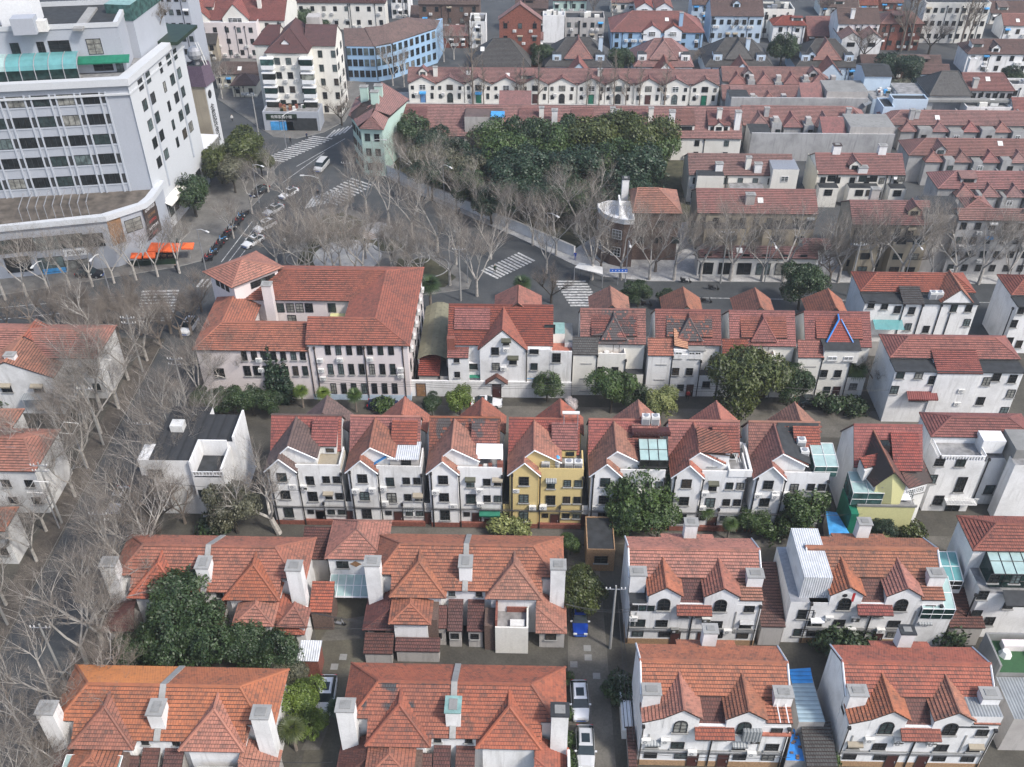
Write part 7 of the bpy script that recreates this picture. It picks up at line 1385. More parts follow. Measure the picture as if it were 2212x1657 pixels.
for a in (
 ('grey slab office behind the hotel with rows of small windows', 0, 0, 640, 1500, -60, -140, dict(e=22, wm='stone_panel', axis='flat', n=14)),
 ('big house with red double gables and half-timbered windows behind the white metal-roofed hall', 0, 0, 1490, 2290, 165, -80, dict(e=9, wm='pale_cream', rm='tile_red', n=8)),
 ('pink-white hall with a long white metal roof, right of the bare rooftop tree', 0, 0, 1480, 2060, 200, 125, dict(base=470, wm='pink_plaster', axis='flat', rm='white_corrugated', n=6)),
 ('old stucco house with a dark slate roof behind the slim tower', 0, 0, 1470, 1740, 355, 250, dict(base=500, wm='tan_plaster', rm='tile_grey', n=3)),
 ('long low house with mottled brown tiles above the parked tarpaulins', 0, 0, 1715, 2090, 600, 500, dict(base=720, wm='cream_plaster', rm='tile_brown', hipL=2, n=5)),
 ('little hipped brown pavilion in front of the mottled brown low house', 0, 0, 1850, 2060, 690, 590, dict(base=790, wm='cream_plaster', rm='tile_brown', hipL=3, hipR=3, n=2)),
 ('cream four-storey apartment house with wine red roof edge at the top of the photo', 1, 0, 265, 1090, 25, -60, dict(base=240, wm='pale_cream', rm='tile_dark', n=9, hipL=3, hipR=3)),
 ('tall white apartment slab seen end-on right of the cream apartment house', 1, 0, 1130, 1270, -40, -120, dict(base=150, wm='clean_white', axis='flat', n=3)),
 ('brown-roofed brick hall with two small skylights', 1, 0, 1285, 1790, 162, 48, dict(base=225, wm='brick_brown', rm='tile_brown', n=5)),
 ('brick annex with faded red roof and white-edged gables', 1, 0, 1480, 1755, 292, 205, dict(base=390, wm='brick_red', rm='tile_faded', n=3)),
 ('narrow pale concrete house squeezed beside the red brick gable', 1, 0, 1765, 1895, 190, 120, dict(base=390, wm='white_plaster', axis='flat', n=1)),
 ('brown roofs behind the brick hall at the top edge', 1, 0, 1350, 1850, 38, -50, dict(e=9, wm='brick_brown', rm='tile_brown', n=5)),
 ('red brick house with a tall coped front gable and a round window', 1, 0, 1995, 2350, 165, 40, dict(base=560, wm='brick_red', rm='tile_faded', axis='y', pitch=35, n=3)),
 ('white windowless block between the brick gable and the grey curved-roof building', 2, 0, 345, 520, 140, 105, dict(base=345, wm='clean_white', axis='flat', n=0, rows=(), rm='white_corrugated')),
 ('grey building with curved slate canopies over two floors', 2, 0, 525, 842, 160, 105, dict(base=345, wm='dim_plaster', axis='flat', rm='bitumen', n=5)),
 ('pale mint gabled house at the top edge', 2, 0, 425, 700, 5, -60, dict(base=110, wm='mint_plaster', rm='tile_faded', n=4)),
 ('plain red-roofed houses at the top edge between mint house and blue gable wall', 2, 0, 890, 1360, 25, -40, dict(base=105, wm='pale_cream', rm='tile_faded', n=7)),
 ('brown roof fragment left of the mint gabled house', 2, 0, 120, 390, 70, -10, dict(e=7, wm='brick_brown', rm='tile_brown', n=3)),
 ('small red-roofed annex below the red brick gable', 2, 0, 235, 350, 320, 280, dict(e=4, wm='white_plaster', rm='tile_faded', n=2)),
 ('large blue villa with many red hips and white dormers', 2, 0, 890, 1645, 262, 90, dict(base=405, wm='blue_plaster', rm='tile_faded', hipL=6, hipR=6, n=7)),
 ('tall pale blue gable-end house beside the large blue villa', 2, 0, 1545, 1700, 40, -60, dict(base=190, wm='pale_blue', rm='tile_brown', n=2)),
 ('pale blue four-storey apartment house with plain brown roof, bare tree in front', 2, 0, 1700, 2125, 132, -20, dict(base=350, wm='pale_blue', rm='tile_brown', n=7)),
 ('cream flat-roofed block with a roof railing right of the pale blue apartment house', 3, 0, 110, 360, 90, 30, dict(base=310, wm='pale_cream', axis='flat', n=4)),
 ('white house with blank upper wall and red hipped roof', 3, 0, 185, 460, 208, 130, dict(base=360, wm='clean_white', rm='tile_red', hipL=3, hipR=3, n=2)),
 ('brick-fronted cottage with red roof right of the blank white wall', 3, 0, 465, 690, 295, 135, dict(base=330, wm='brick_red', rm='tile_faded', n=3)),
 ('red gabled roofs with grey patches at the top edge', 3, 0, 570, 880, 60, -40, dict(base=120, wm='pale_cream', rm='tile_brown', n=4)),
 ('pinkish red roofed house with white chimney at the top edge', 3, 0, 885, 1040, 45, -40, dict(base=90, wm='pale_cream', rm='tile_red', n=2)),
 ('wine-walled house with small red roof at the top edge', 3, 0, 1060, 1245, 25, -30, dict(base=90, wm='brick_red', rm='tile_faded', n=3)),
 ('white villa with twin front gables, its long brown roof running behind', 3, 0, 715, 1055, 195, 65, dict(base=430, wm='clean_white', rm='tile_brown', n=5)),
 ('red hipped brick villa behind the tall poplars', 3, 0, 1062, 1410, 195, 92, dict(base=410, wm='brick_red', rm='tile_faded', hipL=3, hipR=3, n=5)),
 ('white five-storey apartment slab with dark downpipes at the top right', 3, 0, 1425, 1945, 38, -60, dict(base=350, wm='pale_cream', axis='flat', n=9)),
 ('white house with grey-brown roof at the top right corner', 3, 0, 1945, 2400, 110, 10, dict(base=200, wm='pale_cream', rm='tile_brown', n=5)),
 ('white house with red dormers at the right edge below the top corner', 3, 0, 2050, 2400, 210, 110, dict(base=320, wm='clean_white', rm='tile_faded', n=4)),
 ('large white house with wide brown hipped roof near the right edge', 3, 0, 1760, 2500, 440, 318, dict(base=600, wm='clean_white', rm='tile_brown', hipL=4, n=7)),
 ('long low brown roofs behind the dark evergreens', 3, 0, 900, 1550, 520, 445, dict(e=4, wm='brick_brown', rm='tile_brown', n=6)),
 ('low brown gabled roof beside the grey mansion', 3, 0, 1370, 1620, 600, 520, dict(e=4.5, wm='pale_blue', rm='tile_brown', n=3)),
 ('small white flat roofs right of the grey mansion', 3, 0, 2110, 2400, 700, 650, dict(e=7, wm='white_plaster', axis='flat', n=3)),
 ('red-roofed cottage at the right edge right of the white patio', 3, 0, 2130, 2400, 900, 790, dict(e=6, wm='white_plaster', rm='tile_faded', n=2)),
 ('white patio house with small red canopy roof left of the right edge', 3, 0, 1750, 2110, 885, 800, dict(e=6, wm='clean_white', axis='flat', rm='terrace_grey', n=4)),
):
 lab, c, r, xl, xr, ye, yr, k = a; g, fc, X0, X1, Y0, y1, zr = mk(lab, c, r, xl, xr, ye, yr, **k)
 if 'double gables' in lab:
  for x in (1640, 1950): xa = at(*Q(0, 0, x, 100), 9)[0]; gabled(g, xa - 3.6, xa + 3.6, Y0 - 1, Y0 + 10, 9.6, 13.4, 'y', 'pale_cream', 'tile_red', steps=False); win(g, Face((xa, Y0 - 0.88)), 0, 9.3, 3.6, 1.2, sub=False, style='white', vm=2)
 if 'large blue villa' in lab:
  for x in (1255, 1430): xa = at(*Q(2, 0, x, 200), 9)[0]; gabled(g, xa - 2.6, xa + 2.6, Y0 - 0.2, Y0 + 9, zr - 3.4, zr - 1.8, 'y', 'white_paint', 'tile_red', steps=False, z0=zr - 6); win(g, Face((xa, Y0 - 0.08)), 0, zr - 4.2, 1.8, 1.3, sub=False, style='white', vm=3)
 if 'twin front gables' in lab:
  for x in (815, 980): xa = at(*Q(3, 0, x, 200), 8)[0]; gabled(g, xa - 2.8, xa + 2.8, Y0 - 5, Y0 + 4, zr - 5.2, zr - 3.4, 'y', 'clean_white', 'tile_faded', steps=False); win(g, Face((xa, Y0 - 4.88)), 0, zr - 6.6, 2.0, 1.1, sub=False)
g, fc, X0, X1, Y0, y1, zr = mk('dark grey mansion with steep slate turret roof and pinkish main roof', 3, 0, 1735, 2140, 735, 590, e=8.5, wm='grey_plaster', rm='tile_faded', hipR=2, n=7)
tx = at(*Q(3, 0, 1640, 775), 8)[0]; gabled(g, tx - 5, X0 + 1.5, Y0 - 1.2, Y0 + 9, 7.8, 11.5, 'x', 'grey_plaster', 'tile_grey', hipL=3.5, hipR=2.5, steps=False); mb = MB(); mb.box(tx - 11, tx - 4, Y0 - 2, Y0 + 8, 0, 7.2, 'grey_plaster', top='terrace_grey'); mb.box(tx - 11.2, X1, Y0 - 2.6, Y0 - 1.2, 6.8, 7.3, 'concrete'); mb.build('cornice_terrace', g)
chimney(g, (X0 + X1) / 2 - 4, (X0 + X1) / 2 - 2.6, y1 - 3, y1 - 1.8, zr - 1, zr + 2.6, top='ac_white'); chimney(g, X1 - 9.5, X1 - 8.4, Y0 + 0.5, Y0 + 1.5, 6, zr - 0.2, 'dim_plaster')
R6 = thing('stepped_building', 'pale blue stepped building with black hipped roof and cluttered white terraces', 'building', (*at(*Q(3, 0, 1100, 1000)), 0))
a, b = at(*Q(3, 0, 940, 615), 9.5), at(*Q(3, 0, 1140, 610), 9.5); c_ = at(*Q(3, 0, 870, 525), 9.5); gabled(R6, a[0] - 0.3, b[0] + 0.3, a[1], c_[1] + 1, 9.5, 10.6, 'x', 'pale_blue', 'bitumen', hipL=0, steps=False)
a2, b2, c2 = at(*Q(3, 0, 1000, 810), 7.2), at(*Q(3, 0, 1170, 870), 7.2), at(*Q(3, 0, 1430, 850), 7.2)
mb = MB(); mb.box(a[0] + 1, b[0] + 4, at(*Q(3, 0, 1000, 800), 6)[1], a[1] + 1, 0, 6.0, 'pale_blue', top='terrace_grey'); mb.build('terrace', R6)
flat(R6, a2[0] + 1, b2[0], b2[1], at(*Q(3, 0, 1100, 800), 7)[1], 0, 7.0, 'pale_blue', par=0.3); flat(R6, b2[0] - 0.2, c2[0], c2[1], at(*Q(3, 0, 1200, 770), 8.2)[1], 0, 8.2, 'pale_blue', par=0.3)
win(R6, Face((a2[0] + 1, b2[1])), 2.2, 4.5, 1.0, 1.4, style='white', sub=False)
rnd = random.Random(8)
for k in range(16): mb = MB(); x = rnd.uniform(a[0] + 2, b[0] + 3); y = rnd.uniform(at(*Q(3, 0, 1000, 800), 6)[1] + 0.6, a[1] - 0.4); mb.box(x, x + rnd.uniform(.4, 1), y, y + 0.7, 6.0, 6.4 + rnd.random() * 0.7, rnd.choice(['ac_white', 'sky_blue_sheet', 'brick_red', 'grey_metal', 'leaf_teal'])); mb.build('terrace_clutter', R6)
sh = MB(); p0 = at(*Q(3, 0, 780, 680), 5), at(*Q(3, 0, 950, 880), 5);
sh.face([at3(*Q(3, 0, 775, 670), 5.2), at3(*Q(3, 0, 835, 660), 5.6), at3(*Q(3, 0, 985, 830), 5.6), at3(*Q(3, 0, 930, 860), 5.2)], 'grey_corrugated'); sh.build('lean_to_sheet', R6)
for i, (lab, c, xl, xr, ye, ap, wm, rm, rm2) in enumerate((
 ('dark brown pyramid-roofed villa left of the tall round evergreen', 1, 1780, 2260, 540, 310, 'tan_plaster', 'tile_grey', 'tile_grey'), ('blue-walled hipped villa, roof half grey half red', 2, 360, 900, 540, 300, 'pale_blue', 'tile_grey', 'tile_faded'),
 ('white-walled hipped villa with dark right slope and triangular porch roof', 2, 1075, 1560, 540, 310, 'clean_white', 'tile_grey', 'tile_faded'), ('lilac-white hipped villa with grey front hip, right of the scrubby bare tree', 2, 1650, 2200, 540, 305, 'pale_blue', 'tile_grey', 'tile_grey'), ('sky-blue-white hipped villa with bright red dormer hip', 3, 370, 880, 545, 315, 'pale_blue', 'tile_grey', 'tile_faded'))):
 g, fc, X0, X1, Y0, y1, zr = mk(lab, c, 0, xl, xr, ye, ap, e=3.4, wm=wm, rm=rm if i != 2 else 'tile_faded', hipL=5.5, hipR=5.5, pitch=38, n=5)
 if i == 0: continue
 xm = (X0 + X1) / 2; gabled(g, xm - 3.6, xm + 3.6, Y0 + 1.2, (Y0 + y1) / 2 + 1, zr - 3.6, zr + 0.2, 'y', wm, rm2, hipL=3.0, steps=False); f_ = Face((xm - 3.6, Y0 + 1.5))
 win(g, f_, 2.0, zr - 5, 1.2, 1.2, sub=False, style='white'); win(g, f_, 5.2, zr - 5, 1.2, 1.2, sub=False, style='white')
 gabled(g, xm - 3.0, xm + 3.0, Y0 - 4, Y0 + 3, 2.8, 5.8, 'y', wm, 'tile_red' if i != 3 else 'tile_faded', steps=False)
 for s in (-1, 1):
  mb = MB(); x = xm + s * 5.4; mb.box(x - 1.1, x + 1.1, Y0 + 1.4, Y0 + 4, 3.4, 6.0, wm, top='bitumen'); mb.build('dormer', g); win(g, Face((x, Y0 + 1.4)), 0, 5.0, 1.1, 1.1, sub=False, style='white')
# ------------------------------------------------------------------ ground, streets, park
ground('earth', (0.045, 0.042, 0.035), (0.08, 0.075, 0.062), 0.25)
ground('asphalt', (0.038, 0.043, 0.047), (0.070, 0.074, 0.077), 0.16, 0.85)
ground('paving', (0.11, 0.108, 0.10), (0.17, 0.165, 0.155), 0.4)
ground('street_soil', (0.05, 0.043, 0.036), (0.10, 0.085, 0.07), 0.5)
ground('lane_concrete', (0.085, 0.08, 0.068), (0.14, 0.13, 0.112), 0.35)
ground('courtyard_concrete', (0.06, 0.055, 0.042), (0.12, 0.11, 0.08), 0.2)
ground('pale_paving', (0.30, 0.30, 0.30), (0.42, 0.42, 0.41), 0.5)
ground('planting', (0.03, 0.034, 0.018), (0.08, 0.075, 0.045), 0.6)
plain('road_paint', (0.40, 0.405, 0.40), 0.8, 0, 0.6, 2)
def sheet(name, pts, z, mat, kind='structure', world=False, kerb=0.0):
 P_ = pts if world else [at(x, y, 0) for x, y in pts]
 mb = MB()
 if kerb: mb.prism(P_, 0.0, z, 'chimney_cap', top=mat)
 else:
  a = sum(P_[i][0] * P_[(i + 1) % len(P_)][1] - P_[(i + 1) % len(P_)][0] * P_[i][1] for i in range(len(P_)))
  mb.face([(x, y, z) for x, y in (P_ if a > 0 else P_[::-1])], mat)
 o = mb.build(name); o['kind'] = kind; return o
sheet('ground', [(-480, 10), (480, 10), (480, 780), (-480, 780)], 0, 'earth', world=True)
RX = at(140, 1145)[0]
sheet('road', [(-260, 127), (260, 127), (260, 150), (90, 420), (-260, 420)], 0.004, 'asphalt', world=True)
sheet('street', [(RX, 30), (RX + 8.2, 30), (RX + 8.2, 127.2), (RX, 127.2)], 0.006, 'asphalt', world=True)
sheet('pavement', [(RX + 8.4, 30), (RX + 11, 30), (RX + 11, 126), (RX + 8.4, 126)], 0.12, 'street_soil', world=True, kerb=1)
sheet('pavement', [(RX - 3, 30), (RX - 0.2, 30), (RX - 0.2, 126), (RX - 3, 126)], 0.12, 'street_soil', world=True, kerb=1)
sheet('pavement', [(-17, 126.2), (240, 126.2), (240, 129.2), (-17, 129.2)], 0.12, 'paving', world=True, kerb=1)
sheet('pavement', [(-300, 668), (0, 638), (384, 577), (450, 560), (526, 466), (560, 430), (596, 388), (590, 350), (545, 320), (480, 300), (440, 200), (-300, 200)], 0.12, 'paving', kerb=1)
park = [(604, 572), (640, 505), (690, 455), (711, 448), (749, 448), (800, 470), (878, 510), (980, 571), (1018, 606), (1012, 624), (958, 632), (900, 640), (600, 634)]
sheet('park_paving', park, 0.12, 'paving', kerb=1)
sheet('pavement', [(806, 358), (824, 378), (899, 418), (1133, 521), (1235, 571), (1300, 598), (1400, 608), (2400, 616), (2400, 560), (1500, 540), (1480, 200), (830, 200)], 0.12, 'pale_paving', kerb=1)
sheet('garden_soil', [(850, 372), (1010, 440), (1240, 540), (1300, 500), (1490, 480), (1490, 250), (860, 250)], 0.124, 'planting')
sheet('pavement', [(470, 215), (590, 296), (640, 300), (700, 286), (745, 262), (790, 180), (500, 120)], 0.12, 'paving', kerb=1)
sheet('lane', [(1228, 1720), (1335, 1720), (1310, 1400), (1290, 1180), (1225, 1180)], 0.008, 'lane_concrete')
sheet('courtyard', [(640, 1720), (760, 1720), (800, 1430), (800, 1270), (665, 1270), (690, 1430)], 0.008, 'courtyard_concrete')
sheet('lane', [(0, 84), (60, 84), (60, 86.3), (-27, 86.3), (-27, 81.8), (0, 81.8)], 0.008, 'lane_concrete', world=True)
sheet('lane', [(-20, 105), (70, 105), (70, 111), (-20, 111)], 0.008, 'lane_concrete', world=True)
for a in (((1262, 1700), (1285, 1700), (1275, 1500), (1262, 1500)), ((650, 1620), (690, 1620), (720, 1540), (690, 1540)), ((690, 1385), (790, 1380), (790, 1330), (720, 1340))):
 sheet('concrete_patch', a, 0.012, 'paving' if a[0][0] > 1000 else 'lane_concrete')
for x, y in ((1270, 1420), (1239, 1435), (1288, 1460), (741, 1419), (722, 1440), (1268, 1400)):
 c_ = at(x, y); sheet('access_cover', [(c_[0] - .4, c_[1] - .4), (c_[0] + .4, c_[1] - .4), (c_[0] + .4, c_[1] + .4), (c_[0] - .4, c_[1] + .4)], 0.014, 'concrete', world=True)
def zebra(p0, p1, n, v, w=0.45, name='zebra_crossing'):
 mb = MB()
 for k in range(n):
  f = k / (n - 1); x, y = p0[0] + (p1[0] - p0[0]) * f, p0[1] + (p1[1] - p0[1]) * f
  a, b = at(x - v[0], y - v[1]), at(x + v[0], y + v[1]); d = Vector((b[0] - a[0], b[1] - a[1])).normalized(); nx, ny = -d.y * w / 2, d.x * w / 2
  mb.face([(a[0] - nx, a[1] - ny, 0.009), (b[0] - nx, b[1] - ny, 0.009), (b[0] + nx, b[1] + ny, 0.009), (a[0] + nx, a[1] + ny, 0.009)], 'road_paint')
 o = mb.build(name); o['kind'] = 'structure'
zebra(Q(1, 0, 580, 1108), Q(1, 0, 195, 1290), 15, (22, 3)); zebra(Q(1, 0, 900, 1465), Q(1, 0, 620, 1620), 11, (24, 8)); zebra(Q(1, 1, 720, 60), Q(1, 1, 480, 120), 9, (10, -14)); zebra(Q(1, 0, 790, 1040), Q(1, 0, 650, 1080), 5, (10, -9))
zebra(Q(1, 1, 1930, 700), Q(2, 1, 210, 560), 12, (18, 9)); zebra(Q(2, 1, 565, 757), Q(2, 1, 690, 950), 10, (34, 0), 0.5); zebra(Q(0, 1, 1290, 835), Q(0, 1, 1235, 1075), 11, (40, -1), 0.55); zebra(Q(0, 1, 1690, 770), Q(0, 1, 1610, 770), 3, (7, -9))
def line(pts, w=0.15):
 mb = MB()
 for i in range(len(pts) - 1):
  a, b = at(*pts[i]), at(*pts[i + 1]); d = Vector((b[0] - a[0], b[1] - a[1])).normalized(); nx, ny = -d.y * w / 2, d.x * w / 2
  mb.face([(a[0] - nx, a[1] - ny, 0.010), (b[0] - nx, b[1] - ny, 0.010), (b[0] + nx, b[1] + ny, 0.010), (a[0] + nx, a[1] + ny, 0.010)], 'road_paint')
 o = mb.build('lane_marking'); o['kind'] = 'structure'
for l in ([(478, 566), (545, 478)], [(490, 570), (560, 480)], [(505, 572), (530, 540)], [(1480, 643), (2211, 655)], [(1300, 641), (1330, 641)], [(0, 665), (270, 640)], [(0, 690), (150, 675)], [(610, 395), (700, 330)], [(640, 360), (745, 300)]): line(l)
c_ = at(1290, 628); sheet('bus_bay_marking', [at(*Q(2, 1, x, y)) for x, y in ((862, 810), (878, 810), (886, 895), (870, 895))], 0.011, 'road_paint', world=True)
def disc(name, px, py, r, z, mat, n=28):
 c_ = at(px, py); sheet(name, [(c_[0] + r * math.cos(2 * math.pi * k / n), c_[1] + r * math.sin(2 * math.pi * k / n)) for k in range(n)], z, mat, world=True)
sheet('planting_bed', [(640, 570), (670, 510), (700, 468), (740, 460), (790, 480), (800, 530), (760, 560), (700, 600), (640, 600)], 0.126, 'planting'); sheet('planting_bed', [(860, 560), (930, 560), (985, 600), (960, 622), (880, 625), (850, 600)], 0.128, 'planting'); sheet('planting_bed', [(800, 510), (850, 515), (880, 540), (830, 545), (790, 530)], 0.128, 'planting')
disc('round_plaza', 750, 556, 6.2, 0.14, 'pale_paving'); disc('round_plaza', 812, 500, 3.4, 0.145, 'pale_paving')
B_ = [('round bed ring, largest of the stone rings at the tip of the park', 728, 488, 4.0), ('stone bed ring touching the largest ring on its far side', 716, 468, 3.6), ('stone bed ring right of the largest ring', 765, 489, 2.6), ('stone bed ring at the left rim of the park', 672, 527, 2.4), ('stone bed ring left of the round plaza', 650, 560, 3.2), ('stone bed ring at the rounded right end of the park', 925, 578, 4.6), ('small stone bed ring inside the right end of the park', 905, 560, 2.4), ('stone bed ring half under bare branches right of the plaza', 840, 530, 3.6)]
for lab, px, py, r in B_:
 r *= .8
 c_ = at(px, py); mb = MB(); mb.tube([(c_[0] + r * math.cos(2 * math.pi * k / 28), c_[1] + r * math.sin(2 * math.pi * k / 28), 0.22) for k in range(29)], 0.11, 'chimney_cap', 5, cap=False); tag(mb.build('bed_ring'), lab, 'planter edge', 'round bed edgings in the park')
PG = thing('pergola', 'dark curved pergola with slatted top on the round pale plaza of the park', 'pergola', (*at(750, 556), 0)); c_ = at(750, 556); mb = MB(); m2 = MB()
for k in range(22):
 a = math.pi * (0.15 + 0.7 * k / 21); p1_, p2_ = (c_[0] + 4.0 * math.cos(a), c_[1] + 4.0 * math.sin(a), 2.7), (c_[0] + 6.0 * math.cos(a), c_[1] + 6.0 * math.sin(a), 2.7); mb.tube([p1_, p2_], 0.06, 'wood', 4)
 if k % 5 == 0: m2.tube([(p1_[0], p1_[1], 0.1), p1_], 0.09, 'grey_metal', 5); m2.tube([(p2_[0], p2_[1], 0.1), p2_], 0.09, 'grey_metal', 5)
mb.build('slat_top', PG); m2.build('post_frame', PG)
Wl = thing('garden_wall', 'long low pale wall running diagonally between the evergreen grove and the slanting street', 'wall', (*at(1000, 460), 0)); mb = MB()
pp = [at(*p) for p in ((836, 378), (905, 412), (1010, 455), (1133, 508), (1240, 555))]
for i in range(4):
 a, b = Vector(pp[i]), Vector(pp[i + 1]); d = (b - a).normalized(); nn = Vector((-d.y, d.x)) * 0.2; mb.prism([tuple(a - nn), tuple(b - nn), tuple(b + nn), tuple(a + nn)], 0, 2.2, 'clean_white', top='chimney_cap')
mb.build('wall', Wl)
BS = thing('bus_shelter', 'long pale curved bus shelter roof at the corner of the slanting and main streets', 'bus shelter', (*at(1290, 595), 0)); mb = MB(); a, b, c2, d2 = [at3(*Q(2, 1, x, y), 2.8) for x, y in ((600, 645), (828, 700), (825, 640), (640, 605))]
mb.face([a, b, c2, d2], 'ac_white'); mb.face([(p[0], p[1], p[2] - 0.12) for p in (d2, c2, b, a)], 'grey_metal'); mb.face([(a[0], a[1], a[2] - 0.12), (b[0], b[1], b[2] - 0.12), b, a], 'grey_metal'); mb.build('roof', BS); mb = MB()
for p in (a, b, c2, d2): mb.tube([(p[0], p[1], 0.1), (p[0], p[1], 2.7)], 0.07, 'grey_metal', 5)
mb.build('post_frame', BS)
# ------------------------------------------------------------------ trees
def twigtree(seed, H=12.0, spread=0.55, lean=0.0, dens=1.0, trunkr=0.22, upright=False, levels=4, bark='bark_pale', tw='bark_twig'):
 rnd = random.Random(seed); tr = MB(); br = MB()
 def seg(mb, a, b, r0, r1, mat, n=3):
  d = (b - a).normalized(); s = d.cross(Vector((0.3, 0.5, 0.8))).normalized(); t = d.cross(s)
  A = [a + (s * math.cos(2 * math.pi * k / n) + t * math.sin(2 * math.pi * k / n)) * r0 for k in range(n)]; B = [b + (s * math.cos(2 * math.pi * k / n) + t * math.sin(2 * math.pi * k / n)) * r1 for k in range(n)]
  for k in range(n): l = (k + 1) % n; mb.face([tuple(A[k]), tuple(A[l]), tuple(B[l]), tuple(B[k])], mat)
 def grow(p, d, L, r, lev):
  m = 3 if lev < 2 else 2; q_ = p
  for i in range(m):
   nd_ = (d + Vector((rnd.uniform(-1, 1), rnd.uniform(-1, 1), rnd.uniform(-0.5, 0.8))) * (0.22 if lev < 3 else 0.35)).normalized(); nx = q_ + nd_ * (L / m); rr = r * (1 - 0.5 * (i + 1) / m)
   seg(tr if lev <= 1 else br, q_, nx, r * (1 - 0.5 * i / m), rr, bark if lev <= 2 else tw, 5 if lev <= 1 else 3)
   if lev < levels and (i > 0 or lev > 0):
    nb = rnd.choice((2, 3)) if lev < levels - 1 else rnd.choice((4, 5, 6))
    for _ in range(max(1, round(nb * dens))):
     ang = rnd.uniform(0, 6.283); side = Vector((math.cos(ang), math.sin(ang), rnd.uniform(-0.1, 0.9))); cd_ = (nd_ * (0.9 if not upright else 1.6) + side * (0.7 if not upright else 0.45)).normalized(); grow(nx, cd_, L * rnd.uniform(0.45, 0.68), rr * 0.62, lev + 1)
   q_, d = nx, nd_
 base = Vector((0, 0, 0)); th = H * (0.22 if not upright else 0.1); tp = Vector((lean * th, 0, th)); seg(tr, base, tp, trunkr * 1.25, trunkr, bark, 7)
 if upright:
  q_ = tp; n = 9
  for i in range(n):
   nx = q_ + Vector((rnd.uniform(-.08, .08), rnd.uniform(-.08, .08), (H - th) / n)); r0 = trunkr * (1 - i / n) + 0.03; seg(tr, q_, nx, r0, r0 * 0.85, bark, 5)
   for _ in range(4): a = rnd.uniform(0, 6.283); grow(nx, Vector((math.cos(a), math.sin(a), 1.5)).normalized(), H * 0.16 * (1.1 - i / n), 0.05, 2)
   q_ = nx
 else:
  for k in range(rnd.choice((3, 4, 4))):
   a = k * 1.65 + rnd.uniform(-.4, .4); grow(tp, Vector((math.cos(a) * spread + lean, math.sin(a) * spread, 1)).normalized(), H * 0.42, trunkr * 0.62, 0)
 return tr, br
def leafcrown(seed, blobs, n, size, mat, drop=0.0):
 rnd = random.Random(seed); mb = MB(); tot = sum(b[3] ** 2 for b in blobs)
 for bx, by, bz, br_ in blobs:
  cl = [Vector((rnd.gauss(0, 1), rnd.gauss(0, 1), rnd.gauss(0, 1) + 0.25)).normalized() for _ in range(26)]; tone = [rnd.uniform(0.0, 1.0) for _ in cl]
  for _ in range(int(n * br_ ** 2 / tot)):
   i = rnd.randrange(26); d = (cl[i] + Vector((rnd.gauss(0, 1), rnd.gauss(0, 1), rnd.gauss(0, 1))) * 0.27).normalized(); r = br_ * (0.62 + 0.42 * rnd.random() ** 0.6) * (1.0 + 0.14 * math.sin(7 * d.x + seed) * math.cos(6 * d.y)); c_ = Vector((bx, by, bz)) + Vector((d.x * r, d.y * r, d.z * r * 0.85))
   nrm = (d + Vector((rnd.gauss(0, 1), rnd.gauss(0, 1), rnd.gauss(0, 1))) * 0.55).normalized(); u = nrm.cross(Vector((rnd.random(), rnd.random(), rnd.random()))).normalized(); v = nrm.cross(u); s = size * rnd.uniform(0.6, 1.3); t_ = min(1, max(0, tone[i] * 0.6 + rnd.random() * 0.5 - 0.05))
   mb.face([tuple(c_ - u * s), tuple(c_ - v * s * 0.55 + u * 0.1 * s), tuple(c_ + u * s), tuple(c_ + v * s * 0.55)], mat, [(t_, 0)] * 4)
 return mb
_tc = {}
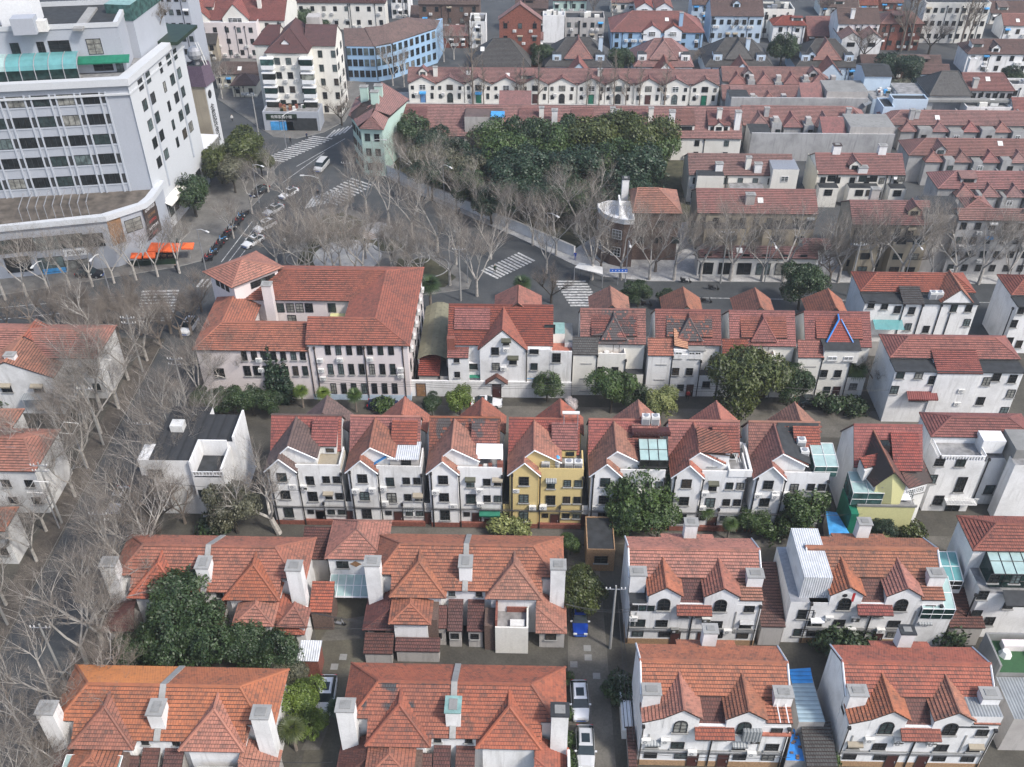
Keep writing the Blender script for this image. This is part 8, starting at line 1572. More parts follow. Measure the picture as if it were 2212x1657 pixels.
def plant(kind, px, py, label, cat='tree', s=1.0, group=None, name=None, h=0.0, sz=1.0, world=None):
 """kind -> shared meshes; base at photo point (px, py), or world=(x, y)"""
 x, y = world or at(px, py)
 rnd = random.Random(int(px * 7 + py * 13) if world is None else int(world[0] * 71 + world[1] * 131))
 if kind not in _tc:
  k = kind.split(':'); parts = []
  if k[0] == 'bare': v = int(k[1]); a, b = twigtree(v, 13.5, 0.5 + 0.06 * (v % 4), dens=1.0); parts = [('trunk', a), ('branch_crown', b)]
  elif k[0] == 'brown': v = int(k[1]); a, b = twigtree(v + 40, 9, 0.75, bark='bark_brown', tw='bark_twig'); parts = [('trunk', a), ('branch_crown', b)]
  elif k[0] == 'dark': a, b = twigtree(77, 10, 0.95, bark='bark_dark', tw='bark_brown', trunkr=0.28); parts = [('trunk', a), ('branch_crown', b)]
  elif k[0] == 'plane': a, b = twigtree(15, 13, 0.6, lean=-0.25, trunkr=0.34, dens=0.85, bark='bark_pale', tw='bark_twig'); parts = [('trunk', a), ('branch_crown', b)]
  elif k[0] == 'poplar': a, b = twigtree(int(k[1]) + 90, 13, upright=True, trunkr=0.16, bark='bark_brown', tw='bark_twig'); parts = [('trunk', a), ('branch_crown', b)]
  elif k[0] == 'leaf':
   mat, v = k[1], int(k[2]); r2 = random.Random(v * 17 + 5); bl = [(0, 0, 5.4, 2.6)]
   for i in range(7): a = i * 0.9 + r2.random(); d_ = r2.uniform(1.4, 2.5); bl.append((d_ * math.cos(a), d_ * math.sin(a), r2.uniform(3.6, 6.4), r2.uniform(1.2, 2.0)))
   t_ = MB(); t_.tube([(0, 0, 0), (0.1, 0, 2.2), (0, 0.1, 4.6)], 0.24, 'bark_dark', 6, 0.1)
   for i in range(5): t_.tube([(0.05, 0, 2.0 + 0.3 * i), (bl[i + 1][0] * 0.8, bl[i + 1][1] * 0.8, bl[i + 1][2])], 0.1, 'bark_dark', 4, 0.03)
   parts = [('trunk', t_), ('crown', leafcrown(v, bl, 11000, 0.165, mat))]
  elif k[0] == 'bush':
   mat, v = k[1], int(k[2]); r2 = random.Random(v + 3); bl = [(r2.uniform(-1, 1), r2.uniform(-.8, .8), r2.uniform(0.5, 1.4), r2.uniform(0.7, 1.1)) for _ in range(5)]; t_ = MB(); t_.tube([(0, 0, 0), (0, 0, 1)], 0.08, 'bark_dark', 4); parts = [('stem', t_), ('foliage', leafcrown(v, bl, 1300, 0.16, mat))]
  elif k[0] == 'cone':
   bl = [(0, 0, 1 + 0.9 * i, 1.25 * (1 - i / 8.5)) for i in range(8)]; t_ = MB(); t_.tube([(0, 0, 0), (0, 0, 7)], 0.15, 'bark_dark', 5, 0.04); parts = [('trunk', t_), ('crown', leafcrown(5, bl, 2600, 0.18, k[1]))]
  elif k[0] == 'palm':
   t_ = MB(); t_.tube([(0, 0, 0), (0.05, 0, 2.4), (0, 0, 4.2)], 0.2, 'bark_brown', 7, 0.16); f_ = MB(); r2 = random.Random(4)
   for i in range(34):
    a = i * 2.399; el = 1.1 - 1.7 * (i / 34); L_ = 0.15; d = Vector((math.cos(a) * math.cos(el), math.sin(a) * math.cos(el), math.sin(el))); st = Vector((0, 0, 4.1)); hub = st + d * L_; sd = d.cross(Vector((0, 0, 1))).normalized(); up = sd.cross(d); tn = r2.random(); f_.tube([tuple(st), tuple(hub)], 0.02, k[1], 3)
    for j in range(11):
     b_ = -0.9 + 1.8 * j / 10; dd = (d * math.cos(b_) + sd * math.sin(b_)).normalized(); tip = hub + dd * r2.uniform(1.3, 1.7) + Vector((0, 0, -0.35)); w_ = up.cross(dd).normalized() * 0.07; mid_ = hub + dd * 0.75; f_.face([tuple(hub), tuple(mid_ - w_), tuple(tip), tuple(mid_ + w_)], k[1], [(tn, 0)] * 4)
   parts = [('trunk', t_), ('frond_crown', f_)]
  _tc[kind] = []
  for nm, mb in parts: o = mb.build(nm); _tc[kind].append((nm, o.data)); bpy.data.objects.remove(o)
 nm = name or {'bush': 'shrub', 'palm': 'palm_tree', 'cone': 'conifer', 'leaf': 'evergreen_tree'}.get(kind.split(':')[0], 'bare_tree')
 t = thing(nm, label, cat, (x, y, h), group, rnd.uniform(0, 6.28) if kind != 'plane' else 0.0); t.scale = (s * sz, s * sz, s)
 for pn, me in _tc[kind]: o = bpy.data.objects.new(pn, me); C.objects.link(o); o.parent = t
 return t
ORD = ['first', 'second', 'third', 'fourth', 'fifth', 'sixth', 'seventh', 'eighth', 'ninth', 'tenth', 'eleventh', 'twelfth', 'thirteenth', 'fourteenth', 'fifteenth', 'sixteenth', 'seventeenth', 'eighteenth', 'nineteenth', 'twentieth']
def ordl(i, fmt): return fmt % ORD[i]
R_ = random.Random(21)
for i in range(18): plant('bare:%d' % ((i + 1) % 5), 0, 0, ordl(i, 'thick-twigged bare tree, %s from the bottom among the left street thicket'), s=R_.uniform(.7, 1.1), sz=1.15, group='bare trees of the left street thicket', world=(RX + R_.choice((-4.5, -8, -12, 12.5, 14)) + R_.uniform(-1, 1), 50 + 4.2 * i))
for i in range(14): plant('brown:%d' % (i % 3), 150 + 22 * i, 690 + 90 * R_.random() - 3 * i, ordl(i, 'brown bare tree over the left street mouth, %s from the left'), s=R_.uniform(.8, 1.05), group='bare trees at the left street mouth')
for i in range(7): plant('bare:%d' % (i % 5), 600 + 62 * i, 598 - 14 * R_.random() + 4 * i, ordl(i, 'fine-twigged bare tree in the belt behind the pink building, %s from the left'), s=R_.uniform(.85, 1.15), group='bare trees behind the pink building')
for i in range(12): plant('bare:%d' % (i % 5), 0, 0, ordl(i, 'pale bare tree, %s from the bottom on the left street\'s near kerb'), s=R_.uniform(.8, 1.05), sz=1.0, group='bare trees lining the left street', world=(RX + 10 + R_.uniform(-.8, .8), 47 + 6.3 * i + R_.uniform(-1, 1)))
for i in range(13): plant('bare:%d' % ((i + 2) % 5), 0, 0, ordl(i, 'tangled bare tree, %s from the bottom on the left street\'s far kerb'), s=R_.uniform(.75, 1.0), group='bare trees lining the left street', world=(RX - 1.6 + R_.uniform(-.8, .8), 49 + 6.0 * i + R_.uniform(-1, 1)))
for i, (x, y) in enumerate(((RX + 13.5, 50), (RX + 15, 61), (RX + 14, 68), (RX + 13, 55), (RX + 6, 57), (RX + 12.6, 76), (RX - 5, 66), (RX - 6, 80), (RX - 6, 92), (RX - 7, 104))): plant('brown:%d' % (i % 3), 0, 0, ordl(i, 'low brown bare tree, %s from the bottom in the left street thicket'), s=R_.uniform(.7, .95), group='brown twigged trees of the left thicket', world=(x, y))
for i in range(9): plant('bare:%d' % ((i + 1) % 5), 12 + 47 * i, 648 - 7.2 * i, ordl(i, 'bare plane tree on the hotel pavement edge, %s from the left'), s=R_.uniform(.75, 1.0), group='bare trees in front of the hotel')
for i in range(7): plant('brown:%d' % (i % 3), 20 + 50 * i, 712 - 3 * i, ordl(i, 'bare brown tree behind the left edge roofs, %s from the left'), s=R_.uniform(.7, .9), group='bare trees behind the left roofs')
for i, (x, y) in enumerate(((505, 515), (545, 462), (580, 415), (615, 570), (640, 540), (660, 505), (690, 478), (640, 480))): plant('bare:%d' % (i % 5), x, y, ordl(i, 'bare tree between hotel side street and park, %s from below'), s=R_.uniform(.6, .85), group='bare trees by the hotel side street')
for i, (x, y) in enumerate(((670, 590), (705, 600), (745, 520), (790, 560), (700, 540), (820, 595), (770, 600), (850, 570), (875, 600), (735, 575), (905, 615), (645, 600))): plant('bare:%d' % ((i + 3) % 5), x, y, ordl(i, 'slender bare tree inside the round-bed park, %s counted from its left path'), s=R_.uniform(.65, .9), group='bare trees inside the park')
for i, (x, y) in enumerate(((792, 462), (840, 488), (890, 512), (945, 545), (985, 572), (1030, 640))): plant('bare:%d' % (i % 5), x, y, ordl(i, 'bare tree on the park side of the slanting street, %s from the crossing'), s=R_.uniform(.9, 1.15), group='bare trees along the slanting street')
for i, (x, y) in enumerate(((862, 400), (925, 430), (985, 455), (1040, 480), (1095, 505), (1150, 530), (1200, 552), (1060, 560), (1180, 590))): plant('bare:%d' % ((i + 1) % 5), x, y, ordl(i, 'bare tree on the wall side of the slanting street, %s from the crossing'), s=R_.uniform(.75, 1.0), group='bare trees along the slanting street')
for i in range(16): plant('bare:%d' % (i % 5), 1275 + 60 * i + R_.uniform(-10, 10), 604 + i * 0.7, ordl(i, 'bare plane tree in front of the shops of the main street, %s from the left'), s=R_.uniform(.95, 1.25), group='bare plane trees along the main street')
for i in range(10): plant('brown:%d' % (i % 3), 1310 + 92 * i + R_.uniform(-14, 14), 588, ordl(i, 'brown-twigged tree close to the tan walls of the main street, %s from the left'), s=R_.uniform(.75, 1.05), group='brown trees by the tan terraces')
for i, (x, y) in enumerate(((870, 345), (910, 370), (950, 350), (990, 390), (1030, 410), (1070, 440), (930, 395), (1110, 460), (980, 420), (1040, 365), (890, 320), (1150, 470))): plant('brown:%d' % (i % 3), x, y, ordl(i, 'scrubby bare tree left of the evergreen grove, %s counted towards the wall'), s=R_.uniform(.75, 1.0), group='scrubby bare trees beside the grove')
plant('bare:3', 1243, 505, 'pale broad bare tree standing clear in front of the evergreen grove', s=1.15, sz=1.1); plant('bare:1', 1195, 500, 'pale bare tree just left of the broad pale one before the grove', s=.9); plant('plane', 603, 1152, 'leaning pale-barked plane tree in front of the ash-grey gable house', s=.95)
plant('dark', 343, 1150, 'dark sprawling bare tree in front of the modern white flat-roofed house', s=.95, sz=1.2); plant('dark', 1190, 655, 'dark pollarded tree trunk beside the slanting street crossing', s=.7); plant('brown:1', 400, 1130, 'twiggy bare tree touching the white house with the black ribbed roof', s=.8)
plant('brown:1', 1885, 850, 'thin bare tree in the gap left of the long white villa', s=.9); plant('brown:2', 1790, 610, 'twiggy tree on the main street left of the white tiled villa', s=.9)
for i, x in enumerate((130, 195, 305, 695, 795, 915, 1010, 1120, 1320)): plant('poplar:%d' % (i % 2), *Q(2, 0, x, 850), ordl(i, 'thin upright bare poplar before the eleven-gabled row, %s from the left'), s=.72 + .12 * (i % 3), group='thin poplars before the gabled row')
for i, (c, x, y, s) in enumerate(((3, 1215, 412, 1.9), (3, 1275, 412, 1.8), (3, 1690, 395, 1.7), (3, 1745, 380, 1.5), (1, 1795, 840, 1.5), (1, 1880, 845, .8))): plant('poplar:%d' % (i % 2), *Q(c, 0, x, y), ('tall thin bare poplar, %s of six among the far roofs, from the right group leftwards') % ORD[i], s=s, group='tall poplars among the far roofs')
for i, (c, x, y, s, k) in enumerate(((2, 1140, 330, .8, 'brown:1'), (2, 750, 130, .9, 'brown:0'), (2, 1540, 540, .6, 'brown:2'), (2, 1640, 545, .6, 'brown:0'), (3, 905, 510, 1.0, 'dark'), (3, 1440, 440, 1.0, 'dark'), (1, 1560, 500, .8, 'bare:2'), (1, 1640, 480, .8, 'bare:3'), (1, 1150, 690, .8, 'bare:1'), (1, 1240, 700, .7, 'bare:4'), (2, 2070, 280, .9, 'brown:2'), (2, 1850, 330, .8, 'dark'), (0, 1690, 760, .9, 'brown:1'), (0, 1790, 800, .8, 'bare:0'), (1, 740, 1010, .7, 'dark'), (1, 720, 900, .7, 'bare:2'), (2, 900, 180, .9, 'bare:1'), (3, 600, 130, .7, 'brown:0'))): plant(k, *Q(c, 0, x, y), ('bare tree among the distant houses, %s of eighteen') % ORD[i] if i < 18 else '', s=s, group='bare trees among the distant houses')
o = plant('brown:0', 0, 0, 'bare round-headed tree growing on the hotel roof garden', s=.75, world=at(347, 80, 30.6), h=30.6)
def ev(mat, v, cx, cy, s, label, group=None, sz=1.0, **k):
 s *= 1.1; x, y = at(cx, cy, 4.9 * s); return plant('leaf:%s:%d' % (mat, v), cx, cy, label, s=s, sz=sz, group=group, world=(x, y), **k)
ev('leaf_dark', 1, 395, 1300, 1.05, 'broad dark evergreen rising in front of the left double house'); ev('leaf_dark', 2, 355, 1375, .95, 'dark evergreen mass at the foot of the left double house'); ev('leaf_dark', 0, 440, 1370, .95, 'dark evergreen right of the broad one, by the left double house')
ev('leaf_dark', 1, 530, 1390, .7, 'dense dark small tree below the little hip-roofed annex'); ev('leaf_dark', 2, 600, 1405, .68, 'dense dark small tree beside the lean white-roofed shed'); ev('leaf_scrub', 0, 628, 1452, .5, 'greyish bush-like tree between shed and lime green tree'); ev('leaf_dark', 0, 290, 1400, .6, 'low dark evergreen left of the broad one')
ev('leaf_lime', 1, 655, 1508, .6, 'bright lime green tree beside the white car in the courtyard'); ev('leaf_lime', 2, 668, 1560, .48, 'lime green tree crown just below the brighter one in the courtyard')
ev('leaf_olive', 2, 1258, 1268, .78, 'dark olive round tree over the blue car in the lane'); ev('leaf_mid', 1, 1232, 1175, .35, 'little sapling against the pale wall left of the black-roofed shed')
ev('leaf_mid', 2, 1388, 1050, 1.25, 'big glossy magnolia in front of the glass-terrace house'); ev('leaf_mid', 0, 1350, 1105, .8, 'lower left lobe tree of the magnolia clump'); ev('leaf_mid', 1, 1425, 1115, .75, 'lower right tree of the magnolia clump')
ev('leaf_mid', 0, 1738, 1085, .9, 'bushy tree right of the grey mossy link, beside the blue tarpaulin'); ev('leaf_mid', 2, 1715, 1125, .6, 'smaller green tree at the foot of the bushy tree by the blue tarpaulin'); ev('leaf_mid', 0, 1625, 1122, .5, 'small green tree between the fan palms and the bushy tree'); ev('leaf_teal', 1, 1905, 1140, .42, 'dark round shrub under the peaked tent terrace')
ev('leaf_olive', 1, 1612, 822, 1.35, 'large round olive green tree in front of the ochre terrace house'); ev('leaf_dark', 0, 1712, 822, .85, 'dark glossy tree right of the round olive one'); ev('leaf_mid', 1, 1322, 838, .85, 'glossy green tree in front of the grey-tiled front block house'); ev('leaf_dark', 2, 1372, 852, .6, 'darker small tree between the glossy tree and the bamboo')
ev('leaf_bamboo', 0, 1428, 868, .7, 'pale feathery bamboo clump below the tiled-dormer house', sz=.9); ev('leaf_mid', 2, 1182, 828, .62, 'green tree with open crown before the garden wall end'); ev('leaf_lime', 0, 992, 862, .55, 'light green tree beside the parked white car'); ev('leaf_dark', 1, 932, 872, .42, 'dark narrow tree left of the light green one'); ev('petal', 0, 1235, 872, .28, 'small white-flowering tree behind the yellow house')
for i, (x, y, s) in enumerate(((465, 862, .5), (500, 862, .55), (540, 858, .6), (585, 865, .5), (430, 862, .45))): ev('leaf_dark', i % 3, x, y, s, ordl(i, 'dark hedge tree under the pink building, %s of the five'), 'dark hedge trees under the pink building')
for i, (x, y, s) in enumerate(((1380, 628, .6), (1350, 640, .4), (1440, 640, .45), (1478, 648, .45))): ev('leaf_dark', i % 3, x, y, s, ordl(i, 'glossy street-side evergreen behind the upper terrace houses, %s'), 'evergreens behind the upper terrace')
ev('leaf_dark', 1, 1735, 612, .95, 'dark dense evergreen on the main street before the white corner shop'); ev('leaf_scrub', 1, 500, 1095, .85, 'large greyish green tree at the modern white house'); ev('leaf_rust', 0, 1628, 652, .4, 'rust red leaved tree between two orange back gables')
ev('leaf_dark', 2, 412, 412, 1.05, 'dark evergreen on the hotel pavement above the orange awnings'); ev('leaf_olive', 0, 470, 345, 1.0, 'olive street tree behind the dark one near the hotel side'); ev('leaf_olive', 1, 525, 322, 1.2, 'largest olive street tree beside the slim tower'); ev('leaf_olive', 2, 560, 345, .8, 'olive street tree nearest the crossing'); ev('leaf_scrub', 1, 500, 370, .9, 'greyish half bare street tree below the olive ones')
GR = ((892, 282, .9, 'leaf_dark'), (935, 310, .8, 'leaf_teal'), (1065, 292, 1.05, 'leaf_mid'), (1100, 330, 1.1, 'leaf_mid'), (1145, 300, 1.05, 'leaf_dark'), (1190, 310, 1.15, 'leaf_mid'), (1240, 295, 1.1, 'leaf_dark'), (1290, 300, 1.2, 'leaf_olive'), (1335, 288, 1.25, 'leaf_olive'), (1390, 300, 1.3, 'leaf_olive'), (1415, 330, 1.0, 'leaf_mid'), (1330, 350, 1.2, 'leaf_mid'), (1385, 370, 1.15, 'leaf_teal'), (1270, 360, 1.1, 'leaf_teal'), (1210, 370, 1.1, 'leaf_teal'), (1150, 370, 1.1, 'leaf_teal'), (1090, 375, 1.0, 'leaf_teal'), (1050, 350, .9, 'leaf_teal'), (1120, 415, .9, 'leaf_teal'), (1180, 420, .9, 'leaf_teal'), (1320, 410, 1.0, 'leaf_teal'), (1370, 420, .9, 'leaf_teal'), (1010, 370, .8, 'leaf_scrub'), (960, 345, .8, 'leaf_scrub'), (905, 350, .8, 'leaf_scrub'), (860, 290, .7, 'leaf_teal'), (985, 330, .8, 'leaf_teal'), (1020, 400, .8, 'leaf_dark'), (930, 380, .8, 'leaf_teal'), (1060, 430, .8, 'leaf_teal'), (1240, 430, .9, 'leaf_dark'))
for i, (x, y, s, m) in enumerate(GR): ev(m, i % 3, x, y, s * 1.25, '%s evergreen of the big grove, %s from its far left corner' % ({'leaf_dark': 'dark', 'leaf_teal': 'blue-green', 'leaf_mid': 'green', 'leaf_olive': 'olive', 'leaf_scrub': 'greyish'}[m], (ORD + ['twenty-' + o for o in ORD])[i]), 'evergreens of the grove')
for i, (x, y, s, m) in enumerate(((1345, 125, .85, 'leaf_dark'), (1170, 118, .8, 'leaf_dark'), (1692, 100, 1.1, 'leaf_dark'), (1925, 140, 1.0, 'leaf_teal'), (1965, 150, 1.0, 'leaf_teal'), (2185, 160, .7, 'leaf_dark'), (650, 40, .8, 'leaf_dark'), (690, 60, .7, 'leaf_dark'), (2000, 62, .6, 'leaf_dark'), (1940, 190, .7, 'leaf_scrub'), (2080, 290, .5, 'leaf_olive'))): ev(m, i % 3, x, y, s, ordl(i, 'dark evergreen among the distant roofs, %s of eleven'), 'evergreens among the distant roofs')
for i, (k, x, y, s, lab) in enumerate((('palm:leaf_olive', 640, 1620, .95, 'fan palm at the courtyard edge beneath the lime green tree'), ('palm:leaf_dark', 930, 672, 1.3, 'dark fan palm beside the mossy yard roof'), ('palm:leaf_dark', 1127, 660, 1.1, 'fan palm on the corner by the zebra crossing'), ('palm:leaf_mid', 1835, 850, 1.15, 'tall fan palm before the black roofed terrace hut'),
 ('palm:leaf_lime', 655, 880, .75, 'light fan palm left of the other palms under the pink building'), ('palm:leaf_lime', 703, 884, .75, 'light fan palm in the middle under the pink building'), ('palm:leaf_mid', 770, 890, .8, 'green fan palm beside the parked blue car'), ('palm:leaf_mid', 1518, 1140, .8, 'fan palm in front of the open terrace house'), ('palm:leaf_mid', 1570, 1165, .7, 'low fan palm between magnolia and bushy tree'), ('palm:leaf_dark', 1478, 330, .9, 'fan palm at the right end of the evergreen grove'), ('palm:leaf_dark', 733, 1560, .7, 'dark palm at the left wall of the patchy-roofed double house'))): plant(k, x, y, lab, s=s)
for i, (x, y, s) in enumerate(((597, 862, 1.25), (612, 866, 1.0), (625, 868, 1.05), (2000, 1360, .7))): plant('cone:leaf_teal', x, y, ('dark pointed conifer, %s of the cluster at the pink facade' % ORD[i]) if i < 3 else 'small pointed conifer under the glass corner room', s=s)
i = 0
for x, y, s, m, lab in ((830, 888, 1.2, 'leaf_mid', 'round green shrub behind the second back gable of the middle row'), (1224, 1475, .55, 'leaf_mid', 'shrub at the upper end of the parked white cars'), (1224, 1545, .6, 'leaf_mid', 'shrub beside the bonnet of the white car'), (1224, 1600, .6, 'leaf_mid', 'shrub between the two parked cars and the wall'), (1226, 1645, .7, 'leaf_mid', 'lowest shrub along the lane wall'), (1345, 1510, 1.3, 'leaf_dark', 'shrub inside the white walled planter by the lane'), (1085, 1145, 1.4, 'leaf_bamboo', 'yellowish shrub in front of the yellow house, left'), (1120, 1148, 1.1, 'leaf_bamboo', 'yellowish shrub in front of the yellow house, right'),
 (1800, 1400, 1.8, 'leaf_dark', 'dark shrub behind the long sheet-roofed passage'), (1840, 1395, 1.5, 'leaf_dark', 'dark shrub below the clothes lines of the box extension house'), (2035, 1385, 1.6, 'leaf_dark', 'dark shrub right of the small conifer'), (1780, 890, 1.5, 'leaf_dark', 'low shrub behind the orange back gable by the black cars'), (1840, 892, 1.4, 'leaf_dark', 'low shrub next to the parked black cars'), (1760, 1650, 1.2, 'leaf_mid', 'sparse shrub at the bottom edge below the dark lean-to'), (470, 1155, 1.6, 'leaf_dark', 'dark shrub right of the sprawling dark tree'), (1650, 1150, 1.4, 'leaf_mid', 'green shrub left of the bushy tree'), (1965, 1165, 1.3, 'leaf_olive', 'olive shrub under the yellow terrace wall'), (20, 860, 2.0, 'leaf_dark', 'dark shrub at the left edge by the pale sheet roof'), (310, 1440, 1.6, 'leaf_dark', 'low dark shrub behind the bright orange back slope')):
 plant('bush:%s:%d' % (m, i % 2), x, y, lab, cat='shrub', s=s); i += 1
# ------------------------------------------------------------------ vehicles
def carmat(name, col): plain(name, col, 0.25, 0.1, 0.04)
for n_, c_ in (('paint_white', (0.72, 0.73, 0.74)), ('paint_silver', (0.50, 0.51, 0.52)), ('paint_black', (0.015, 0.016, 0.02)), ('paint_blue', (0.01, 0.05, 0.32)), ('paint_navy', (0.012, 0.02, 0.06))): carmat(n_, c_)
plain('car_glass', (0.02, 0.03, 0.035), 0.08); plain('tyre', (0.015, 0.015, 0.015), 0.8); plain('rim', (0.4, 0.4, 0.42), 0.3, 0.8); plain('lamp_glass', (0.55, 0.58, 0.6), 0.1); plain('lamp_red', (0.4, 0.01, 0.01), 0.2); plain('plate_blue', (0.02, 0.12, 0.5), 0.4)
def car(paint, kind, loc, rz, label, group='cars'):
 L, W, H = {'suv': (4.7, 1.86, 1.66), 'sedan': (4.6, 1.8, 1.45), 'van': (5.1, 1.9, 1.85)}[kind]
 t = thing('parked_car', label, 'car' if kind != 'van' else 'van', (loc[0], loc[1], 0.01), group, rz)
 if kind == 'suv': st = [(-L / 2, .62, .55, .62), (-L / 2 + .12, .80, .88, .80), (-L * .27, .93, 1.02, .92), (-L * .26, .93, 1.03, .92), (-L * .10, .93, 1.06, .93), (L * .38, .93, 1.08, .92), (L / 2 - .1, .86, 1.05, .86), (L / 2, .74, .7, .74)]; cab = [(-L * .25, .82, 1.04), (-L * .10, .70, H - .06), (0.1, .68, H), (L * .32, .67, H - .05), (L * .46, .76, 1.08)]
 elif kind == 'van': st = [(-L / 2, .7, .6, .7), (-L / 2 + .15, .86, .9, .86), (-L * .33, .95, 1.12, .95), (L / 2 - .08, .93, 1.2, .93), (L / 2, .86, .8, .86)]; cab = [(-L * .34, .86, 1.1), (-L * .2, .76, H - .08), (0, .75, H), (L * .4, .75, H - .03), (L * .48, .84, 1.2)]
 else: st = [(-L / 2, .6, .5, .6), (-L / 2 + .12, .78, .74, .78), (-L * .24, .9, .92, .9), (L * .30, .9, .96, .9), (L / 2 - .1, .82, .94, .82), (L / 2, .7, .6, .7)]; cab = [(-L * .2, .8, .93), (-L * .03, .64, H - .03), (.3, .63, H), (L * .22, .64, H - .04), (L * .38, .74, .97)]
 key = ('car_body', paint, kind)
 if key not in _cache:
  mb = MB(); sec = lambda y, hw, dk, w2: [(-hw, y, .28), (-hw, y, dk - .22), (-hw * .93, y, dk - .06), (-hw * .6, y, dk + .01), (hw * .6, y, dk + .01), (hw * .93, y, dk - .06), (hw, y, dk - .22), (hw, y, .28)]
  S = [sec(*s) for s in st]
  for a, b in zip(S, S[1:]):
   for k in range(8): l = (k + 1) % 8; mb.face([a[k], a[l], b[l], b[k]][::-1], paint)
  mb.face(S[0], paint); mb.face(S[-1][::-1], paint); mb.box(-.5, .5, -L / 2 - .01, -L / 2 + .04, .36, .5, 'plate_blue'); mb.box(-.55, .55, -L / 2 - .005, -L / 2 + .05, .55, .62, 'tyre'); o = mb.build('body'); _cache[key] = o.data; bpy.data.objects.remove(o)
  mb = MB(); rw = lambda y, hw, z: ((-hw, y, z), (hw, y, z)); n = len(cab)
  for k in range(n - 1):
   a, b = rw(*cab[k]), rw(*cab[k + 1]); m_ = 'car_glass' if k in (0, n - 2) else paint; mb.face([a[0], a[1], b[1], b[0]], m_)
   for s, (i0) in ((0, 0), (1, 1)):
    dk = 1.0 if kind != 'sedan' else .92
    x0_, x1_ = (a[s][0] * 1.0, b[s][0] * 1.0); sg = -1 if s == 0 else 1; base0, base1 = (sg * .88, a[s][1], dk), (sg * .88, b[s][1], dk); q4 = [base0, base1, b[s], a[s]]; mb.face(q4 if s == 1 else q4[::-1], 'car_glass')
  if kind != 'van': y = cab[1][0] + .35; mb.box(-.42, .42, y, y + 1.0, H - .04, H + .015, 'car_glass')
  for s in (-1, 1): mb.tube([(s * .62, cab[1][0] + .2, H + .03), (s * .62, cab[3][0], H + .02)], .025, 'grey_metal', 4)
  o = mb.build('cabin'); _cache[('cab',) + key[1:]] = o.data; bpy.data.objects.remove(o)
 ch = lambda nm, me, l=(0, 0, 0), pr=t: (lambda o: (C.objects.link(o), setattr(o, 'parent', pr), setattr(o, 'location', l), o)[-1])(bpy.data.objects.new(nm, me))
 ch('body', _cache[key]); ch('cabin', _cache[('cab',) + key[1:]])
 wm = mesh_of(('tyre_ring',), lambda mb: mb.tube([(-.11, 0, 0), (.11, 0, 0)], .33, 'tyre', 14)); rm_ = mesh_of(('wheel_rim',), lambda mb: mb.tube([(-.12, 0, 0), (.12, 0, 0)], .2, 'rim', 10))
 for x in (-.82, .82):
  for y in (-L * .31, L * .3): w_ = ch('wheel', wm, (x, y, .33)); ch('rim', rm_, (0, 0, 0), w_)
  ch('headlight', mesh_of(('headlight',), lambda mb: mb.box(-.2, .2, -.1, .08, -.08, .08, 'lamp_glass')), (x * .72, -L / 2 + .08, .68)); ch('tail_light', mesh_of(('tail_light',), lambda mb: mb.box(-.14, .14, -.05, .06, -.12, .12, 'lamp_red')), (x * .85, L / 2 - .06, .85)); ch('mirror', mesh_of(('mirror',), lambda mb: mb.box(-.12, .12, -.08, .06, -.07, .07, paint)), (x * 1.22, -L * .16, 1.05))
 return t
PI = math.pi
for pt, cl, kd, rz, lab in (((1252, 1512), 'paint_white', 'suv', 0.03, 'white estate car with black sunroof, upper of the two parked nose-down in the lane'), ((1264, 1612), 'paint_silver', 'suv', 0.0, 'silver-white car with long glass roof at the bottom of the lane'), ((1252, 1335), 'paint_blue', 'sedan', 0.0, 'bright blue car poking out from under the dark olive tree'),
 ((704, 1500), 'paint_white', 'suv', 0.02, 'white car half hidden by the lime green tree in the courtyard'), ((694, 357), 'paint_silver', 'van', -0.2, 'silver minivan driving across the empty junction'), ((546, 520), 'paint_white', 'sedan', -0.55, 'white car with panoramic roof on the hotel side street'), ((572, 487), 'paint_white', 'suv', -0.6, 'white car just ahead on the hotel side street, under branches'),
 ((623, 416), 'paint_white', 'sedan', -0.5, 'white car stopped before the upper crossing under bare twigs'), ((408, 703), 'paint_white', 'suv', -0.1, 'white car turning by the left wall of the pink building'), ((255, 1078), 'paint_silver', 'sedan', 0.0, 'pale silver car on the left street behind branches'), ((193, 590), 'paint_black', 'suv', PI / 2, 'black car parked at the hotel entrance bay'),
 ((828, 872), 'paint_navy', 'sedan', PI / 2, 'dark blue car parked under the pink facade'), ((1050, 868), 'paint_white', 'sedan', PI / 2, 'white car parked at the garden wall beside the light green tree'), ((1815, 872), 'paint_black', 'suv', PI / 2, 'black car, right one of the two behind the middle row'), ((1752, 866), 'paint_black', 'sedan', PI / 2, 'black car, left one of the two behind the middle row'),
 ((560, 412), 'paint_black', 'sedan', -0.5, 'dark car below the olive street trees'), ((590, 452), 'paint_silver', 'sedan', -0.55, 'silver car in the middle of the hotel side street')):
 x, y = at(*pt, 0.7); car(cl, kd, (x, y), rz, lab)
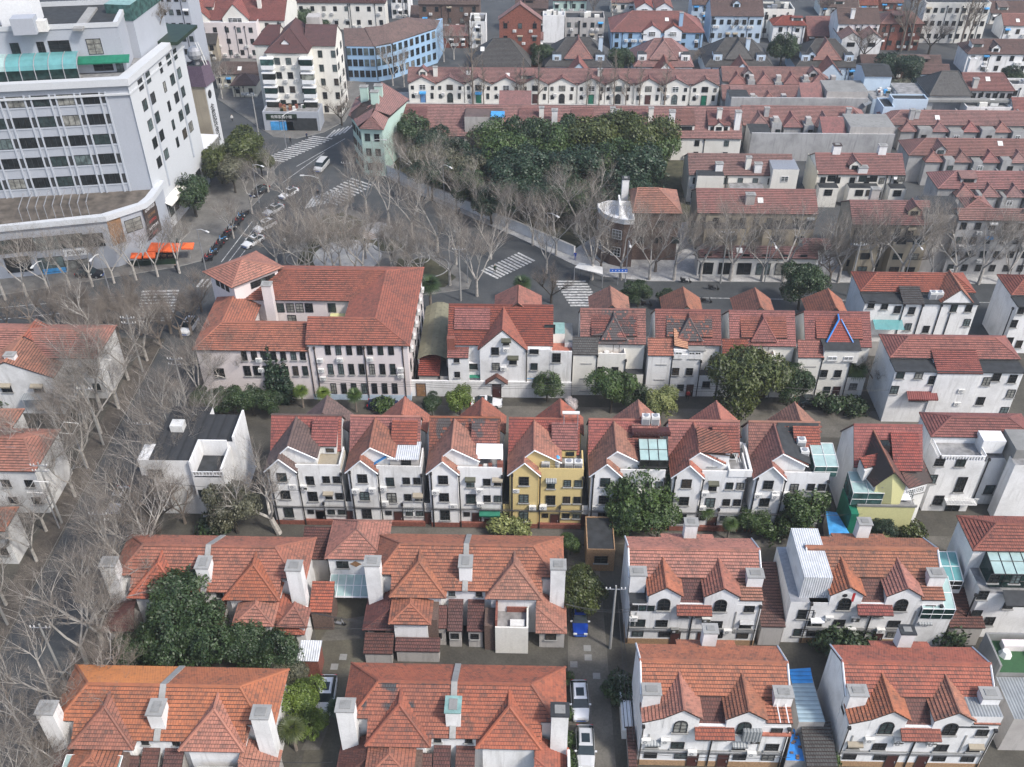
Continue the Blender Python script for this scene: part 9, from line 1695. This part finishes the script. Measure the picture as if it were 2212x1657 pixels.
def scooter(loc, rz, col, label, group):
 t = thing('scooter', label, 'scooter', (loc[0], loc[1], 0.13), group, rz)
 def body(mb): mb.tube([(0, -.75, .35), (0, -.55, .75), (0, -.5, 1.0)], .07, col, 5); mb.box(-.14, .14, -.45, .3, .25, .38, col); mb.box(-.15, .15, .1, .8, .38, .68, col); mb.tube([(-.32, -.45, 1.02), (.32, -.45, 1.02)], .03, 'tyre', 4); mb.box(-.2, .2, .75, 1.0, .6, .95, 'black_metal')
 for nm, me, l in (('body', mesh_of(('scooter_body', col), body), (0, 0, 0)), ('seat', mesh_of(('scooter_seat',), lambda mb: mb.box(-.15, .15, 0.05, .75, .68, .78, 'tyre')), (0, 0, 0)), ('wheel', mesh_of(('scooter_wheel',), lambda mb: mb.tube([(-.05, 0, 0), (.05, 0, 0)], .25, 'tyre', 10)), (0, -.78, .25)), ('wheel', mesh_of(('scooter_wheel',), None), (0, .65, .25))):
  o = bpy.data.objects.new(nm, me); C.objects.link(o); o.parent = t; o.location = l
 return t
cols = ['paint_black', 'paint_navy', 'red_thing', 'paint_black', 'paint_white', 'sky_blue_sheet', 'paint_black']
a, b = at(447, 566), at(527, 466)
for i in range(28):
 f = i / 27; scooter((a[0] + (b[0] - a[0]) * f + R_.uniform(-.2, .2), a[1] + (b[1] - a[1]) * f), -1.1 + R_.uniform(-.15, .15), cols[i % 7], 'scooter number %d from the near end of the hotel kerb row' % (i + 1), 'scooters parked in a row by the hotel')
for x, y, c_, lab in ((1540, 627, 'paint_black', 'scooter with rider space riding along the main street, upper lane'), (1524, 655, 'paint_black', 'dark scooter on the main street beside the white line'), (1140, 640, 'paint_navy', 'scooter waiting by the main street corner near the palm'), (1395, 662, 'paint_black', 'scooter parked behind the first upper terrace house'), (1480, 612, 'paint_black', 'scooter at the shop kerb of the main street'), (455, 285, 'ac_white', 'white scooter near the tower on the far street'), (730, 1350, 'grey_metal', 'scooter under a crumpled silver cover in the courtyard')): scooter(at(x, y), 1.4, c_, lab, 'scooters seen singly')
def figure():
 me = bpy.data.meshes.new('body'); V = [(0, 0, .92), (0, 0, 1.15), (0, 0, 1.42), (0, 0, 1.5), (0, -.02, 1.62), (0, -.01, 1.74), (.2, 0, 1.4), (.27, .03, 1.12), (.26, -.08, .88), (-.2, 0, 1.4), (-.27, -.03, 1.12), (-.26, -.12, .9), (.1, 0, .88), (.12, -.08, .5), (.12, -.02, .09), (.12, -.16, .04), (-.1, 0, .88), (-.12, .08, .5), (-.12, .16, .09), (-.12, .04, .04)]
 me.from_pydata(V, [(0, 1), (1, 2), (2, 3), (3, 4), (4, 5), (2, 6), (6, 7), (7, 8), (2, 9), (9, 10), (10, 11), (0, 12), (12, 13), (13, 14), (14, 15), (0, 16), (16, 17), (17, 18), (18, 19)], [])
 o = bpy.data.objects.new('body', me); C.objects.link(o); m = o.modifiers.new('s', 'SKIN'); sv = me.skin_vertices[0].data
 for i, r in enumerate((.16, .15, .17, .06, .10, .09, .075, .06, .04, .075, .06, .04, .1, .075, .05, .04, .1, .075, .05, .04)): sv[i].radius = (r, r * .85)
 sv[0].use_root = True; s = o.modifiers.new('d', 'SUBSURF'); s.levels = 1; s.render_levels = 1; dg = bpy.context.evaluated_depsgraph_get(); r = bpy.data.meshes.new_from_object(o.evaluated_get(dg)); bpy.data.objects.remove(o); return r
FIG = figure(); plain('skin', (0.45, 0.28, 0.2), 0.6)
for i, (p, top, bot, lab, rz) in enumerate(((Q(1, 0, 330, 1165), 'paint_black', 'paint_black', 'person in black on the upper zebra crossing, lower left of two', 1.2), (Q(1, 0, 460, 1128), 'paint_navy', 'paint_black', 'person in dark clothes on the upper zebra crossing, upper right of two', 1.2), (Q(1, 1, 1970, 695), 'leaf_teal', 'paint_black', 'person in green jacket on the slanting zebra crossing', .5), (Q(1, 1, 1145, 595), 'paint_black', 'leaf_teal', 'person standing beside the round park plaza', 0.), (Q(1, 1, 1660, 235), 'paint_black', 'paint_black', 'person in black walking on the pale pavement, left of a pair', .9), (Q(1, 1, 1685, 235), 'paint_black', 'paint_black', 'person in black walking on the pale pavement, right of a pair', .9), (Q(1, 1, 552, 85), 'paint_black', 'paint_black', 'person crossing at the tip of the park', .3), (Q(2, 1, 603, 590), 'paint_blue', 'paint_blue', 'person in blue by the bus shelter', 0.), (Q(0, 1, 1425, 690), 'paint_black', 'paint_black', 'person waiting at the hotel corner', 0.), (Q(1, 0, 940, 1400), 'red_thing', 'paint_black', 'person in red jacket by the mint green corner building', 0.), (Q(0, 0, 1872, 985), 'ac_white', 'paint_black', 'person in white near the slim tower', 0.), (Q(2, 2, 1505, 205), 'red_thing', 'paint_black', 'person in red beside the bamboo clump', 0.), (Q(1, 1, 285, 470), 'ac_white', 'paint_black', 'person in white on the park edge path', 0.))):
 t = thing('person', lab, 'person', (*at(*p), 0.12), 'people in the streets', rz); me = FIG.copy()
 for m_ in (top, bot, 'skin', 'bark_dark'): me.materials.append(M[m_])
 for pl in me.polygons: z = pl.center.z; pl.material_index = 3 if z > 1.7 else 2 if z > 1.5 else 0 if z > .9 else 1
 o = bpy.data.objects.new('body', me); C.objects.link(o); o.parent = t
for i, (xs_, lab) in enumerate(((((1180, 510), (1300, 510), (1320, 440), (1215, 440)), 'orange cafe canopy, left half of the big pair'), (((1305, 510), (1430, 510), (1450, 445), (1325, 440)), 'orange cafe canopy, right half of the big pair'), (((1455, 488), (1550, 488), (1560, 440), (1470, 440)), 'orange cafe canopy standing alone at the right'), (((1045, 562), (1135, 562), (1140, 522), (1055, 522)), 'small orange cafe canopy farthest left'), (((1150, 558), (1245, 558), (1250, 517), (1160, 517)), 'small orange cafe canopy left of the big pair'))):
 P_ = [at(*Q(0, 1, *p), 2.9) for p in xs_]; t = thing('cafe_canopy', lab, 'canopy', (P_[0][0], P_[0][1], 0.12), 'orange cafe canopies'); cx_, cy_ = sum(p[0] for p in P_) / 4, sum(p[1] for p in P_) / 4; mb = MB()
 for k in range(4): l = (k + 1) % 4; mb.face([(*P_[k], 2.8), (*P_[l], 2.8), (cx_, cy_, 3.3)], 'orange_cloth'); mb.face([(*P_[k], 2.55), (*P_[l], 2.55), (*P_[l], 2.8), (*P_[k], 2.8)], 'orange_cloth')
 mb.build('cloth', t); mb = MB(); mb.tube([(cx_, cy_, .12), (cx_, cy_, 3.2)], .05, 'grey_metal', 5); mb.build('pole', t)
t = thing('cafe_terrace', 'fenced cafe terrace with dark hedges under the orange canopies', 'terrace', (*at(350, 552), .12)); A_ = [at(*Q(0, 1, x, y)) for x, y in ((1040, 640), (1430, 620), (1440, 450), (1380, 420))]; mb = MB()
for k in range(2): p_, r_ = A_[k], A_[k + 1]; d = Vector((r_[0] - p_[0], r_[1] - p_[1])).normalized(); n_ = (-d.y * .3, d.x * .3); mb.prism([p_, r_, (r_[0] + n_[0], r_[1] + n_[1]), (p_[0] + n_[0], p_[1] + n_[1])], .12, 1.1, 'leaf_teal')
mb.build('hedge', t); mb = MB()
for k in range(14): x, y = at(*Q(0, 1, 1080 + (k % 7) * 50, 540 + (k // 7) * 40)); mb.box(x - .4, x + .4, y - .4, y + .4, .12, .85, 'dark_trim', top='wood')
mb.build('cafe_table', t)['kind'] = 'stuff'
def upole(x, y, label, h=10.5, rz=0.0, n=3):
 t = thing('utility_pole', label, 'utility pole', (x, y, 0), 'concrete utility poles', rz)
 for nm, me, zz in [('pole', mesh_of(('utility_mast',), lambda mb: mb.tube([(0, 0, 0), (0, 0, 10.5)], .17, 'chimney_cap', 7, .1)), 0)] + [('crossarm', mesh_of(('crossarm',), lambda mb: (mb.box(-.9, .9, -.04, .04, 0, .08, 'grey_metal'), [mb.tube([(a, 0, .1), (a, 0, .32)], .07, 'ac_white', 5) for a in (-1, -.6, .6, 1)])), 9.9 - .9 * k) for k in range(n)]: o = bpy.data.objects.new(nm, me); C.objects.link(o); o.parent = t; o.location = (0, 0, zz)
 return t
for i, (x, y) in enumerate(((RX + 9.2, 62), (RX + 9.3, 78), (RX + 9.2, 94), (RX + 9.2, 108), (RX - .8, 70), (RX - .8, 86), (RX - .8, 101), (RX - .8, 118))): upole(x, y, ordl(i, 'grey utility pole on the left street, %s counted along both kerbs'), n=1 + i % 2)
for x, y, lab in ((1317, 1400, 'utility pole at the left wall of the glazed-room house by the lane'), (760, 455, 'tall pole at the tip of the round-bed park'), (995, 650, 'pole at the rounded end of the park by the main street'), (560, 300, 'pole with road arm near the green corner shop'), (1555, 612, 'pole between plane trees on the main street'), (1830, 640, 'slanting concrete pole left of the white tiled villa')): upole(*at(x, y), lab, n=1)
def lamp(x, y, rz, label):
 t = thing('street_lamp', label, 'street lamp', (x, y, .12), 'white-armed street lamps', rz)
 for nm, fn in (('post', lambda mb: mb.tube([(0, 0, 0), (0, 0, 8.2)], .1, 'grey_metal', 6, .06)), ('arm', lambda mb: mb.tube([(0, 0, 8.1), (0, -1.2, 8.6), (0, -2.8, 8.8)], .06, 'ac_white', 5)), ('lamp_head', lambda mb: mb.box(-.16, .16, -3.5, -2.7, 8.72, 8.86, 'ac_white'))): o = bpy.data.objects.new(nm, mesh_of(('street_lamp_' + nm,), fn)); C.objects.link(o); o.parent = t
for i, (x, y, rz) in enumerate(((240, 640, 0), (120, 655, 0), (445, 585, .9), (560, 440, .9), (620, 330, 2.2), (810, 385, 1.2), (960, 440, .6), (1010, 612, -2.4), (1180, 548, .6), (1350, 610, 0), (1650, 612, 0), (1950, 615, 0), (700, 470, -1.5))): lamp(*at(x, y), rz, ordl(i, 'white-armed street lamp, %s from the left in order along the streets'))
def cable(pts, label, r=.03, sag=.5):
 mb = MB()
 for a_, b_ in zip(pts, pts[1:]):
  a_, b_ = Vector(a_), Vector(b_); mb.tube([tuple(a_.lerp(b_, k / 6) - Vector((0, 0, sag * 4 * (k / 6) * (1 - k / 6)))) for k in range(7)], r, 'black_metal', 4)
 tag(mb.build('cable'), label, 'cable')
cable([(4.3, 69, 6.6), (11.2, 68.8, 6.2)], 'sagging cable across the lane from the terrace house to the glazed-room house'); cable([(4.3, 69.2, 6.3), (11.2, 68.9, 5.6), (12, 68.5, 5.0)], 'lower cable across the lane under the first one')
for i in range(3): cable([(-14, 67.3 + .25 * i, 4.2), (-24, 68.5, 5.2)], ordl(i, 'thin cable over the courtyard, %s of three parallel ones'), .02, .3)
for i, y in enumerate((109.2, 109.5, 109.8)): cable([(-30, y, 5.2 + .2 * i), (-16, y - .2, 5.0 + .15 * i), (0, y - .3, 5.0 + .2 * i), (16, y, 4.8 + .2 * i), (36, y, 5 + .2 * i)], ordl(i, 'long cable running past the pink facade and garden wall, %s of three'), .025, .25)
for k in range(7): cable([(RX + 9.2, 62 + 16 * (k % 3), 10 - .9 * (k // 3)), (RX + 9.2, 78 + 16 * (k % 3) - (2 if k % 3 == 2 else 0), 10 - .9 * (k // 3))], ordl(k, 'power line between utility poles of the left street, %s span'), .02, .5)
def roadsign(p, lab, w=3.0):
 x, y = at(*p); t = thing('street_sign', lab, 'sign', (x, y, .12), 'blue street name signs'); mb = MB(); mb.box(x - w / 2, x + w / 2, y - .04, y + .04, 2.6, 3.2, 'plate_blue'); mb.box(x - w / 2, x + w / 2, y - .05, y + .04, 2.45, 2.6, 'white_paint'); o = mb.build('sign_plate', t, loc=(x, y, 0)); o.location = (0, 0, 0)
 for k in range(5): m3 = MB(); m3.box(x - w * .38 + k * w * .19, x - w * .38 + k * w * .19 + .16, y - .06, y - .04, 2.8, 3.0, 'white_paint'); q_ = m3.build('character_mark', o, loc=(x, y, 0))
 mb = MB(); mb.tube([(x, y, 0), (x, y, 2.6)], .06, 'grey_metal', 5); mb.build('post', t, loc=(x, y, 0))
roadsign(Q(2, 1, 945, 790), 'blue street name sign on the far pavement by the bus shelter'); roadsign(Q(2, 1, 868, 965), 'blue street name sign in front of the wide zebra crossing')
for i, p in enumerate((Q(0, 2, 480, 1240), Q(0, 2, 700, 760), Q(0, 2, 960, 240))):
 x, y = at(*p); t = thing('sign_gantry', ordl(i, 'white diamond-framed road sign bracket on the left street, %s from the bottom'), 'sign', (x, y, 0), 'white framed sign brackets'); mb = MB(); mb.tube([(x, y, 0), (x, y, 6.2)], .09, 'grey_metal', 6); mb.build('post', t); mb = MB(); F_ = [(x - .2, y, 6.3), (x - 1.8, y - .6, 7.0), (x - .6, y - .3, 8.6), (x + .9, y + .3, 7.9)]; mb.tube(F_ + F_[:1], .07, 'ac_white', 4); mb.build('sign_frame', t)
t = thing('planter_yard', 'narrow white-walled planter yard along the lane, with a white sheet roof', 'yard', (*at(1340, 1560), 0)); c0, c1, c2 = at(*Q(2, 3, 930, 860), 1.6), at(*Q(2, 3, 1065, 860), 1.6), at(*Q(2, 3, 955, 1310), 1.6)
mb = MB(); x0, x1, y0, y1 = c0[0] + .3, 11.0, c2[1], c0[1]
for bx in ((x0, x0 + .2, y0, y1), (x0 + .2, x1, y1 - .2, y1), (x0 + .2, x1, y0, y0 + .2)): mb.box(*bx, 0, 1.6, 'clean_white')
mb.build('wall', t); mb = MB(); mb.box(x0 + .25, x1, y0 + .3, y0 + (y1 - y0) * .5, 1.7, 1.8, 'white_paint'); mb.build('sheet_roof', t); mb = MB(); mb.box(x0 + .22, x1, y0 + (y1 - y0) * .5, y1 - .22, .4, .9, 'leaf_dark'); mb.build('hedge', t)
t = thing('lean_to', 'dark red tiled wall roof beside the lane below the planter yard', 'lean-to', (*at(1350, 1610), 0)); lean(t, x0 + .3, 11.1, y0 - 4.2, 1.9, y0 - .2, 2.5, 'tile_wine', 'dim_plaster', name='roof')
t = thing('lane_wall', 'low dark lane wall right of the double houses', 'wall', (*at(1222, 1500), 0)); xw_ = at(1219, 1500)[0]; mb = MB(); mb.box(xw_ - .1, xw_ + .1, 48, 64, 0, 1.4, 'dim_plaster'); mb.build('wall', t)
t = thing('roof_terrace', 'walled roof terrace with green artificial grass, a pink sofa and green covered chair', 'terrace', (*at(2160, 1500), 0)); h_ = 6.0; a, b, c_ = at(*Q(3, 3, 2020, 850), h_), at(*Q(3, 3, 2300, 830), h_), at(*Q(3, 3, 1880, 580), h_)
x0, x1, y0, y1 = a[0] - .3, a[0] + 7, a[1], c_[1]; mb = MB(); mb.box(x0, x1, y0, y1, 0, h_, 'concrete', top='turf'); mb.box(x0, x0 + .2, y0, y1, h_, h_ + 1.1, 'concrete'); mb.box(x0 + .2, x1, y1 - .2, y1, h_, h_ + 1.1, 'concrete'); mb.box(x0, x1, y0 - 5, y0 - .1, 0, h_ - .6, 'dim_plaster', top='grey_corrugated'); mb.build('wall', t)
mb = MB(); mb.box(x0 + 1.5, x0 + 4.2, y1 - 1.5, y1 - .6, h_, h_ + .8, 'pink_plaster'); mb.build('sofa', t); mb = MB(); mb.tube([(x0 + 4.6, y0 + 2, h_), (x0 + 4.6, y0 + 2, h_ + .8)], .9, 'green_sheet', 7, .6); mb.build('covered_chair', t); mb = MB(); mb.tube([(x0 + 1.6, y0 + 2.2, h_), (x0 + 1.6, y0 + 2.2, h_ + .6)], .7, 'ac_white', 7, .4); mb.build('covered_table', t)
# ------------------------------------------------------------------ thin city haze
hm = bpy.data.materials.new('haze'); hm.use_nodes = True; t_ = hm.node_tree; t_.nodes.remove(t_.nodes['Principled BSDF']); pv = t_.nodes.new('ShaderNodeVolumePrincipled'); pv.inputs['Color'].default_value = (0.80, 0.86, 0.92, 1); pv.inputs['Density'].default_value = 0.00022; pv.inputs['Anisotropy'].default_value = 0.2
t_.links.new(pv.outputs[0], t_.nodes['Material Output'].inputs['Volume']); M['haze'] = hm
mb = MB(); mb.box(-500, 500, -20, 800, -1, 96, 'haze'); o = mb.build('haze'); o['kind'] = 'stuff'
scene.cycles.volume_bounces = 1
for i, (a_, b_) in enumerate((((-45, 85.9, 7.6), (-27.5, 86.1, 6.4)), ((9.8, 52, 8.2), (9.8, 68.5, 8.0)), ((10.2, 52, 7.8), (10.2, 68.5, 7.6)), ((26, 85.8, 4.2), (41, 85.6, 4.4)), ((-34, 66.9, 5.6), (-14.5, 67.0, 4.4)), ((-27, 51, 5.2), (-18, 50.6, 5.4)), ((36, 109.4, 5.4), (52, 108.8, 5.8)), ((11.3, 53.7, 2.9), (26, 53.6, 2.9)))): cable([a_, b_], ordl(i, 'loose overhead wire strung between house corners, %s of eight'), .03, .45)
